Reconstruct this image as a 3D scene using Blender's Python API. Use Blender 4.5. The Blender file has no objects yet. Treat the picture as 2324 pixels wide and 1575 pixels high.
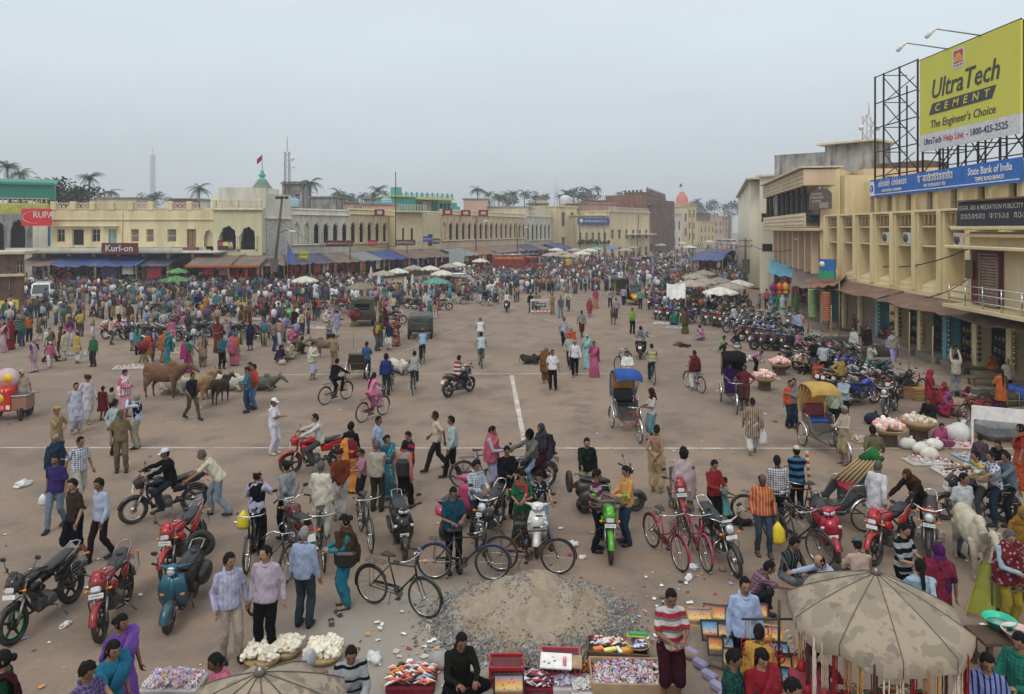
import bpy,math,random
import numpy as np
from math import sin,cos,pi,radians as rd,atan2,sqrt,hypot
from mathutils import Vector as V3,Matrix,Quaternion
from mathutils import noise as mnoise
class RR(random.Random):uf=random.Random.uniform;rnd=random.Random.random
R=RR(7);rg=range;enm=enumerate
scene=bpy.context.scene
COL=scene.collection
S2=(1,-1)
Z3=(0,0,0);O3=(1,1,1)
def sv(n,k,v):n.inputs[k].default_value=v
# camera, world, sun
F,U0,VH,H=1600.0,1162.0,521.0,6.7
cam_d=bpy.data.cameras.new('camera');cam=bpy.data.objects.new('camera',cam_d);COL.objects.link(cam)
cam.location=(0,0,H);cam.rotation_euler=(rd(90),0,0)
cam_d.sensor_width=36;cam_d.lens=36*F/2324.0;cam_d.shift_y=-(787.5-VH)/2324.0
cam_d.clip_start=.2;cam_d.clip_end=6000
scene.camera=cam
W=bpy.data.worlds.new('World');scene.world=W;W.use_nodes=True
nt=W.node_tree;nt.nodes.clear()
SUN_EL,SUN_ROT=52,200
sky=nt.nodes.new('ShaderNodeTexSky');sky.sky_type='NISHITA';sky.sun_disc=False
sky.sun_elevation=rd(SUN_EL);sky.sun_rotation=rd(SUN_ROT);sky.dust_density=4.0;sky.air_density=1.2
hs=nt.nodes.new('ShaderNodeHueSaturation');sv(hs,'Saturation',.35)
tc=nt.nodes.new('ShaderNodeTexCoord');sx=nt.nodes.new('ShaderNodeSeparateXYZ')
cr=nt.nodes.new('ShaderNodeValToRGB')
cr.color_ramp.elements[0].position=.0;cr.color_ramp.elements[0].color=(7.1,7.8,8.4,1)
cr.color_ramp.elements[1].position=1;cr.color_ramp.elements[1].color=(18,18.6,19,1)
e=cr.color_ramp.elements.new(.5);e.color=(11,11.8,12.6,1)
e=cr.color_ramp.elements.new(.12);e.color=(8.4,9.3,9.9,1)
e=cr.color_ramp.elements.new(.26);e.color=(9.9,11.2,12.1,1)
mp=nt.nodes.new('ShaderNodeMapping');sv(mp,'Scale',(1.6,1.6,7))
nz=nt.nodes.new('ShaderNodeTexNoise');sv(nz,'Scale',1.7);sv(nz,'Detail',4);sv(nz,'Roughness',.5)
rp=nt.nodes.new('ShaderNodeMapRange');sv(rp,'From Min',.35);sv(rp,'From Max',.75)
sv(rp,'To Min',.98);sv(rp,'To Max',1.05)
vm=nt.nodes.new('ShaderNodeVectorMath');vm.operation='SCALE'
mx=nt.nodes.new('ShaderNodeMix');mx.data_type='RGBA';sv(mx,'Factor',.85)
bg=nt.nodes.new('ShaderNodeBackground');sv(bg,'Strength',.10)
wo=nt.nodes.new('ShaderNodeOutputWorld');L=nt.links.new
L(tc.outputs['Generated'],sx.inputs[0]);L(sx.outputs['Z'],cr.inputs[0]);L(tc.outputs['Generated'],mp.inputs[0]);L(mp.outputs[0],nz.inputs['Vector'])
L(nz.outputs['Fac'],rp.inputs['Value']);L(cr.outputs[0],vm.inputs[0]);L(rp.outputs[0],vm.inputs['Scale'])
L(sky.outputs[0],hs.inputs['Color']);L(hs.outputs[0],mx.inputs['A']);L(vm.outputs[0],mx.inputs['B']);L(mx.outputs['Result'],bg.inputs['Color']);L(bg.outputs[0],wo.inputs[0])
sun_d=bpy.data.lights.new('sun','SUN');sun=bpy.data.objects.new('sun',sun_d);COL.objects.link(sun)
sun_d.energy=1.35;sun_d.angle=rd(22);sun_d.color=(1,.95,.88)
az=rd(SUN_ROT)
sun_dir=V3((sin(az)*cos(rd(SUN_EL)),cos(az)*cos(rd(SUN_EL)),sin(rd(SUN_EL))))
sun.rotation_euler=sun_dir.to_track_quat('Z','Y').to_euler()
vs=scene.view_settings;scene.display_settings.display_device='sRGB'
vs.view_transform='Standard';vs.look='None';vs.gamma=1;vs.exposure=-.36;vs.use_curve_mapping=False
cy=scene.cycles;cy.max_bounces=6;cy.diffuse_bounces=3;cy.glossy_bounces=2;cy.transmission_bounces=3;cy.transparent_max_bounces=6
cy.volume_bounces=0;cy.use_denoising=True;cy.caustics_reflective=False;cy.caustics_refractive=False
def gp(u,v,z=.0):
 D=F*(H-z)/(v-VH);return V3(((u-U0)/F*D,D,z))
def at(u,D,z=.0):return V3(((u-U0)/F*D,D,z))
def zz(v,D):return H-(v-VH)/F*D
# materials
MC={}
def srgb(h):
 if len(h)==3:h=h[0]*2+h[1]*2+h[2]*2
 c=[int(h[i:i+2],16)/255 for i in(0,2,4)];return tuple(x/12.92 if x<=.04045 else((x+.055)/1.055)**2.4 for x in c)
def newmat(name):
 m=bpy.data.materials.new(name);m.use_nodes=True;t=m.node_tree;return m,t,t.nodes['Principled BSDF']
def N(t,kind,**kw):
 n=t.nodes.new(kind)
 for k,v in kw.items():
  if k in n.inputs:n.inputs[k].default_value=v
  else:setattr(n,k,v)
 return n
def ramp(t,fac,stops):
 r=t.nodes.new('ShaderNodeValToRGB');el=r.color_ramp.elements;el[0].position=stops[0][0];el[0].color=(*stops[0][1],1);el[1].position=stops[-1][0];el[1].color=(*stops[-1][1],1)
 for p,c in stops[1:-1]:x=el.new(p);x.color=(*c,1)
 t.links.new(fac,r.inputs[0]);return r.outputs[0]
def coords(t,kind='Object',scale=(1,1,1),rot=(0,0,0)):
 a=t.nodes.new('ShaderNodeTexCoord');b=t.nodes.new('ShaderNodeMapping');sv(b,'Scale',scale);sv(b,'Rotation',rot);t.links.new(a.outputs[kind],b.inputs[0]);return b.outputs[0]
def mixc(t,fac,a,b,mode='MIX'):
 m=t.nodes.new('ShaderNodeMix');m.data_type='RGBA';m.blend_type=mode
 for key,val in(('Factor',fac),('A',a),('B',b)):
  if hasattr(val,'links')or hasattr(val,'is_linked'):t.links.new(val,m.inputs[key])
  elif key=='Factor':m.inputs[key].default_value=val
  else:m.inputs[key].default_value=(*val[:3],1)
 return m.outputs['Result']
def noise_(t,vec,scale,detail=3,rough=.55):
 n=N(t,'ShaderNodeTexNoise',Scale=scale,Detail=detail,Roughness=rough);t.links.new(vec,n.inputs['Vector']);return n.outputs['Fac']
def mulc(c,k):return tuple(min(1,x*k)for x in c[:3])
def bump(t,b,h,strength=.3,dist=.02):
 n=N(t,'ShaderNodeBump',Strength=strength,Distance=dist);t.links.new(h,n.inputs['Height']);t.links.new(n.outputs[0],b.inputs['Normal'])
def mat(key,col,rough=.7,metal=0,var=.16,scale=6,bmp=0,spec=.35,coat=0,dirt=0,dc=(.16,.12,.085),kind='Object'):
 k=(key,col,rough,metal)
 if k in MC:return MC[k]
 if isinstance(col,str):col=srgb(col)
 m,t,b=newmat(key);vec=coords(t,kind);f=noise_(t,vec,scale);c=ramp(t,f,[(.3,mulc(col,1-var)),(.7,mulc(col,1+var))])
 if dirt:
  g=noise_(t,coords(t,kind,(1,1,.16))if scale<1 else vec,scale*(1.6 if scale<1 else .35),6,.72);g2=ramp(t,g,[(.44,Z3),(.66,(dirt,)*3)]);c=mixc(t,g2,c,dc)
 t.links.new(c,b.inputs['Base Color']);sv(b,'Roughness',rough);sv(b,'Metallic',metal);sv(b,'Specular IOR Level',spec);sv(b,'Coat Weight',coat);sv(b,'Coat Roughness',.12)
 if bmp:bump(t,b,noise_(t,vec,scale*4,4,.6),bmp,.01)
 MC[k]=m;return m
def clo(kind,*cols,s=1.0):
 key=('cloth',kind,cols,s)
 if key in MC:return MC[key]
 cs=[]
 for c in cols:c=srgb(c);g=sum(c)/3;cs.append([(x*.86+g*.14)*.92 for x in c])
 m,t,b=newmat('cloth');vec=coords(t);sv(b,'Roughness',.85);sv(b,'Specular IOR Level',.04);base=cs[0]
 def wave(axis,per,width,off=0):
  w=t.nodes.new('ShaderNodeSeparateXYZ');t.links.new(vec,w.inputs[0]);a=N(t,'ShaderNodeMath',operation='MULTIPLY');t.links.new(w.outputs[axis],a.inputs[0]);a.inputs[1].default_value=1/per;o=N(t,'ShaderNodeMath',operation='ADD');t.links.new(a.outputs[0],o.inputs[0]);o.inputs[1].default_value=50+off;q=N(t,'ShaderNodeMath',operation='FRACT');t.links.new(o.outputs[0],q.inputs[0]);g=N(t,'ShaderNodeMath',operation='LESS_THAN');t.links.new(q.outputs[0],g.inputs[0]);g.inputs[1].default_value=width;return g.outputs[0]
 if kind=='hs':
  c=mixc(t,wave(2,.16*s,.5),base,cs[1])
  if len(cs)>2:c=mixc(t,wave(2,.16*s,.22,.1),c,cs[2])
 elif kind=='vs':
  c=mixc(t,wave(0,.06*s,.35),base,cs[1])
  if len(cs)>2:c=mixc(t,wave(0,.18*s,.15),c,cs[2])
 elif kind=='ck':
  c=mixc(t,wave(0,.05*s,.4),base,cs[1]);c2=mixc(t,wave(2,.05*s,.4),base,cs[1]);c=mixc(t,.5,c,c2)
  if len(cs)>2:c=mixc(t,wave(2,.15*s,.12),c,cs[2])
 elif kind=='pr':
  v=N(t,'ShaderNodeTexVoronoi',Scale=14/s);t.links.new(vec,v.inputs['Vector']);f=ramp(t,v.outputs['Distance'],[(.3,O3),(.36,Z3)]);c=mixc(t,f,base,cs[1])
  if len(cs)>2:c=mixc(t,ramp(t,noise_(t,vec,9/s,2),[(.52,Z3),(.56,O3)]),c,cs[2])
 else:c=base
 f=noise_(t,vec,5,3);sh=ramp(t,f,[(.3,(.78,)*3),(.7,(1.0,)*3)]);c=mixc(t,1.0,c,sh,'MULTIPLY');t.links.new(c,b.inputs['Base Color']);bump(t,b,noise_(t,coords(t,scale=(1,1,.45)),13,4),.9,.035);MC[key]=m;return m
ORD='first second third fourth fifth sixth seventh eighth ninth tenth eleventh twelfth thirteenth fourteenth fifteenth sixteenth seventeenth eighteenth nineteenth twentieth twenty-first twenty-second'.split()
# mesh building
class MB:
 def __init__(s):s.v=[];s.f=[];s.m=[];s.sm=[];s.M=None;s.mi=0
 def add(s,vs,fs,smooth=False):
  o=len(s.v)
  if s.M is not None:vs=[s.M@V3(p)for p in vs]
  s.v+=[tuple(p)for p in vs];s.f+=[tuple(o+i for i in f)for f in fs];s.m+=[s.mi]*len(fs);s.sm+=[smooth]*len(fs);return s
 def box(s,c,d,rz=0,bev=0,rx=0,ry=0):
  x,y,z=d[0]/2,d[1]/2,d[2]/2
  if bev:
   b=min(bev,x*.9,y*.9,z*.9);P=[]
   for sz in(-1,1):
    for(ix,iy,iz)in((b,b,0),(0,0,b))if sz==-1 else((0,0,b),(b,b,0)):
     xx,yy=x-ix,y-iy;zv=sz*(z-iz);bb=b if iz else b*.4;P+=[(-xx+bb,-yy,zv),(xx-bb,-yy,zv),(xx,-yy+bb,zv),(xx,yy-bb,zv),(xx-bb,yy,zv),(-xx+bb,yy,zv),(-xx,yy-bb,zv),(-xx,-yy+bb,zv)]
   Fs=[tuple(rg(7,-1,-1)),tuple(rg(24,32))]
   for k in rg(3):
    for i in rg(8):j=(i+1)%8;Fs.append((k*8+i,k*8+j,k*8+8+j,k*8+8+i))
  else:
   P=[(-x,-y,-z),(x,-y,-z),(x,y,-z),(-x,y,-z),(-x,-y,z),(x,-y,z),(x,y,z),(-x,y,z)];Fs=[(3,2,1,0),(4,5,6,7),(0,1,5,4),(1,2,6,5),(2,3,7,6),(3,0,4,7)]
  T=Matrix.Translation(V3(c))
  if rz:T=T@Matrix.Rotation(rz,4,'Z')
  if ry:T=T@Matrix.Rotation(ry,4,'Y')
  if rx:T=T@Matrix.Rotation(rx,4,'X')
  return s.add([T@V3(p)for p in P],Fs)
 def tb(s,pts,rad,n=8,caps=True,flat=1.0,up=None,smooth=True,closed=False):
  pts=[V3(p)for p in pts];K=len(pts);rs=rad if isinstance(rad,(list,tuple))else[rad]*K;V=[];prev=None
  for i,p in enm(pts):
   if closed:d=pts[(i+1)%K]-pts[i-1]
   else:d=pts[min(i+1,K-1)]-pts[max(i-1,0)]
   if d.length<1e-9:d=V3((0,0,1))
   d.normalize();a=V3(up)if up is not None else(prev if prev is not None else(V3((1,0,0))if abs(d.x)<.8 else V3((0,1,0))));a=a-d*a.dot(d)
   if a.length<1e-6:a=V3((0,1,0))-d*d.y
   a.normalize();b=d.cross(a);prev=a;r=rs[i];ra,rb=(r if isinstance(r,(tuple,list))else(r,r*flat))
   for k in rg(n):t=2*pi*k/n;V.append(p+a*(cos(t)*ra)+b*(sin(t)*rb))
  Fs=[]
  for i in rg(K if closed else K-1):
   for k in rg(n):j=(k+1)%n;i2=(i+1)%K;Fs.append((i*n+k,i*n+j,i2*n+j,i2*n+k))
  if caps and not closed:Fs+=[tuple(rg(n-1,-1,-1)),tuple((K-1)*n+k for k in rg(n))]
  return s.add(V,Fs,smooth)
 def la(s,prof,n=16,c=(0,0,0),axis='Z',smooth=True,caps=True,wob=None):
  V=[];K=len(prof)
  for(r,z)in prof:
   for k in rg(n):
    t=2*pi*k/n;q=r*(wob(t,z)if wob else 1);p=(q*cos(t),q*sin(t),z)
    if axis=='X':p=(z,q*cos(t),q*sin(t))
    elif axis=='Y':p=(q*cos(t),z,q*sin(t))
    V.append((p[0]+c[0],p[1]+c[1],p[2]+c[2]))
  Fs=[]
  for i in rg(K-1):
   for k in rg(n):j=(k+1)%n;Fs.append((i*n+k,i*n+j,(i+1)*n+j,(i+1)*n+k))
  if caps:
   if prof[0][0]>1e-6:Fs.append(tuple(rg(n-1,-1,-1)))
   if prof[-1][0]>1e-6:Fs.append(tuple((K-1)*n+k for k in rg(n)))
  return s.add(V,Fs,smooth)
 def ball(s,c,r,n=10,m=7,M=None):
  r=r if isinstance(r,(tuple,list))else(r,r,r);V=[]
  for i in rg(m+1):
   a=pi*i/m-pi/2
   for k in rg(n):
    t=2*pi*k/n;p=V3((r[0]*cos(a)*cos(t),r[1]*cos(a)*sin(t),r[2]*sin(a)))
    if M is not None:p=M@p
    V.append(p+V3(c))
  Fs=[(i*n+k,i*n+(k+1)%n,(i+1)*n+(k+1)%n,(i+1)*n+k)for i in rg(m)for k in rg(n)];return s.add(V,Fs,True)
 def ring(s,c,R0,r,n=24,m=6,axis='X'):
  pts=[]
  for k in rg(n):
   t=2*pi*k/n;a,b=R0*cos(t),R0*sin(t);pts.append((c[0],c[1]+a,c[2]+b)if axis=='X' else((c[0]+a,c[1],c[2]+b)if axis=='Y' else(c[0]+a,c[1]+b,c[2])))
  return s.tb(pts,r,m,closed=True,up=(1,0,0)if axis=='X' else((0,1,0)if axis=='Y' else(0,0,1)))
 def prism(s,poly,a,b,axis='Y',smooth=False):
  def P(p,q):return(q,p[0],p[1])if axis=='X' else((p[0],q,p[1])if axis=='Y' else(p[0],p[1],q))
  n=len(poly);V=[P(p,a)for p in poly]+[P(p,b)for p in poly];Fs=[tuple(rg(n-1,-1,-1)),tuple(rg(n,2*n))]+[(i,(i+1)%n,n+(i+1)%n,n+i)for i in rg(n)];return s.add(V,Fs,smooth)
 def grid(s,fn,nu,nv,thick=0,smooth=True):
  V=[fn(i/nu,j/nv)for j in rg(nv+1)for i in rg(nu+1)];w=nu+1;Fs=[(j*w+i,j*w+i+1,(j+1)*w+i+1,(j+1)*w+i)for j in rg(nv)for i in rg(nu)]
  if thick:
   n=len(V);V=V+[(p[0],p[1],p[2]-thick)for p in V];Fs+=[tuple(n+q for q in reversed(f))for f in Fs]
   for i in rg(nu):Fs+=[(i+1,i,n+i,n+i+1),(nv*w+i,nv*w+i+1,n+nv*w+i+1,n+nv*w+i)]
   for j in rg(nv):Fs+=[(j*w,(j+1)*w,n+(j+1)*w,n+j*w),((j+1)*w+nu,j*w+nu,n+j*w+nu,n+(j+1)*w+nu)]
  return s.add(V,Fs,smooth)
 def mesh(s,name,mats):
  me=bpy.data.meshes.new(name);me.from_pydata(s.v,[],s.f);me.polygons.foreach_set('use_smooth',s.sm);me.polygons.foreach_set('material_index',s.m)
  for m in(mats if isinstance(mats,(list,tuple))else[mats]):me.materials.append(m)
  me.update();return me
 def bd(s,name,mats,parent=None,**kw):return put(name,s.mesh(name,mats),parent,**kw)
def put(name,me,parent=None,loc=None,rz=None,M=None,label=None):
 o=bpy.data.objects.new(name,me);COL.objects.link(o)
 if parent is not None:o.parent=parent
 if M is not None:o.matrix_local=M
 if loc is not None:o.location=loc
 if rz is not None:o.rotation_euler=(0,0,rz)
 if label:o['label']=label
 return o
def tag(o,label,cat,group=None):
 o['label']=label;o['category']=cat
 if group:o['group']=group
 return o
def tg(name,label,cat,loc=(0,0,0),rz=0,group=None):
 o=bpy.data.objects.new(name,None);COL.objects.link(o);o.location=loc;o.rotation_euler=(0,0,rz);o.empty_display_size=.2;return tag(o,label,cat,group)
def struct(o,kind='structure'):o['kind']=kind;return o
def dup(root,loc,rz,label,group=None,mats=None,scale=None):
 r=root.copy();COL.objects.link(r);r.location=loc;r.rotation_euler=(0,0,rz)
 if scale:r.scale=scale if isinstance(scale,(tuple,list))else(scale,)*3
 r['label']=label
 if group:r['group']=group
 def kids(a,b):
  for ch in KIDS(a):
   c=ch.copy();COL.objects.link(c);c.parent=b;recolor(c,mats);kids(ch,c)
 kids(root,r);return r
KC={}
def KIDS(o):
 k=o.name
 if k not in KC:KC[k]=[c for c in bpy.data.objects if c.parent==o]
 return KC[k]
def recolor(c,mats):
 if not mats:return
 b=c.name.split('.')[0]
 if b in mats and c.type=='MESH':
  c.material_slots[0].link='OBJECT';c.material_slots[0].material=mats[b]
  # people
def ik(a,b,l1,l2,hint):
 a,b=V3(a),V3(b);d=b-a;n=d.length
 if n>(l1+l2)*.995:d=d*((l1+l2)*.995/n);b=a+d;n=d.length
 n=max(n,abs(l1-l2)+.02);x=(l1*l1-l2*l2+n*n)/(2*n);h=sqrt(max(l1*l1-x*x,0));u=d.normalized();w=V3(hint)-u*V3(hint).dot(u);w.normalize();return a+u*x+w*h,b
PO={}
def dfp(n,pel=(0,0,.93),lean=0,wr=((.25,-.05,.84),(-.25,-.03,.84)),an=((.10,.01,.085),(-.10,.03,.085)),absw=False,kh=(0,-1,0),eh=(.5,1,-.2),hp=8,hy=0,kx=0):
 PO[n]=dict(pel=pel,lean=lean,wr=wr,an=an,absw=absw,kh=kh,eh=eh,hp=hp,hy=hy,kx=kx)
dfp('stand');dfp('stand2',wr=((.27,.0,.85),(-.22,-.13,.9)),an=((.14,-.04,.085),(-.09,.05,.085)),hy=20)
dfp('look',wr=((.26,.02,.85),(-.24,-.02,.85)),hy=-35,hp=3)
dfp('back',wr=((.03,.15,.93),(-.02,.17,.91)),eh=(1,.6,0))
dfp('cross',wr=((-.13,-.20,1.17),(.11,-.23,1.12)),eh=(1,.1,-.7))
dfp('photo',wr=((.07,-.26,1.50),(-.08,-.26,1.49)),eh=(1,-.2,-.8),hp=0)
dfp('chin',wr=((.1,-.2,1.05),(-.05,-.17,1.36)),eh=(.7,-.3,-1),hy=-10)
dfp('hold',wr=((.09,-.30,1.10),(-.09,-.30,1.08)),eh=(.6,.2,-1),hp=28)
dfp('hips',wr=((.20,-.03,1.0),(-.20,-.03,1.0)),eh=(1,.8,0))
dfp('walk',an=((.08,-.30,.09),(-.08,.30,.15)),wr=((.25,.20,.90),(-.24,-.2,.93)),lean=3)
dfp('walk2',an=((.08,.20,.12),(-.08,-.20,.09)),wr=((.25,-.13,.87),(-.26,.12,.86)),lean=3,hy=15)
dfp('reach',wr=((.25,-.03,.85),(-.2,-.50,1.18)),hp=15,lean=8)
dfp('up',wr=((.12,-.26,1.86),(-.14,-.30,1.84)),hp=-12,eh=(1,0,-.3))
dfp('bend',pel=(0,.12,.90),lean=58,wr=((.14,-.50,.62),(-.14,-.48,.55)),absw=True,hp=20)
dfp('push',pel=(0,.16,.90),lean=34,wr=((.22,-.46,.92),(-.22,-.46,.92)),absw=True,an=((.1,.42,.12),(-.1,-.02,.09)))
dfp('cycle',pel=(0,.10,.97),lean=17,wr=((.25,-.50,1.06),(-.25,-.50,1.06)),absw=True,an=((.11,-.02,.22),(-.11,-.24,.47)),eh=(.8,.5,-.6))
dfp('ride',pel=(0,.10,.87),lean=10,wr=((.34,-.50,1.06),(-.34,-.50,1.06)),absw=True,an=((.16,-.10,.30),(-.16,-.10,.30)),kh=(.25,-1,.5),eh=(.9,.3,-.6))
dfp('astride',pel=(0,.10,.87),lean=6,wr=((.34,-.46,1.06),(-.34,-.46,1.06)),absw=True,an=((.30,-.06,.085),(-.30,-.10,.085)),kh=(.25,-1,.3),eh=(.9,.3,-.6))
dfp('scoot',pel=(0,.12,.84),lean=10,wr=((.31,-.46,1.04),(-.31,-.46,1.04)),absw=True,an=((.28,-.16,.085),(-.28,-.2,.085)),hp=35,eh=(.9,.3,-.6))
dfp('pillion',pel=(0,.05,.95),lean=4,wr=((.16,-.22,1.02),(-.16,-.22,1.02)),absw=True,an=((.19,-.12,.42),(-.19,-.12,.42)),kh=(.3,-1,.4))
dfp('stool',pel=(0,.05,.52),lean=12,wr=((.12,-.36,.62),(-.12,-.36,.60)),absw=True,an=((.12,-.40,.085),(-.12,-.42,.085)),hp=18)
dfp('floor',pel=(0,.12,.13),lean=14,wr=((.13,-.30,.30),(-.13,-.32,.32)),absw=True,an=((-.10,-.26,.07),(.12,-.30,.07)),kh=(1,-.5,.35),hp=22,kx=1)
dfp('squat',pel=(0,.16,.24),lean=22,wr=((.12,-.40,.42),(-.12,-.40,.40)),absw=True,an=((.13,-.06,.085),(-.13,-.08,.085)),kh=(.3,-1,.8),hp=10)
dfp('kneelreach',pel=(0,.16,.24),lean=30,wr=((.16,-.30,.40),(-.2,-.72,.52)),absw=True,an=((.13,-.06,.085),(-.13,-.08,.085)),kh=(.5,-1,.8),hp=22)
def skel(pose):
 p=PO[pose];pel=V3(p['pel']);le=rd(p['lean']);off=pel-V3((0,0,.93));Rm=Matrix.Rotation(le,3,'X')
 def U(q):q=V3(q);return Rm@(q-V3((0,0,.93)))+pel
 S=dict(U=U,pel=pel,che=U((0,0,1.25)),wai=U((0,0,1.06)),nek=U((0,.015,1.42)),hb=U((0,-.015,1.47)),hea=U((0,-.02,1.56)),Rm=Rm);S['Hm']=Rm@Matrix.Rotation(rd(p['hy']),3,'Z')@Matrix.Rotation(rd(p['hp'])-le*.75,3,'X')
 for i,sg in enm((1,-1)):
  sh=U((sg*.158,.012,1.345));w=V3(p['wr'][i])if p['absw']else U(p['wr'][i]);eh=V3(p['eh']);e,w=ik(sh,w,.275,.245,(eh.x*sg,eh.y,eh.z));hp=pel+V3((sg*.088,0,-.03));kh=V3(p['kh']);a=V3(p['an'][i]);sk=sg*abs(kh.x);k,a=ik(hp,a,.43,.41,(sk,kh.y,kh.z));S[i]=dict(sh=sh,el=e,wr=w,hip=hp,kn=k,an=a)
 return S
def limb(m,a,b,c,r,n=9):
 m.tb([a,(a+b)/2,b,(b+c)/2,c],[r[0],(r[0]+r[1])/2,r[1],(r[1]+r[2])/2,r[2]],n);m.ball(a,r[0]*1.02,8,6);m.ball(b,r[1]*1.02,8,6);m.ball(c,r[2]*1.0,8,6)
def torso(m,S,k=1.0,lo=.86,loose=0,neck=True):
 U=S['U'];pts=[U((0,0,lo)),U((0,0,.93)),U((0,0,1.04)),U((0,-.005,1.18)),U((0,0,1.29)),U((0,.01,1.375)),U((0,.012,1.42))];r=[(.150+loose,.112+loose),(.158+loose*.8,.118+loose*.7),(.146+loose*.5,.112+loose*.5),(.158,.120),(.163,.118),(.118,.085),(.062,.058)];m.tb(pts,[(a*k,b*k)for a,b in r],14,up=(1,0,0))
 for i in(0,1):m.tb([S['nek']-S['Rm']@V3((0,0,.03)),S[i]['sh']],[.05*k-(k<.95)*.012,.052*k-(k<.95)*.012],8)
def foot(m,a,dirv=(0,-1,0),grow=0,flat=False):
 d=V3(dirv);base=V3(a);z=max(base.z-.045,.04)
 if flat:z=base.z-.045
 m.tb([base+V3((0,.04,z-base.z)),base+V3((0,-.03,z-base.z+.008)),base+V3((0,-.12,z-base.z-.008)),base+V3((0,-.185,z-base.z-.014))],[(.032+grow,.04+grow),(.038+grow,.045+grow),(.045+grow,.03+grow),(.034+grow,.02+grow)],8,up=(1,0,0))
def hand(m,S,i):
 e,w=S[i]['el'],S[i]['wr'];d=(w-e).normalized();sg=1 if i==0 else-1;side=V3((sg*.15,-1,.0));side=(side-d*side.dot(d)).normalized();nrm=d.cross(side).normalized()*sg;m.tb([w-d*.02,w+d*.03,w+d*.085],[(.026,.02),(.037,.018),(.038,.014)],8,up=side);curl=-nrm
 for k,(o,ln)in enm(((-.028,.062),(-.009,.074),(.010,.070),(.028,.054))):
  b=w+d*.078-side*o;q1=b+d*ln*.5+curl*.008;q2=q1+d*ln*.32+curl*ln*.45;m.tb([b,q1,q2],[.0095,.0085,.006],5)
 b=w+d*.025+side*.03;m.tb([b,b+side*.028+d*.022+curl*.01,b+side*.034+d*.052+curl*.022],[.011,.01,.007],5)
def headpt(az,el,k=1.0):
 dx,dy,dz=sin(az)*cos(el),-cos(az)*cos(el),sin(el);x,y,z=.076*dx,.093*dy,.113*dz
 if dz<0:q=(-dz)**1.4;x*=1-.30*q;y=y*(1-.10*q)-(.012*q if dy<0 else-.0)-.01*q
 g=lambda a0,e0,sa,se:math.exp(-((az-a0)/sa)**2-((el-e0)/se)**2);y-=.024*g(0,-.16,.17,.16)+.010*g(0,.03,.14,.2)-.009*(g(.40,.06,.17,.12)+g(-.40,.06,.17,.12));y-=.006*(g(0,-.52,.3,.1))+.008*g(0,-.86,.4,.15)+.005*(g(.35,.24,.35,.1)+g(-.35,.24,.35,.1));return V3((x*k,y*k,z*k))
HG=(26,16)
def head(m,S,stache):
 c,M3=S['hea'],S['Hm'];n,r=HG;V=[];
 for j in rg(r+1):
  el=-pi/2+pi*j/r
  for i in rg(n):
   t=(i+.5)/n*2*pi-pi;az=t*(.55+.45*abs(t)/pi);V.append(M3@headpt(az,el)+c)
 Fs=[(j*n+i,j*n+(i+1)%n,(j+1)*n+(i+1)%n,(j+1)*n+i)for j in rg(r)for i in rg(n)];m.add(V,Fs,True);m.tb([S['nek']-V3((0,0,.02)),S['hb'],c+M3@V3((0,.012,-.05))],[.058,.052,.055],9)
 for sg in(1,-1):m.ball(c+M3@V3((sg*.075,.006,-.004)),(.009,.018,.03),6,5,M3)
 m.mi=1
 for sg in(1,-1):m.ball(c+M3@V3((sg*.029,-.0765,.006)),(.0105,.006,.005),7,4,M3)
 m.mi=2
 for sg in(1,-1):
  m.ball(c+M3@V3((sg*.029,-.0825,.006)),(.006,.004,.006),6,4,M3);m.tb([c+M3@V3((sg*.013,-.0895,.026)),c+M3@V3((sg*.03,-.088,.032)),c+M3@V3((sg*.048,-.074,.027))],[.003,.0045,.002],5)
 if stache:m.tb([c+M3@V3((-.028,-.085,-.045)),c+M3@V3((-.01,-.1,-.037)),c+M3@V3((.01,-.1,-.037)),c+M3@V3((.028,-.085,-.045))],[.003,.006,.006,.003],5)
 m.mi=3;m.tb([c+M3@V3((-.022,-.083,-.053)),c+M3@V3((0,-.0945,-.051)),c+M3@V3((.022,-.083,-.053))],[.003,.006,.003],6);m.mi=0
def shell(S,cond,k,amp=.004,fr=40,seed=0,ctr=None,sc=(1,1,1)):
 m=MB();c,M3=S['hea'],S['Hm'];n,r=28,18;V=[];keep=[]
 for j in rg(r+1):
  el=-pi/2+pi*j/r
  for i in rg(n):
   az=2*pi*i/n-pi;p=headpt(az,el);q=V3((p.x*sc[0],max(p.y,-.088)*sc[1]+.004,p.z*sc[2]))*k
   if amp:q+=q.normalized()*amp*mnoise.noise(q*fr+V3((seed,0,0)))
   V.append(M3@q+c)
 Fs=[]
 for j in rg(r):
  el=-pi/2+pi*(j+.5)/r
  for i in rg(n):
   az=2*pi*(i+.5)/n-pi
   if cond(az,el):Fs.append((j*n+i,j*n+(i+1)%n,(j+1)*n+(i+1)%n,(j+1)*n+i))
 used=sorted({i for f in Fs for i in f});mp_={a:b for b,a in enm(used)};base=len(used);V2=[V[i]for i in used]+[(V[i]-c)*.93+c for i in used];F2=[tuple(mp_[i]for i in f)for f in Fs];F3=[tuple(base+i for i in reversed(f))for f in F2];ec={}
 for f in F2:
  for a,b in zip(f,f[1:]+f[:1]):ec[(a,b)]=ec.get((a,b),0)+1
 side=[(b,a,base+a,base+b)for(a,b)in ec if(b,a)not in ec];m.add(V2,F2+F3+side,True);return m
def hairline(az,el):
 a=abs(az)
 if a<.85:return el>.68
 if a<1.25:return el>.68-(a-.85)*1.6
 if a<1.75:return el>.04-(a-1.25)*.5
 return el>-.62
REQ=[]
def req(m,vox=.016,amp=.006,fr=(9,9,6),sm=3):REQ.append([m,vox,amp,fr,sm,None]);return REQ[-1]
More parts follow.
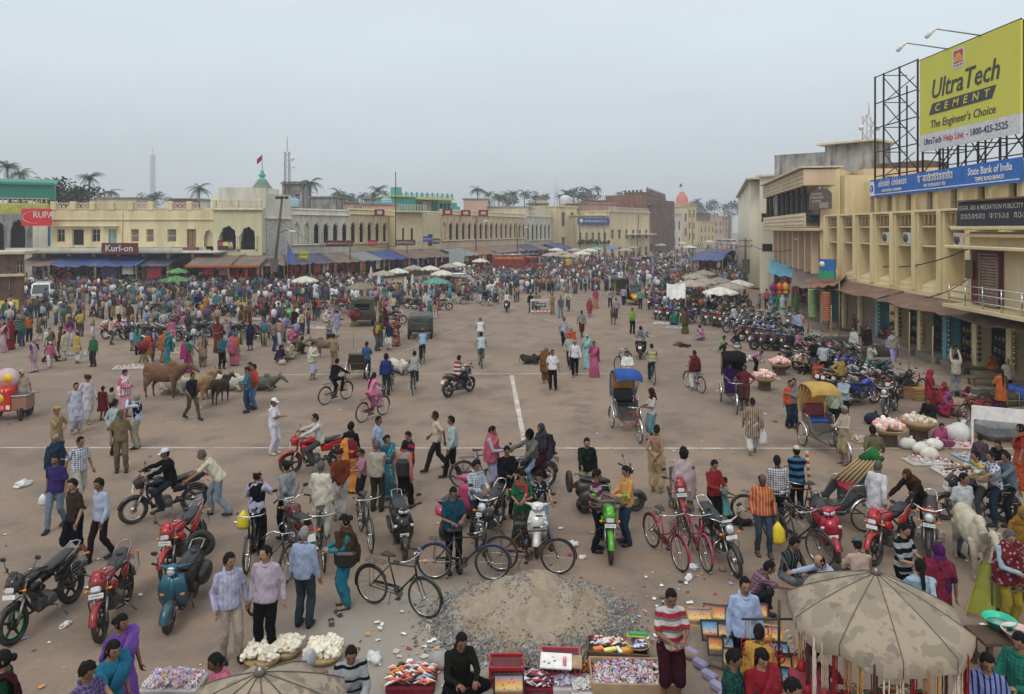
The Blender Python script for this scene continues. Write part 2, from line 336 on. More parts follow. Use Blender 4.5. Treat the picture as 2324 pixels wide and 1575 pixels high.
def proto(key):
 pose,outfit,hd=key;S=skel(pose);U=S['U'];pts_=[];PA=pts_.append;b=MB();torso(b,S,.89)
 for i in(0,1):
  q=S[i];limb(b,q['sh'],q['el'],q['wr'],(.042,.038,.027));limb(b,q['hip'],q['kn'],q['an'],(.083,.055,.038));foot(b,q['an'])
 b.tb([S['nek']-V3((0,0,.05)),S['hb']],[.062,.052],8);rb=req(b,.017,.0,sm=3);d=MB();head(d,S,'*' in hd)
 for i in(0,1):hand(d,S,i)
 PA(['body',rb,'skin',d]);seed=len(pose)*7+len(outfit)*3;h=hd.replace('*','')
 if h in('short','cap','beret'):PA(['hair',shell(S,hairline,1.065,.010,45,seed,sc=(1,1,1.05)),'hair',None])
 elif h=='thick':PA(['hair',shell(S,hairline,1.16,.016,34,seed,sc=(1.03,1,1.02)),'hair',None])
 elif h=='bald':PA(['hair',shell(S,lambda a,e:abs(a)>1.25 and-.62<e<.45,1.05,.004,40,seed),'hair',None])
 elif h in('bun','braid'):
  m=shell(S,lambda a,e:(abs(a)>1.15 and e>-.75)or e>.5,1.09,.005,30,seed);c,M3=S['hea'],S['Hm']
  if h=='bun':m.ball(c+M3@V3((0,.115,-.02)),(.05,.04,.048),10,7,M3)
  else:
   a=c+M3@V3((0,.10,-.03));pts=[a,a+V3((0,.03,-.08)),U((.01,.14,1.32)),U((.02,.15,1.18)),U((.02,.15,1.02))];m.tb(pts,[.04,.034,.028,.024,.01],8)
  PA(['hair',m,'hair',None])
 elif h=='wild':PA(['hair',shell(S,lambda a,e:hairline(a,e)or(abs(a)>1.2 and e>-.9),1.34,.05,30,seed),'hair',None])
 if h=='cap':
  m=shell(S,lambda a,e:e>.42,1.16,0);c,M3=S['hea'],S['Hm'];m.grid(lambda s_,t_:c+M3@V3(((s_-.5)*.14,-.085-.075*t_*(1-(2*s_-1)**2*.6),.052-.02*t_-.012*(2*s_-1)**2)),6,3,.006);PA(['cap',m,'hat',None])
 if h=='beret':
  m=shell(S,lambda a,e:e>.35,1.14,0);c,M3=S['hea'],S['Hm'];m.ball(c+M3@V3((.01,.0,.085)),(.1,.115,.04),14,8,M3);PA(['beret',m,'hat',None])
 if h=='turban':
  m=MB();c,M3=S['hea'],S['Hm'];m.ball(c+M3@V3((0,.005,.055)),(.09,.108,.075),16,9,M3)
  for k in rg(4):m.tb([c+M3@V3((.096*cos(t),.006+.112*sin(t),.03+.022*k+.02*sin(t+k*1.6)))for t in[j*pi/8 for j in rg(16)]],.017-.002*k,6,closed=True)
  PA(['turban',m,'hat',None])
 if h=='helmet':
  m=shell(S,lambda a,e:e>-.2 or abs(a)>.85,1.34,0);PA(['helmet',m,'hat',None]);m=MB();c,M3=S['hea'],S['Hm'];m.grid(lambda s_,t_:c+M3@V3((.108*sin((s_-.5)*2),-.122*cos((s_-.5)*1.7)-.006,-.035+.09*t_)),8,3,.004);PA(['visor',m,'visor',None])
 if h in('hood','scarf'):
  c,M3=S['hea'],S['Hm'];m=shell(S,lambda a,e:(abs(a)>.72 and e>-1.3)or e>.55,1.17,.008,18,seed);m.tb([c+M3@V3((0,.03,-.06)),S['nek']+V3((0,.02,.0)),U((0,.02,1.34))],[(.085,.085),(.12,.10),(.20,.135)],14,up=(1,0,0))
  if h=='scarf':m.tb([U((.07,-.13,1.36)),U((.08,-.15,1.2)),U((.07,-.16,1.0))],[(.035,.012),(.05,.014),(.045,.01)],8,up=(1,0,0))
  PA(['head_scarf',m,'extra',None])
 def legs(r,stop=1.0,vox=.016,amp=.007,seat=.0):
  m=MB();m.tb([S['pel']+S['Rm']@V3((0,0,.08)),S['pel'],S['pel']+V3((0,0,-.07))],[(.140+seat,.102+seat),(.150+seat,.114+seat),(.13+seat,.11+seat)],12,up=(1,0,0))
  for i in(0,1):
   q=S[i];k,a=q['kn'],q['an']
   if stop<1:k=q['kn']if stop>.5 else q['hip'].lerp(q['kn'],stop*2);a=q['kn'].lerp(q['an'],max(stop*2-1,.02))if stop>.5 else k+(k-q['hip'])*.02
   limb(m,q['hip'],k,a,r)
  return req(m,vox,amp,(10,10,7))
 def skt(hem,w=.2,amp=.012,rest=.0,thick=.11):
  m=MB();km=(S[0]['kn']+S[1]['kn'])/2;am=(S[0]['an']+S[1]['an'])/2;kx=abs(S[0]['kn'].x-S[1]['kn'].x)/2+thick;ax=abs(S[0]['an'].x-S[1]['an'].x)/2+w*.62;ky=abs(S[0]['kn'].y-S[1]['kn'].y)/2+thick;ay=abs(S[0]['an'].y-S[1]['an'].y)/2+w*.55;end=am.lerp(km,1-hem);end.z=max(end.z-(.05 if hem>=1 else 0),.03)
  if pose in('floor','squat','stool','kneelreach','pillion','ride','cycle'):
   m.tb([S['pel']+V3((0,.02,.06)),S['pel'],km+V3((0,0,.0))],[(.17,.14),(.19,.16),(kx,.12)],14,up=(1,0,0));m.tb([km,am],[(kx,.11),(ax+.02,.10)],14,up=(1,0,0));m.ball(km,(kx,.12,.11),12,8)
   if pose in('floor','squat'):m.tb([S['pel'],(S['pel']+am)/2+V3((0,0,-.02)),am],[(.2,.12),(.32,.1),(.24,.05)],14,up=(1,0,0))
  else:
   m.tb([S['pel']+S['Rm']@V3((0,0,.10)),S['pel']+V3((0,0,-.04)),km,end],[(.145,.108),(.178,.14),(max(kx*.95,.18),max(ky,.15)),(ax,ay)],18,up=(1,0,0))
  return req(m,.017,amp,(16,16,2.2),2)
 def top(sl=1.0,k=1.0,lo=.84,loose=.022,amp=.008,r=(.058,.050,.041)):
  m=MB();torso(m,S,k,lo,loose)
  for i in(0,1):
   q=S[i];e,w=q['el'],q['wr']
   if sl<1:w=e+(e-q['sh'])*.0+(w-e)*.02;
   if 0<sl<=.5:e2=q['sh'].lerp(q['el'],.78);limb(m,q['sh'],q['sh'].lerp(e2,.5),e2,(r[0],r[0]*.98,r[0]*.98))
   elif sl>0:limb(m,q['sh'],e,q['el'].lerp(q['wr'],.97),r)
  return req(m,.016,amp,(11,11,8))
 T,B=outfit.split('+')if '+' in outfit else(outfit,'')
 if T in('long','half','vest'):
  m=MB();m.tb([U((.07*cos(a),.012-.062*sin(a)-.028*(sin(a)>.8),1.425-.035*sin(a)))for a in[rd(-60+300*i/14)for i in rg(15)]],[(.010,.022)]*15,6,up=(0,0,1));PA(['collar',m,'top',None])
 if T=='long':PA(['shirt',top(1,1.06),'top',None])
 elif T=='half':PA(['shirt',top(.5,1.06),'top',None])
 elif T=='vest':PA(['shirt',top(1,1.02),'top',None]);m=MB();torso(m,S,1.09,.87);PA(['vest',req(m,.016,.004),'extra',None])
 elif T=='jacket':PA(['jacket',top(1,1.10,.86,.02,.010,(.066,.060,.05)),'top',None])
 elif T=='kurta':
  a=top(1,1.07,.55 if pose in('stand','back','walk','look','cross','stand2','hips','walk2')else .86,.045,.009,(.07,.06,.05));PA(['kurta',a,'top',None])
 elif T=='shawl' or T=='wrap':
  m=MB();torso(m,S,1.0)
  for i in(0,1):q=S[i];limb(m,q['sh'],q['el'],q['wr'],(.062,.052,.042))
  PA(['shirt',req(m),'top',None]);m=MB();low=.80 if T=='shawl' else .55
  if PO[pose]['pel'][2]<.6:low=.93
  m.tb([U((0,0,low)),U((0,0,1.05)),U((0,0,1.25)),U((0,.01,1.37)),U((0,.012,1.46))],[(.27,.2),(.27,.2),(.245,.17),(.19,.12),(.09,.085)],16,up=(1,0,0));m.tb([U((-.2,-.12,1.2)),U((0,-.17,1.28)),U((.17,-.08,1.38)),U((.19,.10,1.36)),U((.16,.19,1.15)),U((.14,.2,.85))],[(.1,.03)]*6,8,up=(.5,0,1));PA(['shawl',req(m,.018,.014,(13,13,5),2),'extra',None])
 elif T in('sari','sarih'):
  PA(['blouse',top(.5,1.0,1.10),'extra',None]);m=MB();P=[U((-.13,-.13,.98)),U((-.02,-.165,1.12)),U((.07,-.155,1.26)),U((.14,-.09,1.38)),U((.15,.02,1.43)),U((.14,.12,1.34)),U((.11,.16,1.12)),U((.10,.17,.88)),U((.10,.19,.66))]
  if PO[pose]['pel'][2]<.6:P=P[:-2]
  m.tb(P,[(.10,.028),(.12,.03),(.10,.03),(.08,.025),(.085,.022),(.12,.025),(.17,.03),(.19,.03),(.2,.025)][:len(P)],10,up=(1,0,.25));m.tb([U((0,0,.9)),U((0,0,1.05)),U((0,-.005,1.16))],[(.165,.125),(.158,.122),(.165,.125)],14,up=(1,0,0))
  if T=='sarih':
   m.tb([U((0,.03,1.2)),U((0,.03,1.36)),U((0,.03,1.46))],[(.23,.15),(.2,.12),(.1,.09)],14,up=(1,0,0))
  PA(['sari_drape',req(m,.016,.01,(13,13,7),2),'top',None])
 elif T=='kameez':
  PA(['kameez',top(.5,1.03,.52 if PO[pose]['pel'][2]>.8 and pose not in('cycle','ride')else .86,.05,.009),'top',None]);m=MB();m.tb([U((.12,-.15,.95)),U((.11,-.15,1.2)),U((.10,-.09,1.37)),U((.0,-.10,1.36)),U((-.10,-.09,1.37)),U((-.12,.04,1.42)),U((-.13,.14,1.2)),U((-.13,.15,.95))],[(.05,.016)]*8,8,up=(1,0,.3));PA(['scarf',req(m,.013,.006),'extra',None])
 elif T=='frock':
  m=MB();torso(m,S,1.02);m.tb([U((0,0,1.05)),U((0,0,.8)),U((0,0,.48))],[(.15,.12),(.2,.17),(.27,.23)],16,up=(1,0,0))
  for i in(0,1):limb(m,S[i]['sh'],S[i]['sh'].lerp(S[i]['el'],.3),S[i]['sh'].lerp(S[i]['el'],.6),(.064,.062,.06))
  PA(['frock',req(m,.016,.01,(15,15,2)),'top',None])
 elif T=='bare':
  m=MB();m.tb([U((.12,.08,1.38)),U((0,.135,1.2)),U((-.14,.1,1.02)),U((-.12,-.11,1.0)),U((.02,-.135,1.2)),U((.12,-.06,1.39))],.005,5,closed=True);PA(['sacred_thread',m,'extra',None])
 if B=='trousers':PA(['trousers',legs((.098,.078,.068)),'bottom',None])
 elif B=='jeans':PA(['jeans',legs((.096,.070,.056),amp=.008),'bottom',None])
 elif B=='shorts':PA(['shorts',legs((.112,.1,.098),.58),'bottom',None])
 elif B=='pyjama':PA(['pyjama',legs((.11,.098,.085),amp=.012),'bottom',None])
 elif B=='dhoti':
  m=MB();m.tb([S['pel']+V3((0,0,.09)),S['pel'],S['pel']+V3((0,0,-.14)),(S[0]['kn']+S[1]['kn'])/2+V3((0,0,.08))],[(.155,.12),(.18,.145),(.18,.15),(.14,.13)],14,up=(1,0,0))
  for i in(0,1):q=S[i];limb(m,q['hip'],q['kn'],q['kn'].lerp(q['an'],.72),(.13,.125,.085))
  PA(['dhoti',req(m,.017,.016,(16,16,3),2),'bottom',None])
 elif B=='lungi':PA(['lungi',skt(.45,.2,.012),'bottom',None])
 elif B=='skirt' or T in('sari','sarih'):PA(['sari_skirt' if T[:4]=='sari' else 'skirt',skt(1.0,.25 if T[:4]=='sari' else .3),'bottom' if B else 'top',None])
 elif B=='salwar':PA(['salwar',legs((.12,.11,.07),amp=.012),'bottom',None])
 if B in('trousers','jeans')and hd not in('bald',)and pose not in('floor',):
  for i in(0,1):
   m=MB();foot(m,S[i]['an'],grow=.008);PA(['shoe',m,'shoe',None])
 elif pose not in('floor','squat','kneelreach')and B!='dhoti':
  for i in(0,1):
   a=S[i]['an'];m=MB();m.box((a.x,a.y-.07,max(a.z-.08,.012)),(.09,.26,.018),bev=.006);m.tb([(a.x-.045,a.y-.1,a.z-.075),(a.x-.02,a.y-.11,a.z-.025),(a.x+.02,a.y-.11,a.z-.025),(a.x+.045,a.y-.1,a.z-.075)],.007,5);PA(['sandal',m,'shoe',None])
 return pts_
PROTO={}
def bake_protos(keys):
 for k in keys:
  if k not in PROTO:PROTO[k]=proto(k)
 temps=[]
 for r in REQ:
  me=r[0].mesh('tmp',[]);o=bpy.data.objects.new('tmp',me);COL.objects.link(o);o.location=(0,0,-500);md=o.modifiers.new('r','REMESH');md.mode='VOXEL';md.voxel_size=r[1];md.use_smooth_shade=True;s=o.modifiers.new('s','SMOOTH');s.iterations=r[4];s.factor=.5;temps.append(o)
 dg=bpy.context.evaluated_depsgraph_get()
 for r,o in zip(REQ,temps):
  me=bpy.data.meshes.new_from_object(o.evaluated_get(dg),depsgraph=dg)
  if r[2]>0:
   n=len(me.vertices);co=np.empty(n*3,'f');me.vertices.foreach_get('co',co);no=np.empty(n*3,'f');me.vertices.foreach_get('normal',no);co=co.reshape(-1,3);no=no.reshape(-1,3);f=np.array(r[3],'f');q=co*f;w=np.sin(q[:,0]*2.1+np.sin(q[:,2]*1.7)*1.5)*np.cos(q[:,1]*2.3+q[:,2]*1.1)+.6*np.sin(q[:,2]*3.1+q[:,0]*1.9-q[:,1]*2.7)+.35*np.sin(q[:,2]*6.3+q[:,1]*5.1)*np.sin(q[:,0]*5.7);co=co+no*(w[:,None]*r[2]*.85);co[:,2]=np.maximum(co[:,2],.006);me.vertices.foreach_set('co',co.astype('f').ravel());me.update()
  me.polygons.foreach_set('use_smooth',[True]*len(me.polygons));r[5]=me
 for o in temps:
  me=o.data;bpy.data.objects.remove(o);bpy.data.meshes.remove(me)
 M_eye=mat('eye_white',(.36,.33,.30),.4);M_dk=mat('eye_dark',(.012,.01,.009),.3);M_lip=mat('lip',(.17,.06,.05),.5);dummy=mat('skin',(.2,.1,.06))
 for k,pts_ in PROTO.items():
  for p in pts_:
   if p[0]=='body' and isinstance(p[1],list):
    base=p[1][5];d=p[3];n=len(base.vertices);co=np.empty(n*3,'f');base.vertices.foreach_get('co',co);m=MB();m.v=[tuple(c)for c in co.reshape(-1,3).tolist()];m.f=[tuple(q.vertices)for q in base.polygons];m.m=[0]*len(m.f);m.sm=[True]*len(m.f);o=n;m.v+=d.v;m.f+=[tuple(o+i for i in f)for f in d.f];m.m+=d.m;m.sm+=d.sm;p[1]=m.mesh('body',[dummy,M_eye,M_dk,M_lip])
   elif isinstance(p[1],list):p[1]=p[1][5];p[1].name=p[0];p[1].materials.clear();p[1].materials.append(dummy)
   elif isinstance(p[1],MB):p[1]=p[1].mesh(p[0],dummy)
SKINS=[(.20,.10,.06),(.26,.14,.085),(.15,.078,.048),(.33,.19,.12),(.10,.052,.034)]
def skinmat(i):return mat('skin%d'%(i%5),SKINS[i%5],.55,var=.12,scale=12,spec=.4)
HAIR=dict(black=(.012,.010,.010),grey=(.22,.21,.20),white=(.5,.5,.48),salt=(.09,.088,.085))
SPECS=[];HZ={}
def P(label,u,key,rz,top='ffffff',bottom='222222',extra='ffffff',hat='ffffff',hair='black',skin=1,hv=None,gv=None,s=1.0,shoe='1a1512',loc=None,z=0,group=None):
 SPECS.append(dict(label=label,u=u,key=key,rz=rz,top=top,bottom=bottom,extra=extra,hat=hat,hair=hair,skin=skin,hv=hv,gv=gv,s=s,shoe=shoe,loc=loc,z=z,group=group));sp=SPECS[-1]
 if loc is None:
  if hv is not None:
   if key[0]not in HZ:q=skel(key[0]);HZ[key[0]]=q['hea'].z+.118
   D=F*(H-z-HZ[key[0]]*s)/(hv-VH);sp['loc']=at(u,D,0)
  else:sp['loc']=gp(u,gv,0)
 return sp
def C(c):return clo('plain',c)if isinstance(c,str)else clo(*c)
def place_people():
 for sp in SPECS:
  l=V3(sp['loc']);l.z=sp['z'];root=tg('person',sp['label'],'person',l,rd(sp['rz']),sp['group']);root.scale=(sp['s'],)*3;roles=dict(skin=skinmat(sp['skin']),hair=mat('hair_'+sp['hair'],HAIR[sp['hair']],.85,var=.3,scale=30,spec=.08),top=C(sp['top']),bottom=C(sp['bottom']),extra=C(sp['extra']),hat=C(sp['hat']),visor=mat('visor',(.03,.03,.035),.08),shoe=mat('shoe_'+sp['shoe'],srgb(sp['shoe']),.5))
  for nm,me,role,_ in PROTO[sp['key']]:
   o=put(nm,me,root);sl=o.material_slots[0];sl.link='OBJECT';sl.material=roles[role]
   # vehicles
def metals():
 return dict(tyre=mat('tyre',(.022,.021,.02),.85,dirt=.5,dc=(.12,.085,.06)),chrome=mat('chrome',(.62,.62,.62),.18,1,dirt=.3),steel=mat('steel',(.28,.28,.28),.38,.9,dirt=.4),black=mat('black_metal',(.02,.02,.021),.35,.2,dirt=.35),seat=mat('seat_vinyl',(.022,.022,.024),.42,bmp=.1),engine=mat('engine',(.10,.10,.10),.5,.6,dirt=.6),glass=mat('lamp_glass',(.62,.66,.7),.06,.3),amber=mat('amber_lens',(.7,.2,.02),.2),red=mat('red_lens',(.45,.01,.01),.2),white=mat('plate_white',(.72,.72,.68),.5),ink=mat('plate_ink',(.02,.02,.02),.6),rub=mat('rubber',(.02,.02,.02),.8),window=mat('car_glass',(.03,.04,.045),.04,spec=.8),wood=mat('wood',(.22,.13,.07),.8,dirt=.4),canvas=mat('olive_canvas',(.06,.065,.045),.9,dirt=.5,bmp=.3))
def pnt(c,rough=.22):return mat('paint_'+(c if isinstance(c,str)else 'c'),c,rough,.15,var=.06,coat=.3,dirt=.55,scale=5)
class _M:pass
MM=_M();MM.__dict__.update(metals())
M_WD=mat('wood_dark',(.09,.055,.035),.8)
M_BA=mat('bamboo',(.35,.24,.12),.7)
M_WL=mat('white_letters',(.62,.6,.58),.5)
M_BR=mat('brass',(.45,.30,.10),.3,.9)
M_CA=mat('cane',(.35,.24,.12),.8,bmp=.3)
M_BF=mat('brown_frame',(.14,.08,.05),.7)
M_BC=mat('bank_cream',(.74,.60,.34),.9,var=.06,scale=.5,dirt=.45,dc=(.45,.35,.21))
M_RS=mat('roller_shutter',(.36,.29,.22),.6,.3,dirt=.5)
M_FL=mat('faded_letters',(.5,.46,.38),.6)
M_CP=mat('clear_polythene',(.62,.62,.62),.25,spec=.6)
M_RI=mat('red_ink',(.5,.02,.08),.5)
M_CY=mat('cart_yellow',(.8,.6,.05),.5)
M_RL=mat('red_laterite',(.24,.10,.065),.95,var=.3,scale=.8,dirt=.7,dc=(.07,.045,.035))
M_BW=mat('board_white',(.62,.62,.66),.5)
def whl(par,name,y,r,w,kind,rimmat=None,z=None,x=.0):
 z=r if z is None else z;m=MB();m.ring((0,0,0),r-w*.5,w*.5,28,8);o=m.bd(name,MM.tyre,par,loc=(x,y,z));m=MB();m.ring((0,0,0),r-w*1.08,w*.22,28,6)
 if kind=='bike':
  for k in rg(14):t=2*pi*k/14;m.tb([(.02*(-1)**k,.02*cos(t+.5),.02*sin(t+.5)),(0,(r-w)*cos(t),(r-w)*sin(t))],.0028,3,False)
  m.la([(.02,-.04),(.03,-.02),(.018,0),(.03,.02),(.02,.04)],8,axis='X')
 elif kind=='spoke':
  for k in rg(16):t=2*pi*k/16;m.tb([(.03*(-1)**k,.05*cos(t+.4),.05*sin(t+.4)),(0,(r-w)*cos(t),(r-w)*sin(t))],.0035,3,False)
  m.la([(.06,-.05),(.075,-.03),(.075,.03),(.06,.05)],12,axis='X')
 elif kind=='alloy':
  for k in rg(5):t=2*pi*k/5;m.tb([(0,.04*cos(t),.04*sin(t)),(0,(r-w)*cos(t+.08),(r-w)*sin(t+.08))],[(.02,.03),(.014,.02)],6,up=(1,0,0))
  m.la([(.06,-.05),(.085,-.03),(.085,.03),(.06,.05)],12,axis='X')
 else:
  m.la([(.02,-w*.3),(r-w*1.1,-w*.34),(r-w*1.0,0),(r-w*1.1,w*.34),(.02,w*.3)],18,axis='X')
  for k in rg(6):t=2*pi*k/6;m.ball((w*.34*(1 if x>=0 else-1),.5*(r-w)*cos(t),.5*(r-w)*sin(t)),r*.08,6,4)
 m.bd('rim',rimmat or MM.chrome,o);return o
def mg_(m,y,z,r,w,a0,a1,n=9,flat=.35):
 pts=[(0,y+r*cos(rd(a)),z+r*sin(rd(a)))for a in[a0+(a1-a0)*i/n for i in rg(n+1)]];V=[];k=5
 for i,p in enm(pts):
  a=rd(a0+(a1-a0)*i/n)
  for j in rg(k):
   t=(j/(k-1)-.5)*2;rr=r-flat*w*t*t;V.append((w*.5*t,y+rr*cos(a),z+rr*sin(a)))
  for j in rg(k):
   t=(j/(k-1)-.5)*2;rr=r-flat*w*t*t-.005;V.append((w*.46*t,y+rr*cos(a),z+rr*sin(a)))
 q=2*k;Fs=[]
 for i in rg(n):
  for j in rg(k-1):Fs+=[(i*q+j,i*q+j+1,(i+1)*q+j+1,(i+1)*q+j),(i*q+k+j+1,i*q+k+j,(i+1)*q+k+j,(i+1)*q+k+j+1)]
  Fs+=[(i*q+k-1,i*q+2*k-1,(i+1)*q+2*k-1,(i+1)*q+k-1),(i*q+k,i*q,(i+1)*q,(i+1)*q+k)]
 m.add(V,Fs,True)
def mir_(par,x,y,z,hx,hy,hz,col=None):
 m=MB();m.tb([(x,y,z),((x+hx)/2,(y+hy)/2-.02,(z+hz)/2+.02),(hx,hy,hz)],.006,5);m.ball((hx+.02*(1 if hx>0 else-1),hy,hz+.03),(.062,.018,.04),10,6);m.bd('mirror',col or MM.black,par)
def plate(par,c,txt,w=.2,h=.07,tilt=0,bg='white'):
 m=MB();m.box(c,(w,.006,h),rx=tilt);o=m.bd('number_plate',getattr(MM,bg),par)
 if txt:text(txt,'plate_text',MM.ink,h*.52,o,(c[0],c[1]-.0045,c[2]),w*.9)
 return o
def bcy(label,frame='202422',style='gents',loc=(0,0,0),rz=0,cat='bicycle',guards=None,group=None,sc=1.0,basket=False):
 t=tg('bicycle',label,cat,loc,rd(rz),group);fm=pnt(frame,.35);r=.345;t.scale=(sc,)*3;hd,bb,sd,ra,fa=(0,-.40,.86),(0,-.03,.30),(0,.13,.80),(0,.52,r),(0,-.60,r);hl=(0,-.44,.66);m=MB()
 if style=='gents':m.tb([(0,-.405,.84),(0,.12,.80)],.014,7)
 else:m.tb([(0,-.41,.80),(0,-.2,.56),(0,.06,.45)],.014,7)
 m.tb([hl,(0,-.42,.72),bb],.016,7);m.tb([bb,(0,.15,.86)],.015,7);m.tb([(0,-.39,.92),hl],.019,7)
 for sx_ in(1,-1):m.tb([(sx_*.02,.12,.78),(sx_*.055,.52,r)],.008,5);m.tb([(sx_*.03,-.03,.3),(sx_*.055,.52,r)],.009,5)
 m.bd('frame',fm,t);m=MB()
 for sx_ in(1,-1):m.tb([(sx_*.012,-.44,.67),(sx_*.045,-.47,.62),(sx_*.05,-.54,.45),(sx_*.045,-.60,r)],[.012,.012,.009,.007],6)
 m.bd('fork',fm,t);whl(t,'wheel',-.60,r,.042,'bike');whl(t,'wheel',.52,r,.042,'bike')
 for(y,a0,a1)in((-.60,40,185),(.52,-15,150)):
  m=MB();mg_(m,y,r,r+.03,.05,a0,a1,10);m.bd('mudguard',pnt(guards,.4)if guards else fm,t)
 m=MB();m.tb([(0,.14,.84),(0,.15,.93)],.012,6);m.tb([(0,.26,.955),(0,.15,.955),(0,.0,.95)],[(.10,.022),(.08,.025),(.018,.016)],10,up=(1,0,0));m.bd('saddle',MM.seat,t);m=MB();m.tb([(0,-.39,.9),(0,-.38,1.0)],.013,6);m.tb([(-.27,-.20,1.0),(-.27,-.33,1.02),(-.2,-.42,1.03),(0,-.40,1.0),(.2,-.42,1.03),(.27,-.33,1.02),(.27,-.20,1.0)],.012,6)
 for sx_ in(1,-1):m.tb([(sx_*.24,-.2,.975),(sx_*.2,-.36,.99)],.006,4)
 o=m.bd('handlebar',MM.chrome,t);m=MB()
 for sx_ in(1,-1):m.tb([(sx_*.27,-.14,1.0),(sx_*.27,-.27,1.01)],.017,7)
 m.bd('grip',MM.rub,o);MB().ball((.06,-.36,1.04),(.03,.03,.02),8,5).bd('bell',MM.chrome,o);m=MB();m.la([(.085,-.006),(.095,0),(.085,.006)],20,(.045,-.03,.30),'X');m.tb([(.06,-.03,.3),(.065,.03,.14)],.01,5);m.tb([(-.06,-.03,.3),(-.065,-.09,.46)],.01,5);m.bd('crank',MM.steel,t)
 for x,y,z in((.11,.03,.135),(-.11,-.09,.465)):MB().box((x,y,z),(.08,.09,.025),bev=.006).bd('pedal',MM.rub,t)
 m=MB();m.tb([(.05,-.12,.37),(.05,.0,.385),(.05,.5,.385)],[(.006,.03)]*3,6,up=(1,0,0))if style=='gents' else m.tb([(.05,-.12,.31),(.05,.02,.32),(.05,.52,.35)],[(.014,.08),(.014,.09),(.014,.04)],8,up=(1,0,0));m.bd('chain_guard',fm,t);m=MB()
 for sx_ in(.07,.0,-.07):m.tb([(sx_,.2,.78),(sx_,.62,.78)],.005,4)
 for y in(.25,.4,.6):m.tb([(-.07,y,.78),(.07,y,.78)],.005,4)
 for sx_ in(1,-1):m.tb([(sx_*.07,.5,.78),(sx_*.06,.53,r)],.005,4)
 m.bd('carrier',MM.black,t);MB().tb([(.0,.1,.3),(.06,.2,.02)]if not basket else[(0,.1,.3),(.06,.2,.02)],.008,5).bd('stand',MM.steel,t)
 if basket:
  m=MB()
  for k in rg(5):
   z=.72+.055*k;w=.13+.012*k;m.tb([(-w,-.48,z),(w,-.48,z),(w,-.48-2*w*.75,z),(-w,-.48-2*w*.75,z)],.004,4,closed=True)
  for k in rg(7):x=-.13+.26*k/6;m.tb([(x,-.48,.72),(x*1.3,-.48,.94)],.003,4);m.tb([(x,-.675,.72),(x*1.3,-.75,.94)],.003,4)
  m.bd('basket',MM.black,t)
 return t
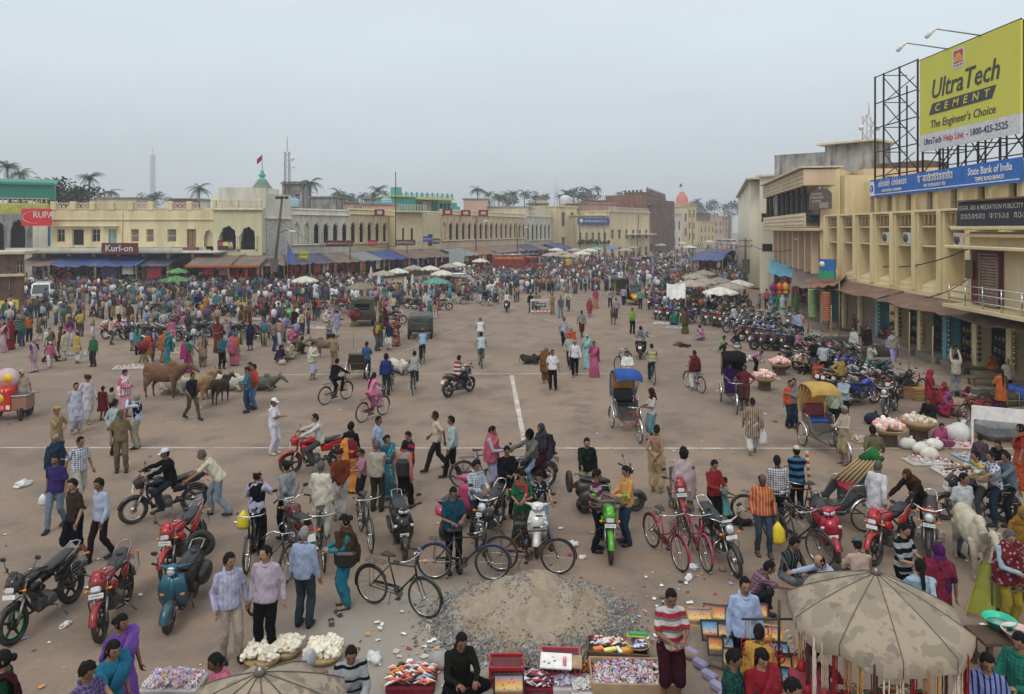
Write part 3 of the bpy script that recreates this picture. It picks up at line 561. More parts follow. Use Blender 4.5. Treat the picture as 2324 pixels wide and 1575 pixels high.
def mcy(label,tank='101010',style='plain',loc=(0,0,0),rz=0,group=None,cat='motorcycle',rimm=None,txt=None,fender=None,mir=None,lean=0,kind=None):
 t=tg('motorcycle',label,cat,loc,rd(rz),group);pm=pnt(tank);fr=pnt(fender)if fender else(pm if style!='plain' else MM.black);t.rotation_euler=(0,rd(lean),rd(rz));wk=kind or('alloy' if style=='sport' else 'spoke');rim=mat('alloy_black',(.03,.03,.03),.4,.5)if wk=='alloy' else None;whl(t,'wheel',-.68,.31,.085,wk,rimm or rim);whl(t,'wheel',.60,.31,.1,wk,rimm or rim);m=MB();m.tb([(0,-.42,.86),(0,-.40,.60),(0,-.28,.34),(0,.12,.28),(0,.25,.42)],.022,7);m.tb([(0,-.42,.84),(0,-.1,.78),(0,.3,.72),(0,.72,.80)],.022,7)
 for s in S2:m.tb([(s*.07,.22,.40),(s*.09,.6,.31)],.018,6);m.tb([(s*.1,.25,.72),(s*.1,.62,.40)],.02,7);m.tb([(s*.1,.2,.74),(s*.1,.72,.76)],.012,5)
 m.bd('frame',MM.black,t);m=MB();m.box((0,-.06,.38),(.22,.34,.26),bev=.05);m.tb([(0,-.14,.45),(0,-.24,.66)],[.085,.095],12);m.la([(.09,-.15),(.11,-.13),(.11,.13),(.09,.15)],14,(0,.02,.36),'X')
 for k in rg(5):m.box((0,-.155-.02*k,.49+.04*k),(.22,.19,.01),rx=-.4)
 m.bd('engine',MM.engine,t);m=MB();m.tb([(-.08,-.28,.5),(-.12,-.36,.36),(-.13,-.2,.24),(-.13,.2,.26),(-.15,.45,.31),(-.155,.86,.37)],[.018,.02,.022,.03,.045,.042],9);m.bd('exhaust',MM.chrome if style=='plain' else MM.black,t);m=MB()
 for s in S2:m.tb([(s*.09,-.68,.31),(s*.09,-.52,.64)],.024,8);m.tb([(s*.09,-.535,.60),(s*.09,-.42,.92)],.018,8)
 m.box((0,-.43,.9),(.24,.09,.03),bev=.01);m.bd('fork',MM.steel,t);m=MB();mg_(m,-.68,.31,.35,.13,20,165,10);m.bd('front_mudguard',fr,t);m=MB();mg_(m,.60,.33,.36,.16,-5,110,9);m.bd('rear_mudguard',MM.black,t);m=MB();m.tb([(0,-.46,.80),(0,-.36,.86),(0,-.16,.885),(0,-.02,.84),(0,.06,.79)],[(.05,.04),(.13,.10),(.145,.11),(.11,.08),(.06,.04)],14,up=(1,0,0));o=m.bd('tank',pm,t);MB().la([(.03,0),(.03,.01)],10,(0,-.22,.99)).bd('cap',MM.chrome,o)
 if style!='plain':
  m=MB()
  for s in S2:m.tb([(s*.13,-.40,.78),(s*.15,-.28,.70),(s*.12,-.10,.62)],[(.02,.05),(.02,.1),(.012,.03)],8,up=(1,0,0))
  m.bd('tank_shroud',pm,t)
 MB().tb([(0,-.04,.84),(0,.1,.84),(0,.32,.87),(0,.6,.93),(0,.68,.93)],[(.08,.03),(.13,.045),(.14,.045),(.115,.04),(.07,.02)],12,up=(1,0,0)).bd('seat',MM.seat,t);m=MB()
 for s in S2:m.tb([(s*.13,.12,.66),(s*.14,.3,.68),(s*.11,.6,.80),(s*.06,.84,.86)],[(.015,.08),(.018,.1),(.018,.07),(.012,.03)],8,up=(1,0,0))
 m.box((0,.84,.85),(.13,.08,.05),bev=.02);m.bd('side_panel',pm if style!='dark' else MM.black,t);MB().tb([(.12,.38,.84),(.13,.66,.93),(.1,.82,1.0),(0,.86,1.01),(-.1,.82,1.0),(-.13,.66,.93),(-.12,.38,.84)],.014,6).bd('grab_rail',MM.chrome if style=='plain' else MM.steel,t);m=MB();m.tb([(-.36,-.30,1.04),(-.30,-.36,1.05),(-.2,-.45,1.03),(-.07,-.44,.96),(.07,-.44,.96),(.2,-.45,1.03),(.30,-.36,1.05),(.36,-.30,1.04)],.013,6);o=m.bd('handlebar',MM.chrome if style!='sport' else MM.black,t)
 for s in S2:m=MB();m.tb([(s*.28,-.385,1.05),(s*.38,-.28,1.04)],.02,7);m.tb([(s*.27,-.42,1.04),(s*.37,-.36,1.02)],.007,4);m.bd('grip',MM.rub,o)
 for s in S2:mir_(t,s*.24,-.42,1.05,s*.30,-.40,1.22,mir and pnt(mir))
 m=MB()
 if style=='plain' and not(tank in('b01018',)):
  m.tb([(0,-.50,.88),(0,-.58,.88),(0,-.63,.88)],[.06,.095,.095],14);m.box((0,-.5,1.0),(.2,.08,.04),bev=.015);m.bd('headlight_case',MM.chrome,t);MB().la([(.085,0),(.06,-.02),(0,-.03)],14,(0,-.631,.88),'Y').bd('headlight',MM.glass,t)
 else:
  m.tb([(0,-.46,.90),(0,-.58,.90),(0,-.66,.86)],[(.11,.15),(.14,.15),(.10,.10)],10,up=(1,0,0));m.tb([(0,-.62,.98),(0,-.54,1.10)],[(.11,.02),(.06,.012)],8,up=(1,0,0));m.bd('headlight_cowl',pm if style!='dark' else MM.black,t);MB().box((0,-.675,.86),(.16,.05,.11),bev=.03,rx=-.25).bd('headlight',MM.glass,t)
 for s in S2:
  for y,z in((-.58,.80),(.86,.76)):m=MB();m.tb([(s*.07,y,z),(s*.16,y,z)],.009,5);m.ball((s*.18,y,z),(.035,.03,.025),8,5);m.bd('indicator',MM.amber,t)
 MB().box((0,.90,.82),(.12,.04,.06),bev=.015).bd('tail_light',MM.red,t);plate(t,(0,-.66 if style=='plain' else-.70,.755),txt,.22,.07,-.2);MB().box((0,.93,.66),(.17,.01,.14),rx=.3).bd('rear_plate',MM.white,t)
 for s in S2:MB().tb([(s*.12,-.34,.6),(s*.26,-.36,.52),(s*.26,-.34,.36),(s*.12,-.30,.30)],.013,6).bd('crash_guard',MM.chrome if style=='plain' else MM.black,t)
 m=MB();m.tb([(.05,.1,.28),(.28,.14,.02)],.012,5);
 for s in S2:m.tb([(s*.1,.0,.3),(s*.24,.0,.29)],.014,6)
 m.bd('stand',MM.steel,t);m=MB()
 for k in rg(5):z=.50+.06*k;m.tb([(.2,.42,z),(.2,.78,z+.02)],.005,4)
 m.tb([(.2,.42,.5),(.2,.42,.74),(.2,.78,.76),(.2,.78,.52)],.008,5,closed=True);m.bd('sari_guard',MM.steel,t);return t
def scooter(label,col='0b0b0d',style='modern',loc=(0,0,0),rz=0,group=None,lean=0,txt=None):
 t=tg('scooter',label,'scooter',loc,rd(rz),group);t.rotation_euler=(0,rd(lean),rd(rz));pm=pnt(col,.18);r=.235;whl(t,'wheel',-.62,r,.095,'disc',MM.steel);whl(t,'wheel',.58,r,.1,'disc',MM.steel);old=style=='old';m=MB();m.tb([(0,.06,.48),(0,.2,.56),(0,.5,.62),(0,.76,.68),(0,.86,.70)],[(.12,.16),(.18,.20),(.20,.19),(.15,.12),(.05,.04)],14,up=(1,0,0))
 if old:
  for s in S2:m.ball((s*.21,.50,.46),(.12,.30,.19),14,9)
 o=m.bd('rear_body',pm if not old else MM.black,t);MB().box((0,-.14,.27),(.34,.52,.06),bev=.02).bd('floorboard',MM.black,t);m=MB();w=.24 if old else .21;pts=[(0,-.36,.27),(0,-.42,.45),(0,-.46,.68),(0,-.43,.88)];m.tb(pts,[(w*.75,.03),(w,.04),(w,.05),(w*.7,.05)],14,up=(1,0,0))
 if not old:m.tb([(0,-.44,.42),(0,-.54,.62),(0,-.5,.84)],[(.08,.05),(.15,.07),(.1,.05)],10,up=(1,0,0))
 else:m.tb([(0,-.43,.36),(0,-.49,.6),(0,-.46,.86)],[(.05,.04),(.055,.05),(.05,.04)],8,up=(1,0,0))
 m.bd('front_shield',pm,t);m=MB();mg_(m,-.62,r,r+.06,.19,15 if old else 25,175 if old else 160,10,.5);m.bd('front_mudguard',pm,t);MB().tb([(0,-.62,r),(.07,-.6,r+.05),(.06,-.50,.45)],.02,6).bd('fork',MM.steel,t);m=MB();m.tb([(0,-.44,.85),(0,-.42,.98)],[.04,.05],8);m.tb([(0,-.36,.99),(0,-.46,1.0),(0,-.54,.96)],[(.13,.05),(.16,.075),(.09,.05)]if not old else[(.07,.05),(.10,.08),(.08,.07)],12,up=(1,0,0));m.tb([(-.30,-.36,1.02),(-.12,-.43,1.0),(.12,-.43,1.0),(.30,-.36,1.02)],[.014,.035,.035,.014],7);o=m.bd('handlebar_cowl',pm,t)
 for s in S2:
  MB().tb([(s*.27,-.37,1.02),(s*.39,-.31,1.02)],.021,7).bd('grip',MM.rub,o);mir_(t,s*.2,-.4,1.03,s*.30,-.40,1.20)
 if old:MB().la([(.075,0),(.06,-.025),(0,-.035)],14,(0,-.535,.975),'Y').bd('headlight',MM.glass,t)
 else:
  for s in S2:MB().box((s*.06,-.545,.96),(.11,.03,.06),rz=s*.3,bev=.02,ry=-s*.3).bd('headlight',MM.glass,t)
 for s in S2:MB().box((s*.16,-.455 if old else-.5,.56 if old else .66),(.09,.05,.06),bev=.015).bd('indicator',MM.amber if old else MM.glass,t)
 MB().tb([(0,.02,.74),(0,.2,.80),(0,.45,.81),(0,.72,.84)],[(.10,.04),(.14,.055),(.15,.05),(.10,.04)],12,up=(1,0,0)).bd('seat',MM.seat,t);MB().tb([(.11,.62,.84),(.11,.82,.92),(0,.86,.93),(-.11,.82,.92),(-.11,.62,.84)],.014,6).bd('grab_rail',MM.steel,t);MB().box((0,.87,.66),(.16,.05,.07),bev=.02).bd('tail_light',MM.red,t);MB().tb([(-.17,.2,.26),(-.18,.5,.28),(-.18,.85,.34)],[.03,.05,.045],8).bd('exhaust',MM.black,t);m=MB();m.tb([(.1,.1,.25),(.14,.14,.01)],.012,5);m.tb([(-.1,.1,.25),(-.14,.14,.01)],.012,5);m.bd('stand',MM.steel,t);plate(t,(0,-.47 if old else-.62,.33 if old else .52),txt,.18,.06)
 if old:
  m=MB();m.ring((0,.98,.78),.2,.055,24,8,'Y');m.la([(.14,.96),(.14,1.0)],14,(0,0,.78),'Y');m.bd('spare_wheel',MM.tyre,t)
 return t
def text(s,name,m,size,parent,loc,width=None,rz=0,ext=.001,rot=None,font_scale_x=1.0):
 cu=bpy.data.curves.new(name,'FONT');cu.body=s;cu.size=size;cu.align_x='CENTER';cu.align_y='CENTER';cu.extrude=ext;cu.resolution_u=2;cu.offset=size*.012;cu.materials.append(m);o=bpy.data.objects.new(name,cu);COL.objects.link(o);o.parent=parent;o.location=loc;o.rotation_euler=rot or(rd(90),0,rz);o.scale=(font_scale_x,1,1)
 if width:TXT.append((o,width))
 return o
TXT=[]
def cycle_rickshaw(label,hood=None,inner='c98a20',seatc='14284a',backc='101010',frame='a02020',loc=(0,0,0),rz=0,body='3a3f42'):
 t=tg('cycle_rickshaw',label,'cycle rickshaw',loc,rd(rz));fm=pnt(frame,.35);r=.36;bm=pnt(body,.4);whl(t,'wheel',-1.05,r,.042,'bike');whl(t,'wheel',.75,r,.042,'bike',x=.46);whl(t,'wheel',.75,r,.042,'bike',x=-.46);m=MB();m.tb([(0,-.86,.88),(0,-.35,.82)],.016,6);m.tb([(0,-.89,.68),(0,-.45,.32)],.018,6);m.tb([(0,-.45,.32),(0,-.32,.92)],.016,6);m.tb([(0,-.85,.94),(0,-.9,.66)],.02,6)
 for s in S2:m.tb([(s*.04,-.45,.32),(s*.25,.2,.36),(s*.34,.75,.36)],.016,6);m.tb([(s*.03,-.34,.82),(s*.3,.1,.50)],.012,5);m.tb([(s*.03,-.9,.68),(s*.05,-1.05,r)],.011,5)
 m.tb([(-.5,.75,r),(.5,.75,r)],.018,6);m.bd('frame',fm,t);m=MB();m.tb([(0,-.85,.92),(0,-.84,1.05)],.013,6);m.tb([(-.27,-.62,1.04),(-.26,-.8,1.07),(-.1,-.86,1.06),(.1,-.86,1.06),(.26,-.8,1.07),(.27,-.62,1.04)],.013,6);m.bd('handlebar',MM.chrome,t);MB().tb([(0,-.22,.96),(0,-.32,.96),(0,-.46,.95)],[(.1,.025),(.08,.025),(.018,.016)],8,up=(1,0,0)).bd('saddle',MM.seat,t)
 for(x,y,a0,a1)in((0,-1.05,20,175),(.46,.75,-10,170),(-.46,.75,-10,170)):
  m=MB();mg_(m,y,r,r+.035,.08,a0,a1,10);m.v=[(p[0]+x,p[1],p[2])for p in m.v];m.bd('mudguard',MM.chrome,t)
 m=MB();m.box((0,.28,.44),(.66,.62,.04),bev=.01);m.box((0,.58,.62),(.66,.04,.34),bev=.01)
 for s in S2:m.tb([(s*.34,-.02,.5),(s*.35,.3,.56),(s*.36,.52,.82),(s*.36,.98,.86)],[(.012,.05),(.012,.1),(.012,.16),(.012,.14)],8,up=(1,0,0))
 m.bd('body',bm,t);MB().box((0,.76,.80),(.68,.44,.12),bev=.04).bd('seat_cushion',mat('vinyl_'+seatc,seatc,.35),t);MB().box((0,1.0,1.05),(.68,.10,.42),bev=.05,rx=-.2).bd('seat_back',mat('vinyl_'+backc,backc,.35),t)
 for s in S2:MB().tb([(s*.38,.55,.86),(s*.40,.5,1.0),(s*.40,.9,1.02)],.012,5).bd('armrest',MM.chrome,t)
 m=MB();m.la([(.08,-.01),(.09,0),(.08,.01)],16,(.05,-.45,.32),'X');m.tb([(.07,-.45,.32),(.08,-.4,.16)],.01,5);m.tb([(-.07,-.45,.32),(-.08,-.5,.48)],.01,5);m.box((.12,-.4,.155),(.09,.08,.02));m.box((-.12,-.5,.485),(.09,.08,.02));m.bd('crank',MM.steel,t)
 if hood:
  hm=clo('plain',hood);HP=[(1.10,1.05),(1.17,1.45),(1.12,1.78),(.92,1.96),(.6,2.0),(.3,1.95),(.14,1.85),(.10,1.72)]
  def hf(a,b):
   q=b*7;i=min(int(q),6);f=q-i;y=HP[i][0]*(1-f)+HP[i+1][0]*f;z_=HP[i][1]*(1-f)+HP[i+1][1]*f;return((a-.5)*.88,y+.02*sin(q*pi)*.5,z_-.07*(2*a-1)**4)
  MB().grid(hf,8,14,.012).bd('hood',hm,t);MB().box((0,1.12,1.42),(.76,.02,.72),bev=.005,rx=.03).bd('hood_lining',clo('plain',inner),t);m=MB()
  for s in S2:
   for e in((.16,1.78),(.4,1.9),(.7,1.92),(.98,1.86)):m.tb([(s*.39,.95,.95),(s*.42,e[0]*.5+.5,1.45),(s*.41,e[0],e[1])],.012,5)
  m.bd('hood_rib',M_BA,t)
 return t
def box_car(t,prof,width,glass,body_m,wheels,wr,ww,tumble=.12,arch=True):
 m=MB();zs=[p[1]for p in prof];zb=min(zs);zt=max(zs);n=len(prof)
 def wx(z):q=max(0,(z-zb-(zt-zb)*.5)/((zt-zb)*.5));return width/2-tumble*q*q
 secs=[]
 for s,inset in((-1,0),(1,0)):pass
 K=[(-1,1.0),(-.9,1.0),(.9,1.0),(1,1.0)];V=[]
 for k,(s,_)in enm(K):
  sh=.05 if k in(0,3)else 0
  for(y,z)in prof:
   cy=0;V.append((s*wx(z)if abs(s)==1 else s*wx(z)*1.0+0,y*(1-.02*(sh>0)),z-(sh if z>zt-.1 else 0)))
 Fs=[tuple(rg(n)),tuple(3*n+i for i in reversed(rg(n)))]
 for k in rg(3):
  for i in rg(n):j=(i+1)%n;Fs.append((k*n+j,k*n+i,(k+1)*n+i,(k+1)*n+j))
 m.add(V,Fs);m.bd('body',body_m,t)
 for g in glass:
  for s in S2:
   m=MB();P=[(s*(wx(z)+.006),y,z)for y,z in g]+[(s*(wx(z)-.03),y,z)for y,z in g];k=len(g);fs=[tuple(rg(k)),tuple(rg(2*k-1,k-1,-1))]+[(i,k+i,k+(i+1)%k,(i+1)%k)for i in rg(k)];m.add(P,fs if s<0 else[tuple(reversed(f))for f in fs]);m.bd('side_window',MM.window,t)
 for(y,s)in[(y,s)for y in wheels for s in S2]:
  whl(t,'wheel',y,wr,ww,'disc',MM.steel,x=s*(width/2-ww*.5+.05))
  if arch:m=MB();mg_(m,y,wr,wr*1.16,.1,-5,185,12,.05);m.v=[(p[0]+s*(width/2-.02),p[1],p[2])for p in m.v];m.bd('wheel_arch',MM.black,t)
def pane(t,a,b,c,d,name='windscreen',m_=None,th=.02):
 a,b,c,d=[V3(q)for q in(a,b,c,d)];n=(b-a).cross(d-a).normalized()*th;m=MB();m.add([a,b,c,d,a-n,b-n,c-n,d-n],[(0,1,2,3),(7,6,5,4),(0,4,5,1),(1,5,6,2),(2,6,7,3),(3,7,4,0)]);return m.bd(name,m_ or MM.window,t)
def suv(label,col,loc,rz):
 t=tg('suv',label,'car',loc,rd(rz));pm=pnt(col,.2);prof=[(-2.25,.35),(-2.28,.62),(-2.2,.86),(-1.95,.98),(-1.2,1.08),(-.45,1.66),(-.1,1.74),(1.2,1.78),(1.95,1.72),(2.2,1.3),(2.28,1.0),(2.28,.55),(2.2,.35)];box_car(t,prof,1.76,[[(-1.0,1.12),(-.42,1.58),(.1,1.62),(.1,1.14)],[(.18,1.14),(.18,1.62),(1.05,1.64),(1.05,1.16)],[(1.13,1.16),(1.13,1.64),(1.75,1.6),(1.9,1.2)]],pm,(-1.4,1.4),.34,.22);pane(t,(-.74,-1.2,1.10),(.74,-1.2,1.10),(.62,-.47,1.66),(-.62,-.47,1.66));pane(t,(.7,2.2,1.28),(-.7,2.2,1.28),(-.62,1.98,1.68),(.62,1.98,1.68),'rear_window')
 for s in S2:MB().box((s*.66,-2.2,.78),(.32,.14,.18),bev=.05).bd('headlight',MM.glass,t);MB().box((s*.78,2.2,1.0),(.14,.12,.4),bev=.03).bd('tail_light',MM.red,t);MB().box((s*.98,-.85,1.15),(.16,.1,.13),bev=.04).bd('mirror',pm,t)
 MB().box((0,-2.27,.75),(.9,.06,.16),bev=.02).bd('grille',MM.steel,t);MB().box((0,-2.28,.45),(1.7,.1,.2),bev=.04).bd('bumper',pm,t);m=MB();
 for s in S2:m.tb([(s*.6,-.1,1.8),(s*.6,1.5,1.86)],.02,6)
 for y in(.1,.7,1.3):m.tb([(-.6,y,1.84),(.6,y,1.84)],.018,6)
 m.box((0,.7,1.93),(1.1,1.6,.1),bev=.03);m.bd('roof_rack',MM.white,t);return t
def van(label,col,loc,rz,L_=3.6,Hh=1.8,wid=1.5,cat='van',plate_y=True):
 t=tg('van',label,cat,loc,rd(rz));pm=pnt(col,.25);h=L_/2;prof=[(-h,.3),(-h-.04,.7),(-h+.02,.95),(-h+.55,Hh-.12),(-h+.85,Hh),(h-.2,Hh),(h,Hh-.25),(h+.02,.5),(h,.3)];box_car(t,prof,wid,[[(-h+.32,1.0),(-h+.62,Hh-.2),(-h+1.1,Hh-.2),(-h+1.1,1.0)],[(-h+1.2,1.0),(-h+1.2,Hh-.2),(-h+2.2,Hh-.2),(-h+2.2,1.0)],[(-h+2.3,1.0),(-h+2.3,Hh-.2),(h-.25,Hh-.22),(h-.2,1.0)]],pm,(-h+.7,h-.7),.28,.18,.08);w=wid/2-.1;pane(t,(-w,-h,.98),(w,-h,.98),(w-.06,-h+.53,Hh-.14),(-w+.06,-h+.53,Hh-.14));pane(t,(w,h+.02,.95),(-w,h+.02,.95),(-w+.05,h-.0,Hh-.28),(w-.05,h-.0,Hh-.28),'rear_window')
 for s in S2:MB().box((s*(wid/2-.2),-h-.02,.72),(.26,.08,.16),bev=.04).bd('headlight',MM.glass,t);MB().box((s*(wid/2-.1),h+.02,.85),(.1,.06,.28),bev=.02).bd('tail_light',MM.red,t);MB().box((s*(wid/2+.1),-h+.3,1.1),(.14,.08,.16),bev=.03).bd('mirror',MM.black,t)
 MB().box((0,-h-.05,.42),(wid-.06,.08,.16),bev=.03).bd('bumper',MM.black,t);MB().box((0,-h-.06,.62),(.5,.04,.06)).bd('grille',MM.steel,t);MB().box((0,-h-.1,.42),(.42,.012,.1)).bd('number_plate',pnt('d8b020'),t);return t
def auto_rickshaw(label,loc,rz,col='d8a010',top='22241c',low='15351f'):
 t=tg('auto_rickshaw',label,'auto rickshaw',loc,rd(rz));pm=pnt(col,.35);tm=mat('auto_top',top,.8,bmp=.2);whl(t,'wheel',-1.0,.2,.1,'disc',MM.steel);whl(t,'wheel',.75,.2,.1,'disc',MM.steel,x=.52);whl(t,'wheel',.75,.2,.1,'disc',MM.steel,x=-.52);m=MB();m.tb([(0,-1.12,.45),(0,-1.05,.7),(0,-.8,.95)],[(.22,.2),(.42,.2),(.5,.12)],12,up=(1,0,0));m.box((0,.0,.33),(1.15,1.9,.1),bev=.03);m.bd('body',pm,t);MB().box((0,.72,.55),(1.24,.9,.5),bev=.08).bd('rear_body',pnt(low,.35),t);m=MB();m.grid(lambda a,b:((a-.5)*1.2,-.75+1.95*b,1.62+.1*sin(pi*a)-.06*(2*b-1)**2),8,6,.03);m.grid(lambda a,b:((a-.5)*1.2,1.2,.78+.84*b),6,4,.0);m.box((0,1.19,1.2),(1.2,.03,.86))
 for s in S2:m.box((s*.6,.85,1.2),(.03,.7,.86))
 m.bd('canopy',tm,t);m=MB()
 for s in S2:m.tb([(s*.5,-.82,.95),(s*.55,-.72,1.62)],.025,6);m.tb([(s*.58,.2,.4),(s*.59,.2,1.62)],.02,6)
 m.bd('pillar',pm,t);pane(t,(-.46,-.86,.98),(.46,-.86,.98),(.5,-.74,1.6),(-.5,-.74,1.6));MB().box((0,.55,.68),(1.05,.5,.2),bev=.06).bd('seat',MM.seat,t)
 for s in S2:MB().la([(.08,0),(0,-.03)],12,(s*.25,-1.17,.66),'Y').bd('headlight',MM.glass,t);MB().box((s*.5,1.2,.6),(.1,.04,.1)).bd('tail_light',MM.red,t)
 MB().box((0,1.22,.5),(.4,.015,.12)).bd('number_plate',MM.white,t);return t
def jeep(label,loc,rz):
 t=tg('jeep',label,'jeep',loc,rd(rz));pm=pnt('30352a',.6);cm=MM.canvas;m=MB();m.box((0,-.95,.82),(1.1,1.3,.5),bev=.08);m.box((0,.6,.72),(1.5,2.2,.5),bev=.05);m.box((0,-1.3,.55),(1.5,.5,.08),bev=.02);m.bd('body',pm,t);m=MB();m.grid(lambda a,b:((a-.5)*1.5,-.45+2.2*b,1.86+.08*sin(pi*a)),6,6,.04)
 for s in S2:m.box((s*.74,1.2,1.42),(.03,1.0,.86));m.box((s*.74,.2,1.78),(.03,1.2,.14))
 m.box((0,1.74,1.75),(1.5,.03,.26));
 for s in S2:m.box((s*.62,1.742,1.4),(.24,.03,.6))
 m.bd('canvas_top',cm,t);MB().box((0,1.73,.95),(1.3,.04,.42),bev=.02).bd('tailgate',pm,t)
 for y in(-1.1,1.0):
  for s in S2:whl(t,'wheel',y,.38,.2,'disc',pm,x=s*.68)
 MB().ring((.35,1.84,.95),.28,.08,22,8,'Y').bd('spare_wheel',MM.tyre,t);pane(t,(-.68,-.42,1.1),(.68,-.42,1.1),(.66,-.3,1.8),(-.66,-.3,1.8));
 for s in S2:MB().box((s*.6,1.76,.6),(.12,.04,.08)).bd('tail_light',MM.red,t)
 return t
def fire_truck(label,loc,rz):
 t=tg('fire_truck',label,'fire engine',loc,rd(rz));rm=pnt('8e1220',.3);MB().box((0,1.1,1.75),(2.3,5.2,1.9),bev=.08).bd('tank_body',rm,t);MB().box((0,-2.3,1.65),(2.2,1.7,1.9),bev=.15).bd('cab',rm,t);MB().box((0,-3.6,1.05),(1.9,1.1,.9),bev=.15).bd('bonnet',rm,t);pane(t,(-1.0,-3.18,1.65),(1.0,-3.18,1.65),(.95,-3.12,2.35),(-.95,-3.12,2.35))
 for s in S2:
  for y in(-2.75,-1.9):MB().box((s*1.1,y,1.95),(.04,.62,.6),bev=.01).bd('side_window',MM.window,t)
  for y in(-3.2,2.2):whl(t,'wheel',y,.5,.28,'disc',rm,x=s*.95)
 m=MB()
 for s in(.35,.75):m.tb([(s,-3.4,2.95),(s,3.9,2.85)],.05,6)
 for k in rg(16):m.tb([(.35,-3.2+.45*k,2.94),(.75,-3.2+.45*k,2.94)],.03,5)
 m.bd('ladder',MM.chrome,t);m=MB();m.box((0,3.0,2.8),(1.6,1.2,.2),bev=.04);m.tb([(-.6,-1.0,2.8),(-.6,2.0,2.8)],.1,8);m.bd('roof_gear',MM.steel,t);m=MB()
 for z in(1.0,1.3):m.tb([(-1.22,-1.4,z),(-1.3,1.8,z)],.05,6)
 m.bd('side_rail',pnt('c03020'),t)
 for s in S2:MB().la([(.12,0),(0,-.05)],12,(s*.7,-4.16,1.1),'Y').bd('headlight',MM.glass,t)
 MB().box((0,-4.2,.6),(2.1,.12,.3),bev=.03).bd('bumper',MM.steel,t);ym=mat('gold_letters',(.8,.5,.05),.5)
 for s,r_ in((1,90),(-1,-90)):text('ODISHA FIRE SERVICE','lettering',ym,.42,t,(s*1.156,1.1,2.35),4.4,rd(r_))
 return t
def bus(label,loc,rz,col='d8d8d4',L_=7.0,group=None):
 t=tg('bus',label,'bus',loc,rd(rz),group);pm=pnt(col,.3);h=L_/2;MB().box((0,0,1.55),(2.2,L_,2.2),bev=.18).bd('body',pm,t)
 for s in S2:
  for k in rg(6):MB().box((s*1.1,-h+.9+k*(L_-1.6)/5.2,1.95),(.03,.9,.7),bev=.01).bd('side_window',MM.window,t)
  for y in(-h+1.3,h-1.5):whl(t,'wheel',y,.42,.25,'disc',MM.steel,x=s*.95)
 for y in(-h-.005,h+.005):
  for s in S2:MB().box((s*.48,y,1.95),(.9,.03,.85),bev=.01).bd('windscreen',MM.window,t);MB().box((s*.8,y,.85),(.3,.06,.18),bev=.03).bd('headlight' if y<0 else 'tail_light',MM.glass if y<0 else MM.red,t)
 return t
def cow(label,col,loc,rz,pose='stand',dark=None,sc=1.0,cat='cow'):
 t=tg('cow',label,cat,loc,rd(rz));t.scale=(sc,)*3;base=srgb(col);d=srgb(dark)if dark else mulc(base,.55);m=MB();lie=pose=='lie';z0=-.62 if lie else 0;m.tb([(0,.78,1.12+z0),(0,.7,1.16+z0),(0,.5,1.10+z0),(0,.15,.98+z0),(0,-.2,.98+z0),(0,-.48,1.05+z0),(0,-.62,1.1+z0)],[(.10,.14),(.20,.24),(.25,.30),(.27,.34),(.25,.33),(.19,.30),(.12,.2)],14,up=(1,0,0));m.ball((0,-.38,1.34+z0),(.12,.2,.14),10,7);hd=(0,-1.12,1.30+z0)if pose!='graze' else(.1,-1.0,.75);hd=V3(hd);nk=V3((0,-.5,1.12+z0));m.tb([nk,nk.lerp(hd,.5),hd+V3((0,.06,.02))],[(.14,.24),(.11,.17),(.085,.12)],10,up=(1,0,0));m.tb([hd+V3((0,.08,.04)),hd+V3((0,-.06,.0)),hd+V3((0,-.22,-.12)),hd+V3((0,-.32,-.2))],[(.09,.11),(.095,.10),(.062,.07),(.055,.052)],10,up=(1,0,0));m.tb([hd+V3((0,.16,-.12)),nk+V3((0,.0,-.34)),nk+V3((0,.12,-.38))],[(.012,.06),(.02,.12),(.02,.08)],8,up=(1,0,0))
 if lie:
  for s in S2:m.tb([(s*.16,-.42,.35),(s*.24,-.75,.12),(s*.18,-.5,.06)],[.1,.06,.045],8);m.tb([(s*.2,.5,.35),(s*.34,.1,.2),(s*.36,.42,.06),(s*.34,.2,.05)],[.16,.1,.05,.04],8)
 else:
  for s in S2:
   f=.06*s;m.tb([(s*.14,-.42,.95),(s*.14,-.43+f,.62),(s*.13,-.42+f,.42),(s*.13,-.40+f,.16),(s*.13,-.43+f,.06)],[.12,.075,.052,.036,.045],8);m.tb([(s*.15,.52,1.0),(s*.16,.46-f,.74),(s*.15,.62-f,.46),(s*.14,.60-f,.18),(s*.14,.57-f,.06)],[(.14,.2),(.1,.15),.05,.036,.045],8)
 r=[m,.024,.006,(6,6,6),3,None];REQ.append(r);COWS.append((t,r,base,d,hd,z0,lie));return t
COWS=[]
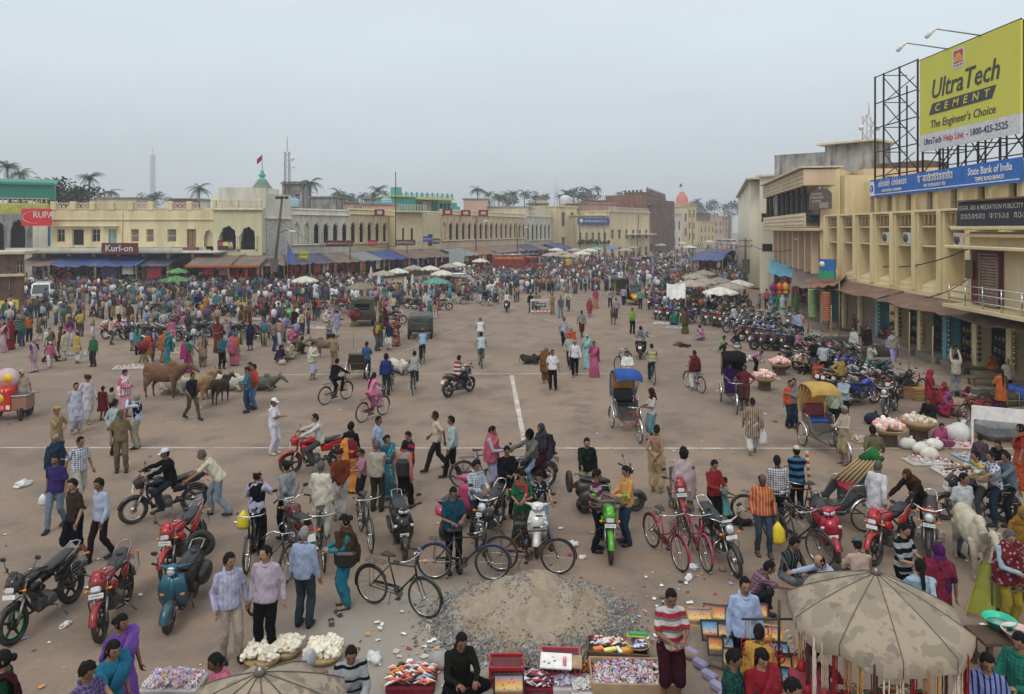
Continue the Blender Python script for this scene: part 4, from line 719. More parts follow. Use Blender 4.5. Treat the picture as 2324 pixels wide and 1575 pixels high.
def finish_cows():
 for t,r,base,d,hd,z0,lie in COWS:
  key=('hide',base);me=r[5]
  if key not in MC:
   m,tt,b=newmat('hide');vec=coords(tt);f=ramp(tt,noise_(tt,vec,2.2,4),[(.4,mulc(base,.8)),(.65,mulc(base,1.12))]);sp=N(tt,'ShaderNodeSeparateXYZ');tt.links.new(vec,sp.inputs[0]);g=ramp(tt,sp.outputs[2],[(.1,Z3),(.55,O3)]);c=mixc(tt,g,d,f);tt.links.new(c,b.inputs['Base Color']);sv(b,'Roughness',.8);MC[key]=m
  me.name='body';me.materials.clear();me.materials.append(MC[key]);put('body',me,t);hm=mat('horn',(.08,.07,.06),.4);m=MB()
  for s in S2:MB().tb([hd+V3((s*.05,.06,.1)),hd+V3((s*.12,.06,.2)),hd+V3((s*.10,.04,.3))],[.024,.018,.006],6).bd('horn',hm,t)
  for s in S2:MB().tb([hd+V3((s*.08,.09,.05)),hd+V3((s*.17,.12,.04)),hd+V3((s*.24,.12,.0))],[(.02,.02),(.05,.015),(.015,.008)],7).bd('ear',MC[key],t)
  m=MB()
  for s in S2:m.ball(hd+V3((s*.085,-.09,.02)),.018,6,5)
  m.ball(hd+V3((0,-.345,-.2)),(.05,.03,.045),8,6);m.bd('eyes_and_muzzle',mat('eye_dark',(.012,.01,.009),.3),t);m=MB();z=1.2+z0;m.tb([(0,.8,z),(.02,.88,z-.15),(.02,.86,z-.45),(.02,.84,max(z-.75,.08))],[.03,.02,.014,.035],6);m.bd('tail',mat('horn',(.08,.07,.06),.4),t)
  # ground
def ground():
 m,t,b=newmat('dusty_asphalt');vec=coords(t);n1=noise_(t,vec,.055,4,.6);n2=noise_(t,vec,.6,5,.65);n3=noise_(t,vec,14,3,.7);c=ramp(t,n1,[(.33,(.205,.153,.118)),(.5,(.262,.197,.148)),(.68,(.315,.226,.160))]);c=mixc(t,ramp(t,n2,[(.37,O3),(.5,Z3)]),c,(.195,.152,.122));c=mixc(t,ramp(t,n2,[(.56,Z3),(.70,(.75,)*3)]),c,(.335,.245,.175));st=noise_(t,coords(t,scale=(1,.8,1)),.33,6,.75);c=mixc(t,ramp(t,st,[(.68,Z3),(.73,(.6,)*3)]),c,(.095,.076,.064));w=N(t,'ShaderNodeTexWave',Scale=.16,Distortion=9,Detail=3,bands_direction='X');t.links.new(coords(t,rot=(0,0,.5)),w.inputs['Vector']);c=mixc(t,ramp(t,w.outputs['Fac'],[(.9,Z3),(.97,(.22,)*3)]),c,(.21,.162,.125));vo=N(t,'ShaderNodeTexVoronoi',Scale=1.1,Randomness=1);t.links.new(vec,vo.inputs['Vector']);c=mixc(t,ramp(t,vo.outputs['Distance'],[(.035,(.8,)*3),(.06,Z3)]),c,(.07,.055,.045));c=mixc(t,1,c,ramp(t,n3,[(.3,(.84,)*3),(.7,O3)]),'MULTIPLY');pos=t.nodes.new('ShaderNodeNewGeometry');d=N(t,'ShaderNodeVectorMath',operation='DISTANCE');mp2=t.nodes.new('ShaderNodeMapping');mp2.vector_type='POINT';sv(mp2,'Scale',(.75,1,1));t.links.new(pos.outputs['Position'],mp2.inputs[0]);t.links.new(mp2.outputs[0],d.inputs[0]);d.inputs[1].default_value=(-.95,11.4,0);a=N(t,'ShaderNodeMath',operation='ADD');t.links.new(d.outputs['Value'],a.inputs[0]);s_=N(t,'ShaderNodeMath',operation='MULTIPLY');t.links.new(noise_(t,vec,.9,5,.7),s_.inputs[0]);s_.inputs[1].default_value=2.2;t.links.new(s_.outputs[0],a.inputs[1]);dv=N(t,'ShaderNodeMath',operation='MULTIPLY');dv.inputs[1].default_value=.1;t.links.new(a.outputs[0],dv.inputs[0]);c=mixc(t,ramp(t,dv.outputs[0],[(.24,(.85,)*3),(.36,Z3)]),c,(.30,.275,.235));t.links.new(c,b.inputs['Base Color']);sv(b,'Roughness',.88);sv(b,'Specular IOR Level',.2);bump(t,b,mixc(t,.5,n2,n3),.35,.03);g=MB();g.grid(lambda a,b_:(-900+1900*a,-30+1500*b_,0),20,16);return struct(g.bd('ground',m))
ground()
lm=mat('road_paint',(.52,.47,.42),.8,var=.25,scale=3,dirt=.85,dc=(.25,.19,.15))
def strip(name,pts,w,m_,z=.004):
 mb=MB();pts=[V3((p[0],p[1],z))for p in pts];V=[]
 for i,p in enm(pts):
  d=(pts[min(i+1,len(pts)-1)]-pts[max(i-1,0)]).normalized();n=V3((-d.y,d.x,0));k=w/2*(1+.15*R.uf(-1,1));V+=[p+n*k,p-n*k]
 mb.add(V,[(2*i,2*i+1,2*i+3,2*i+2)for i in rg(len(pts)-1)]);return struct(mb.bd(name,m_))
def lerpts(a,b,n):a,b=V3(a),V3(b);return[a.lerp(b,i/n)for i in rg(n+1)]
strip('road_marking',lerpts(gp(-60,1016),gp(2400,1018),40),.10,lm)
strip('road_marking',lerpts(gp(640,850),gp(1400,848),24),.12,lm,.008)
strip('road_marking',lerpts(gp(1161,852),gp(1192,1012),14),.17,lm,.008)
strip('road_marking',lerpts(gp(905,802),gp(1270,648),34),.08,mat('worn_paint',(.34,.28,.235),.9,var=.3,scale=2))
for a,b in(((1140,693),(1170,699)),((1200,708),(1225,713)),((1290,733),(1325,741)),((1440,757),(1490,764)),((1235,725),(1265,731))):strip('road_marking',lerpts(gp(*a),gp(*b),3),.12,lm,.008)
pv=mat('pavement_slab',(.30,.235,.18),.9,var=.2,scale=2,dirt=.6,bmp=.3)
RW=lambda D:20.55+(D-26)*.062
def pavement():
 t=bpy.data.objects.new('pavement',None);COL.objects.link(t);struct(t);k=0
 for i in rg(20):
  D0=20+i*1.9
  for j in rg(2):
   x0=RW(D0)-3.0+1.45*j;h=.11+.012*R.rnd();MB().box((x0+.72,D0+.95,h/2),(1.42,1.87,h),rz=-.03+.01*R.uf(-1,1),bev=.02).bd('paving_slab',pv,t)
 MB().box((RW(38)-3.2,39,.06),(.22,38.5,.12),rz=-.062,bev=.03).bd('kerb',mat('kerb_stone',(.33,.28,.23),.9,dirt=.6),t)
pavement()
# building helpers
CREAM=mat('cream_wall',(.66,.55,.34),.9,var=.08,scale=.5,dirt=.45,dc=(.36,.30,.21));YELL=mat('yellow_wall',(.70,.60,.36),.9,var=.07,scale=.4,dirt=.55,dc=(.38,.32,.21))
WHITE=mat('white_wall',(.66,.63,.54),.9,var=.10,scale=.4,dirt=.6,dc=(.36,.33,.27));PEACH=mat('peach_wall',(.66,.49,.33),.9,var=.08,scale=.4,dirt=.4,dc=(.40,.30,.21))
BUFF=mat('buff_wall',(.62,.52,.36),.9,var=.1,scale=.4,dirt=.5,dc=(.32,.27,.2));GREY=mat('weathered_concrete',(.34,.33,.31),.95,var=.3,scale=.7,dirt=.9,dc=(.06,.06,.058));BRICK=mat('brown_laterite',(.15,.09,.065),.95,var=.3,scale=.8,dirt=.8,dc=(.05,.035,.028),bmp=.5)
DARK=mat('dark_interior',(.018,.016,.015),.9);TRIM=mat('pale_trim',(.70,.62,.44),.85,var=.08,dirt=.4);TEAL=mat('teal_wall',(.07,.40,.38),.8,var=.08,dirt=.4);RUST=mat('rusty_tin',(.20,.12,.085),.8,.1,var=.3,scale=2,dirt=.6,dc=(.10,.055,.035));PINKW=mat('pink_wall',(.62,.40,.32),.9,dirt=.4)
def fat(name,label,cat,a,b,kind=None):
 a,b=V3(a),V3(b);d=b-a;t=tg(name,label,cat,(a.x,a.y,a.z),atan2(d.y,d.x));return t,d.length
def arch_pts(x0,x1,zs,zt,kind,n=20):
 cx,w=(x0+x1)/2,(x1-x0)/2;out=[]
 for i in rg(n+1):
  a=pi*i/n;s=sin(a);x=cx+w*cos(a);z=zs+(zt-zs)*s
  if kind=='foil':k=abs(sin(a*3.5));x=cx+w*cos(a)*(.80+.20*k if 0<i<n else 1);z=zs+(zt-zs)*(s**.9)*(.80+.14*k)+(zt-zs)*.10*max(0,1-abs(a-pi/2)*3)
  elif kind=='pointed':z=zs+(zt-zs)*(s*.8+.2*(1-abs(cos(a)))**1.0)
  out.append((x,min(z,zt-.01)))
 return out
def wall(m,x0,x1,z0,z1,ops=(),th=.3,y=.0):
 ops=sorted(ops);cur=x0
 for op in ops:
  xa,xb,za,zb=op[:4];kind=op[4]if len(op)>4 else 'rect'
  if xa>cur+.001:m.box(((cur+xa)/2,y+th/2,(z0+z1)/2),(xa-cur,th,z1-z0))
  if za>z0:m.box(((xa+xb)/2,y+th/2,(z0+za)/2),(xb-xa,th,za-z0))
  if zb<z1:m.box(((xa+xb)/2,y+th/2,(zb+z1)/2),(xb-xa,th,z1-zb))
  if kind!='rect':
   zs=za+(zb-za)*.62 if kind!='half' else zb-(xb-xa)/2;A=arch_pts(xa,xb,zs,zb,kind);h=len(A)//2;m.prism([(xb,zs),(xb,zb),((xa+xb)/2,zb)]+A[:h+1][::-1][:-1],y,y+th);m.prism([((xa+xb)/2,zb),(xa,zb),(xa,zs)]+A[h:][::-1][1:],y,y+th)
  cur=xb
 if cur<x1:m.box(((cur+x1)/2,y+th/2,(z0+z1)/2),(x1-cur,th,z1-z0))
def inf_(t,op,kind,y=.2,m_=None,name='window'):
 xa,xb,za,zb=op[:4];w,h=xb-xa,zb-za;cx=(xa+xb)/2;m=MB()
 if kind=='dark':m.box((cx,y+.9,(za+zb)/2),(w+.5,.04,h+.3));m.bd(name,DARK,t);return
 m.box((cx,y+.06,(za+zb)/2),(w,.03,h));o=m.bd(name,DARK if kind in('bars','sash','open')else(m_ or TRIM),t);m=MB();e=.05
 for q in((cx,za+e/2,w,e),(cx,zb-e/2,w,e),(xa+e/2,(za+zb)/2,e,h),(xb-e/2,(za+zb)/2,e,h)):m.box((q[0],y,q[1]),(q[2],.07,q[3]))
 if kind=='bars':
  for k in rg(1,8):m.box((xa+w*k/8,y,(za+zb)/2),(.025,.025,h))
  m.box((cx,y,(za+zb)/2),(w,.04,.05))
 if kind=='sash':m.box((cx,y,(za+zb)/2),(.05,.05,h));m.box((cx,y,za+h*.62),(w,.05,.05))
 if kind=='shut':
  m.box((cx,y,(za+zb)/2),(.04,.08,h));m.box((cx,y,za+h*.5),(w,.06,.05))
 if kind=='roller':
  for k in rg(int(h/.12)):m.box((cx,y+.03,za+.06+k*.12),(w-.06,.03,.075),rx=.25)
 m.bd('frame',m_ or TRIM,o)
def bal(m,x0,x1,z0,z1,y,step=.35,kind='post',th=.12):
 m.box(((x0+x1)/2,y,z1-.05),(x1-x0,th+.06,.1));m.box(((x0+x1)/2,y,z0+.05),(x1-x0,th+.04,.1));n=max(2,int((x1-x0)/step))
 for i in rg(n):
  x=x0+(x1-x0)*(i+.5)/n
  if kind=='post':m.tb([(x,y,z0+.1),(x,y,z0+.1+(z1-z0-.2)*.4),(x,y,z1-.1)],[.05,.09,.045],6)
  else:
   w=(x1-x0)/n*.5;h=z1-z0-.2;zc=(z0+z1)/2;L_=hypot(2*w,h);a=atan2(h,2*w);m.box((x,y,zc),(L_,th*.5,.06),ry=a);m.box((x,y+.01,zc),(L_,th*.5-.02,.06),ry=-a)
def block(t,name,x0,x1,y0,y1,z0,z1,m_):return MB().box(((x0+x1)/2,(y0+y1)/2,(z0+z1)/2),(x1-x0,y1-y0,z1-z0)).bd(name,m_,t)
def cnc(t,x0,x1,z,d=.25,h=.14,m_=None,name='cornice'):return MB().box(((x0+x1)/2,-d/2+.02,z),(x1-x0,d,h),bev=.03).bd(name,m_ or TRIM,t)
# left side of the square
def yellow_house():
 D=84.0;s=F/D;t,L_=fat('yellow_house','long pale yellow two storey building with barred windows behind the blue awnings','building',at(115,D),at(603,D));X=lambda u:(u-115)/s;Z=lambda v:H-(v-VH)/s;ops=[(X(129),X(147),Z(549),Z(520)),(X(164),X(190),Z(557),Z(520)),(X(208),X(227),Z(549),Z(520)),(X(246),X(265),Z(551),Z(520)),(X(297),X(315),Z(549),Z(520)),(X(332),X(349),Z(549),Z(520)),(X(380),X(400),Z(549),Z(520)),(X(424),X(445),Z(561),Z(520)),(X(463),X(483),Z(563),Z(521),'foil')];m=MB();wall(m,0,X(494),4.6,Z(477),ops,.35);m.box((X(305),5,7),(X(494)-.02,9,4.6));m.bd('wall',YELL,t);kinds=['sash','open','sash','shut','bars','bars','bars','shut','dark'];ms=[None,None,None,mat('mint_shutter',(.30,.45,.40),.8,dirt=.7),None,None,None,mat('old_door',(.28,.17,.09),.9,dirt=.8),None]
 for o,k,mm in zip(ops,kinds,ms):inf_(t,o,k,.2,mm,'door' if k=='shut' and o[2]<4.8 else 'window')
 cnc(t,0,X(494),Z(498),.22,.12,YELL);cnc(t,X(125),X(228),Z(513),.7,.1,WHITE,'sunshade');cnc(t,X(232),X(270),Z(513),.7,.1,WHITE,'sunshade');us=[115,159,203,247,291,335,379,423,450]
 for i in rg(len(us)-1):
  MB().box((X(us[i])+.32,.1,Z(467)),(.64,.4,Z(457)-Z(477)),bev=.03).bd('parapet_pier',YELL,t);m=MB();bal(m,X(us[i])+.66,X(us[i+1]),Z(475),Z(460),.12,.42,'x');m.bd('parapet_lattice',WHITE if i>3 else YELL,t)
 o2=[(X(509),X(544),Z(566),Z(512),'foil'),(X(555),X(587),Z(566),Z(514),'foil')];m=MB();wall(m,X(494),X(602),3.6,Z(476),o2,.4,-1.2);m.box((X(499),.3,6.6),(.3,2.2,5.4));m.box((X(597.5),.3,6.6),(.3,2.2,5.4));m.box(((X(494)+X(602))/2,1.6,6.6),(X(602)-X(494)-.1,.2,5.4));m.bd('bay_wall',mat('pale_green_wall',(.60,.58,.36),.9,var=.06,scale=.5,dirt=.4,dc=(.4,.36,.24)),t)
 for o in o2:
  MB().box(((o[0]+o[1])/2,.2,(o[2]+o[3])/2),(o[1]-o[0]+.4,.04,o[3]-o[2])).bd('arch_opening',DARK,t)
  for x in(o[0]-.18,o[1]+.18):MB().la([(.16,o[2]),(.12,o[2]+.2),(.11,o[2]+1.5),(.17,o[2]+1.75)],10,(x,-1.28,0)).bd('column',TRIM,t)
 m=MB();bal(m,X(556),X(586),Z(566),Z(548),-1.12,.2);m.bd('arch_railing',DARK,t);MB().box(((X(494)+X(602))/2,-1.28,Z(476)),(X(602)-X(494)+.5,.5,.2),bev=.05).bd('cornice',TRIM,t)
 for a,b in((500,545),(550,595)):m=MB();bal(m,X(a),X(b),Z(474),Z(456),-1.3,.5,'x');m.bd('parapet_lattice',TRIM,t)
 for u in(497,547.5,598):MB().box((X(u),-1.3,Z(464)),(.45,.42,Z(453)-Z(475)),bev=.05).bd('parapet_pier',TRIM,t)
 block(t,'roof_room',X(495),X(602),.2,5,Z(474),Z(425),WHITE);o=MB().box(((X(505)+X(540))/2,-1.4,Z(555)),(X(540)-X(505),.06,Z(546)-Z(566))).bd('poster',mat('navy_poster',(.02,.025,.07),.5),t);MB().box((X(513),-1.44,Z(553)),(.5,.02,.45)).bd('poster_panel',mat('poster_red',(.6,.03,.04),.5),o);MB().box((X(523.5),-1.44,Z(553)),(.66,.02,.45)).bd('poster_panel',mat('poster_yellow',(.75,.62,.05),.5),o);MB().tb([(X(535),-1.45,Z(564)),(X(535),-1.45,Z(555)),(X(535),-1.45,Z(549))],[(.3,.02),(.25,.03),(.08,.03)],8,up=(1,0,0)).bd('poster_figure',mat('poster_figure',(.5,.42,.38),.6),o);m=MB();m.box((X(300),-1.6,4.1),(X(602)-X(40)-6,3.4,.22),bev=.04);m.box((X(250),-3.2,4.35),(X(495)-X(110),.2,.5));m.bd('terrace',WHITE,t)
 for i in rg(9):
  x=X(120)+i*2.9;block(t,'shop_pier',x-.18,x+.18,-1.6,-.9,0,4.0,BUFF)
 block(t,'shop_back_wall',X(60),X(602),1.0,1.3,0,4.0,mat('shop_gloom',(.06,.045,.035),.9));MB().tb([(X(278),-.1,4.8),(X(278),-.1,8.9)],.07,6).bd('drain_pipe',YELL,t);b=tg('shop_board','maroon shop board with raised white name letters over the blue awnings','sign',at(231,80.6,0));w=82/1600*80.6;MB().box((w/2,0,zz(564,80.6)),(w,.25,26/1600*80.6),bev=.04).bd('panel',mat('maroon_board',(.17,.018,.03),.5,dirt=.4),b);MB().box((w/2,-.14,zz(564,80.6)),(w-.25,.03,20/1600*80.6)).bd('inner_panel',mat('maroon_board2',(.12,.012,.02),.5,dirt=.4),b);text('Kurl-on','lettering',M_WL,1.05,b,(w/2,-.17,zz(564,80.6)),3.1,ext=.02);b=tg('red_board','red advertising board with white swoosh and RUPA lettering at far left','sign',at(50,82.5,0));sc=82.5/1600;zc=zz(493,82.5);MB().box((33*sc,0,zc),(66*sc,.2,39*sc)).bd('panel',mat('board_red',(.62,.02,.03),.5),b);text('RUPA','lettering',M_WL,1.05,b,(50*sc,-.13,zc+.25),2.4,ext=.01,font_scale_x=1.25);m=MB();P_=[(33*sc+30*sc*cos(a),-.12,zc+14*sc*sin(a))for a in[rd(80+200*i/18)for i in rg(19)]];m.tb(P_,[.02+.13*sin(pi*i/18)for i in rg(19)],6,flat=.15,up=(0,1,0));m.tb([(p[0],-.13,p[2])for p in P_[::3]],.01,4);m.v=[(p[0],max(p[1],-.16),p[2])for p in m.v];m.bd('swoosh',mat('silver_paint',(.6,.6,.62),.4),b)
yellow_house()
def far_left():
 t,L_=fat('left_corner_house','weathered corner building under green roof sheeting at far left','building',at(-60,86),at(118,90));s=F/87;X=lambda u:(u+60)/s;Z=lambda v:H-(v-VH)/s;o=[(X(8),X(36),4.2,Z(497),'foil'),(X(-30),X(-4),4.2,Z(497),'foil')];m=MB();wall(m,X(-60),X(52),3.5,Z(485),o,.4);m.bd('arch_wall',GREY,t)
 for q in o:inf_(t,q,'dark',.2)
 block(t,'yellow_storey',X(-60),X(78),1.2,6,Z(485),Z(461),mat('lime_wall',(.55,.50,.10),.85,dirt=.5));m=MB();bal(m,X(-60),X(80),Z(461),Z(447),1.3,.5);m.bd('balustrade',BUFF,t);m=MB();m.box((X(14),3.5,Z(430)),(X(93)-X(-60),4,Z(412)-Z(447)+.3));
 for i in rg(26):x=X(-60)+i*.32;m.box((x,1.47,Z(430)),(.14,.05,1.7))
 m.prism([(1.2,Z(413)),(6,Z(398)),(6,Z(401)),(1.2,Z(416))],X(-60),X(95),'X');m.bd('green_shed',mat('green_sheet',(.02,.24,.17),.6,dirt=.25),t);o=[(X(80),X(116),4.6,Z(513))];m=MB();wall(m,X(51),X(120),3.4,Z(511),o,.3,-.6);m.bd('white_wall',WHITE,t);inf_(t,o[0],'shut',-.5,mat('blue_shutter',(.06,.25,.45),.6,dirt=.4));t,L_=fat('left_kiosk','brown brick kiosk with yellow notice boards cut by the left frame edge','kiosk',at(-60,55),at(38,56));s=F/55.5;X=lambda u:(u+60)/s;Z=lambda v:H-(v-VH)/s;o=[(X(3),X(11),2.0,3.7),(X(20),X(33),3.2,4.2)];m=MB();wall(m,0,X(35),0,Z(575),o,.3);m.bd('wall',BRICK,t)
 for q in o:inf_(t,q,'sash',.2,BUFF)
 block(t,'ledge',0,X(37),-.25,.3,3.0,3.2,BUFF);block(t,'roof_slab',0,X(38),-.3,4,Z(577),Z(571),BUFF)
 for k,(a,b_,v0,v1)in enm(((-20,8,680,697),(10,36,678,700))):MB().box(((X(a)+X(b_))/2,-1.2-.2*k,(Z(v0)+Z(v1))/2),(X(b_)-X(a),.05,Z(v0)-Z(v1))).bd('notice_board',mat('yellow_notice',(.68,.52,.06),.6,dirt=.3),t)
far_left()
def arcade(name,label,a,b,n,zt,za,zb,m_,kind='foil',crenel=True,mullions=True,blind=0,z0=3.3,frac=.62):
 t,L_=fat(name,label,'building',a,b);p=L_/n;ops=[(p*(i+.5)-p*frac/2,p*(i+.5)+p*frac/2,za,zb,kind)for i in rg(n)];m=MB();wall(m,0,L_,z0,zt-.8,ops,.25);m.box((L_/2,5.2,(zt-.9+z0)/2),(L_-.02,8,zt-.9-z0));m.bd('wall',m_,t)
 for i,o in enm(ops):
  if i<blind:MB().box(((o[0]+o[1])/2,.3,(o[2]+o[3])/2),(o[1]-o[0],.05,o[3]-o[2])).bd('blind_arch',m_,t)
  else:
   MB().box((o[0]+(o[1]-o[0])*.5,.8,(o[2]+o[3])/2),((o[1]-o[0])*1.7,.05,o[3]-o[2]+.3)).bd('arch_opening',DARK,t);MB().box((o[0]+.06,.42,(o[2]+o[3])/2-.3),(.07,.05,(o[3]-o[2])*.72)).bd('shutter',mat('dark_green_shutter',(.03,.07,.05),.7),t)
  for x in(o[0]-.1,o[1]+.1):MB().la([(.14,za),(.10,za+.15),(.09,za+(zb-za)*.55),(.14,za+(zb-za)*.62)],8,(x,-.04,0)).bd('column',m_,t)
  m=MB();A=arch_pts(o[0]-.12,o[1]+.12,za+(zb-za)*.62,zb+.22,'pointed',12);m.tb([(x,-.03,z)for x,z in A],.05,5);m.bd('arch_moulding',TRIM,t);MB().box((o[0]-(p*(1-frac))/2,-.06,(za+zt-.8)/2+.4),(.14,.12,zt-za-1.6)).bd('pilaster',m_,t)
 cnc(t,0,L_,za-.15,.3,.16,m_,'sill_band');cnc(t,0,L_,zt-.85,.28,.14,m_);m=MB()
 if crenel:
  k=int(L_/.42);m.box((L_/2,.12,zt-.5),(L_,.2,.6))
  for i in rg(k):x=L_*(i+.5)/k;m.la([(.17,-.08),(.17,.1)],10,(x,.12,zt-.2),'Y');m.box((x,.12,zt-.3),(.34,.2,.2))
  m.bd('scalloped_parapet',m_,t)
 else:
  for zlo,zhi in((zt-.75,zt-.02),(zt+.02,zt+.75)):bal(m,0,L_,zlo,zhi,.12,.6,'x' if zlo>zt else 'post')
  m.bd('parapet_lattice',m_,t)
 return t,L_
t,L_=fat('white_gable_house','tall blank whitewashed wall section beside the lamp post','building',at(603,84.2),at(661,88.2));s=F/86
MB().box((L_/2,4.5,(3.4+zz(441,86))/2),(L_-.02,8.9,zz(441,86)-3.4)).bd('wall',WHITE,t);cnc(t,0,L_,zz(496,86),.3,.18,WHITE)
for i in rg(7):block(t,'tin_panel',.15+i*.45,.15+i*.45+.42,-.06,.0,3.6,zz(499,86),mat('pale_tin',(.52,.52,.48),.6,.2,dirt=.5))
arcade('white_arcade','white arcaded upper storey with pointed scalloped arches, nearest the lamp post',at(661,88.4),at(792,97),6,9.45,4.9,7.6,WHITE,blind=2)
arcade('cream_arcade','cream arcaded upper storey with six dark arches left of the balcony bay',at(792,97.1),at(898,108),6,9.7,4.9,7.8,CREAM)
def bay():
 t,L_=fat('balcony_bay','cream projecting bay with railed balcony roof and two slit windows','building',at(899,104.5),at(958,107.5));s=F/106;Z=lambda v:H-(v-VH)/s;o=[(L_*.23,L_*.31,Z(545),Z(518)),(L_*.56,L_*.65,Z(545),Z(518))];m=MB();wall(m,0,L_,3.3,Z(481),o,.4);m.box((L_/2,2.3,6),(L_,3.7,5.2));m.bd('wall',CREAM,t)
 for q in o:inf_(t,q,'bars',.2,DARK)
 MB().box((L_/2,-.3,Z(481)),(L_+.8,1.4,.16),bev=.04).bd('balcony_slab',CREAM,t);m=MB();bal(m,-.3,L_+.3,Z(479.5),Z(465),-.9,.45);m.bd('balcony_railing',CREAM,t);t,L_=fat('corner_house','cream curved corner house with a maroon door beside the balcony bay','building',at(958.5,108),at(1000,114));s=F/111;Z=lambda v:H-(v-VH)/s;o=[(L_*.3,L_*.55,Z(558),Z(532))];m=MB();wall(m,0,L_,3.3,Z(483),o,.4);m.box((L_/2,4.3,6.3),(L_-.02,7.6,5.8));m.bd('wall',CREAM,t);inf_(t,o[0],'shut',.2,mat('maroon_door',(.10,.02,.025),.6),'door');m=MB();k=int(L_/.42)
 for i in rg(k):m.la([(.18,-.08),(.18,.1)],10,(L_*(i+.5)/k,.12,Z(483)+.1),'Y')
 m.bd('scalloped_parapet',CREAM,t)
bay()
arcade('long_cream_arcade','long cream arcade receding behind the dark tarpaulin stalls',at(1000.5,114.5),at(1193,150),16,10.1,5.0,8.0,mat('arcade_cream',(.68,.54,.36),.9,var=.08,scale=.4,dirt=.4,dc=(.42,.34,.24)),blind=1)
arcade('latticed_white_arcade','whitish arcade with latticed double parapet beyond the long cream arcade',at(1194,150.5),at(1268,165),8,10.4,4.5,8.0,WHITE,crenel=False,frac=.6)
def pb_(name,label,u0,u1,D0,D1,vt,m_,rows=((.3,.55),),cols=4,deep=10,kind='sash',roof=None,z0=0,wallz=None):
 t,L_=fat(name,label,'building',at(u0,D0),at(u1,D1));Dm=(D0+D1)/2;zt=zz(vt,Dm);ops=[]
 for a,b in rows:
  for c in rg(cols):w=L_/cols;ops.append((w*c+w*.3,w*c+w*.68,z0+zt*a,z0+zt*b))
 m=MB();zs=sorted({.0}|{o[2]for o in ops}|{o[3]for o in ops}|{zt});rws=sorted({(o[2],o[3])for o in ops});z=.0
 for(a,b)in rws:
  if a>z:m.box((L_/2,.15,(z+a)/2),(L_,.3,a-z))
  wall(m,0,L_,a,b,[o for o in ops if o[2]==a],.3);z=b
 if zt>z:m.box((L_/2,.15,(z+zt)/2),(L_,.3,zt-z))
 m.box((L_/2,deep/2+.5,zt/2),(L_-.02,deep,zt-.02));m.bd('wall',m_,t)
 for o in ops:inf_(t,o,kind,.15)
 block(t,'roof_slab',-.2,L_+.2,-.35,deep,zt,zt+.25,roof or m_);return t,L_,zt
t,L_,zt=pb_('cream_block','small cream building with a slim dark window next to the blue signboard',1269,1309,160,164,470,CREAM,((.2,.42),(.62,.9)),2)
t,L_,zt=pb_('bank_hall','buff building with planted verandah under a blue signboard',1310,1381,158,160,490,BUFF,((.02,.25),(.40,.62)),5)
o=MB().box((L_/2,-.5,zz(502,158)),(L_,.3,14*158/1600)).bd('signboard',mat('blue_board',(.03,.09,.25),.5),t);text('INDIAN OVERSEAS BANK','lettering',M_WL,.7,o,(L_/2+.4,-.68,zz(502,158)),L_*.7,ext=.01)
MB().la([(.5,-.68),(.5,-.66)],16,(.7,0,zz(502,158)),'Y').bd('emblem',M_WL,o)
m=MB();
for i in rg(60):m.ball((R.uf(0,L_),-.6+R.uf(-.2,.2),3.6+R.uf(0,.7)),R.uf(.15,.35),5,4)
m.bd('potted_plants',mat('leaf_dark',(.03,.055,.02),.8,var=.5,scale=4),t)
t,L_,zt=pb_('balustraded_house','cream house with white balustrades and faded sign lettering before the brown palace',1382,1474,160,175,482,CREAM,((.02,.24),(.42,.62)),6)
m=MB();bal(m,0,L_,zt+.25,zt+1.1,.1,.6);m.bd('balustrade',WHITE,t);MB().box((L_*.7,-1,5.6),(L_*.6,2,.25)).bd('balcony',WHITE,t)
pb_('stepped_house','old pinkish brick house with shuttered upper rooms beneath the brown palace',1330,1400,172,176,462,mat('old_pinkbrick',(.34,.22,.17),.95,var=.2,scale=.5,dirt=.6),((.7,.85),),4)
def palace():
 D=200.0;t,L_=fat('brown_palace','large dark brown laterite palace with roof balustrade and finial topped corner','building',at(1318,D+14),at(1468,D));s=F/D;Z=lambda v:H-(v-VH)/s;zt=Z(452);ops=[(L_*x,L_*x+1.9,Z(499),Z(482),'half')for x in(.38,.50,.62,.74,.86)];m=MB();wall(m,0,L_,0,zt,ops,.5);m.box((L_/2,9,zt/2),(L_,17,zt-.1));m.bd('wall',BRICK,t)
 for i,q in enm(ops):inf_(t,q,'bars' if i%2 else 'shut',.3,mat('aqua_shutter',(.35,.5,.5),.7))
 m=MB();bal(m,0,L_,zt,zt+1.4,.1,.7);m.bd('balustrade',BRICK,t);block(t,'roof_tower',L_*.57,L_*.83,4,9,zt,Z(433),BRICK);m=MB()
 for i in rg(5):m.box((L_*(.585+.058*i),4.1,Z(433)+.3),(.6,.5,.6))
 m.bd('tower_battlement',BRICK,t);cnc(t,0,L_,zt-1.2,.4,.3,BRICK);t2,L2=fat('palace_front','red brown columned palace front with urn finials facing the street','building',at(1469,D-.5),at(1512,D+40));zt=16.5;MB().box((L2/2,6,zt/2),(L2,12,zt)).bd('wall',M_RL,t2)
 for i in rg(9):
  x=L2*(i+.5)/9;MB().la([(.75,0),(.75,1.2),(.5,1.4),(.45,11),(.65,11.6)],10,(x,-.6,2)).bd('column',M_RL,t2);MB().la([(.5,0),(.6,.5),(.25,1.0),(.45,1.5),(.1,2.4)],8,(x,.3,zt)).bd('finial',BRICK,t2)
 MB().box((L2/2,-.5,13.9),(L2+.4,1.6,.7)).bd('entablature',BRICK,t2)
palace()
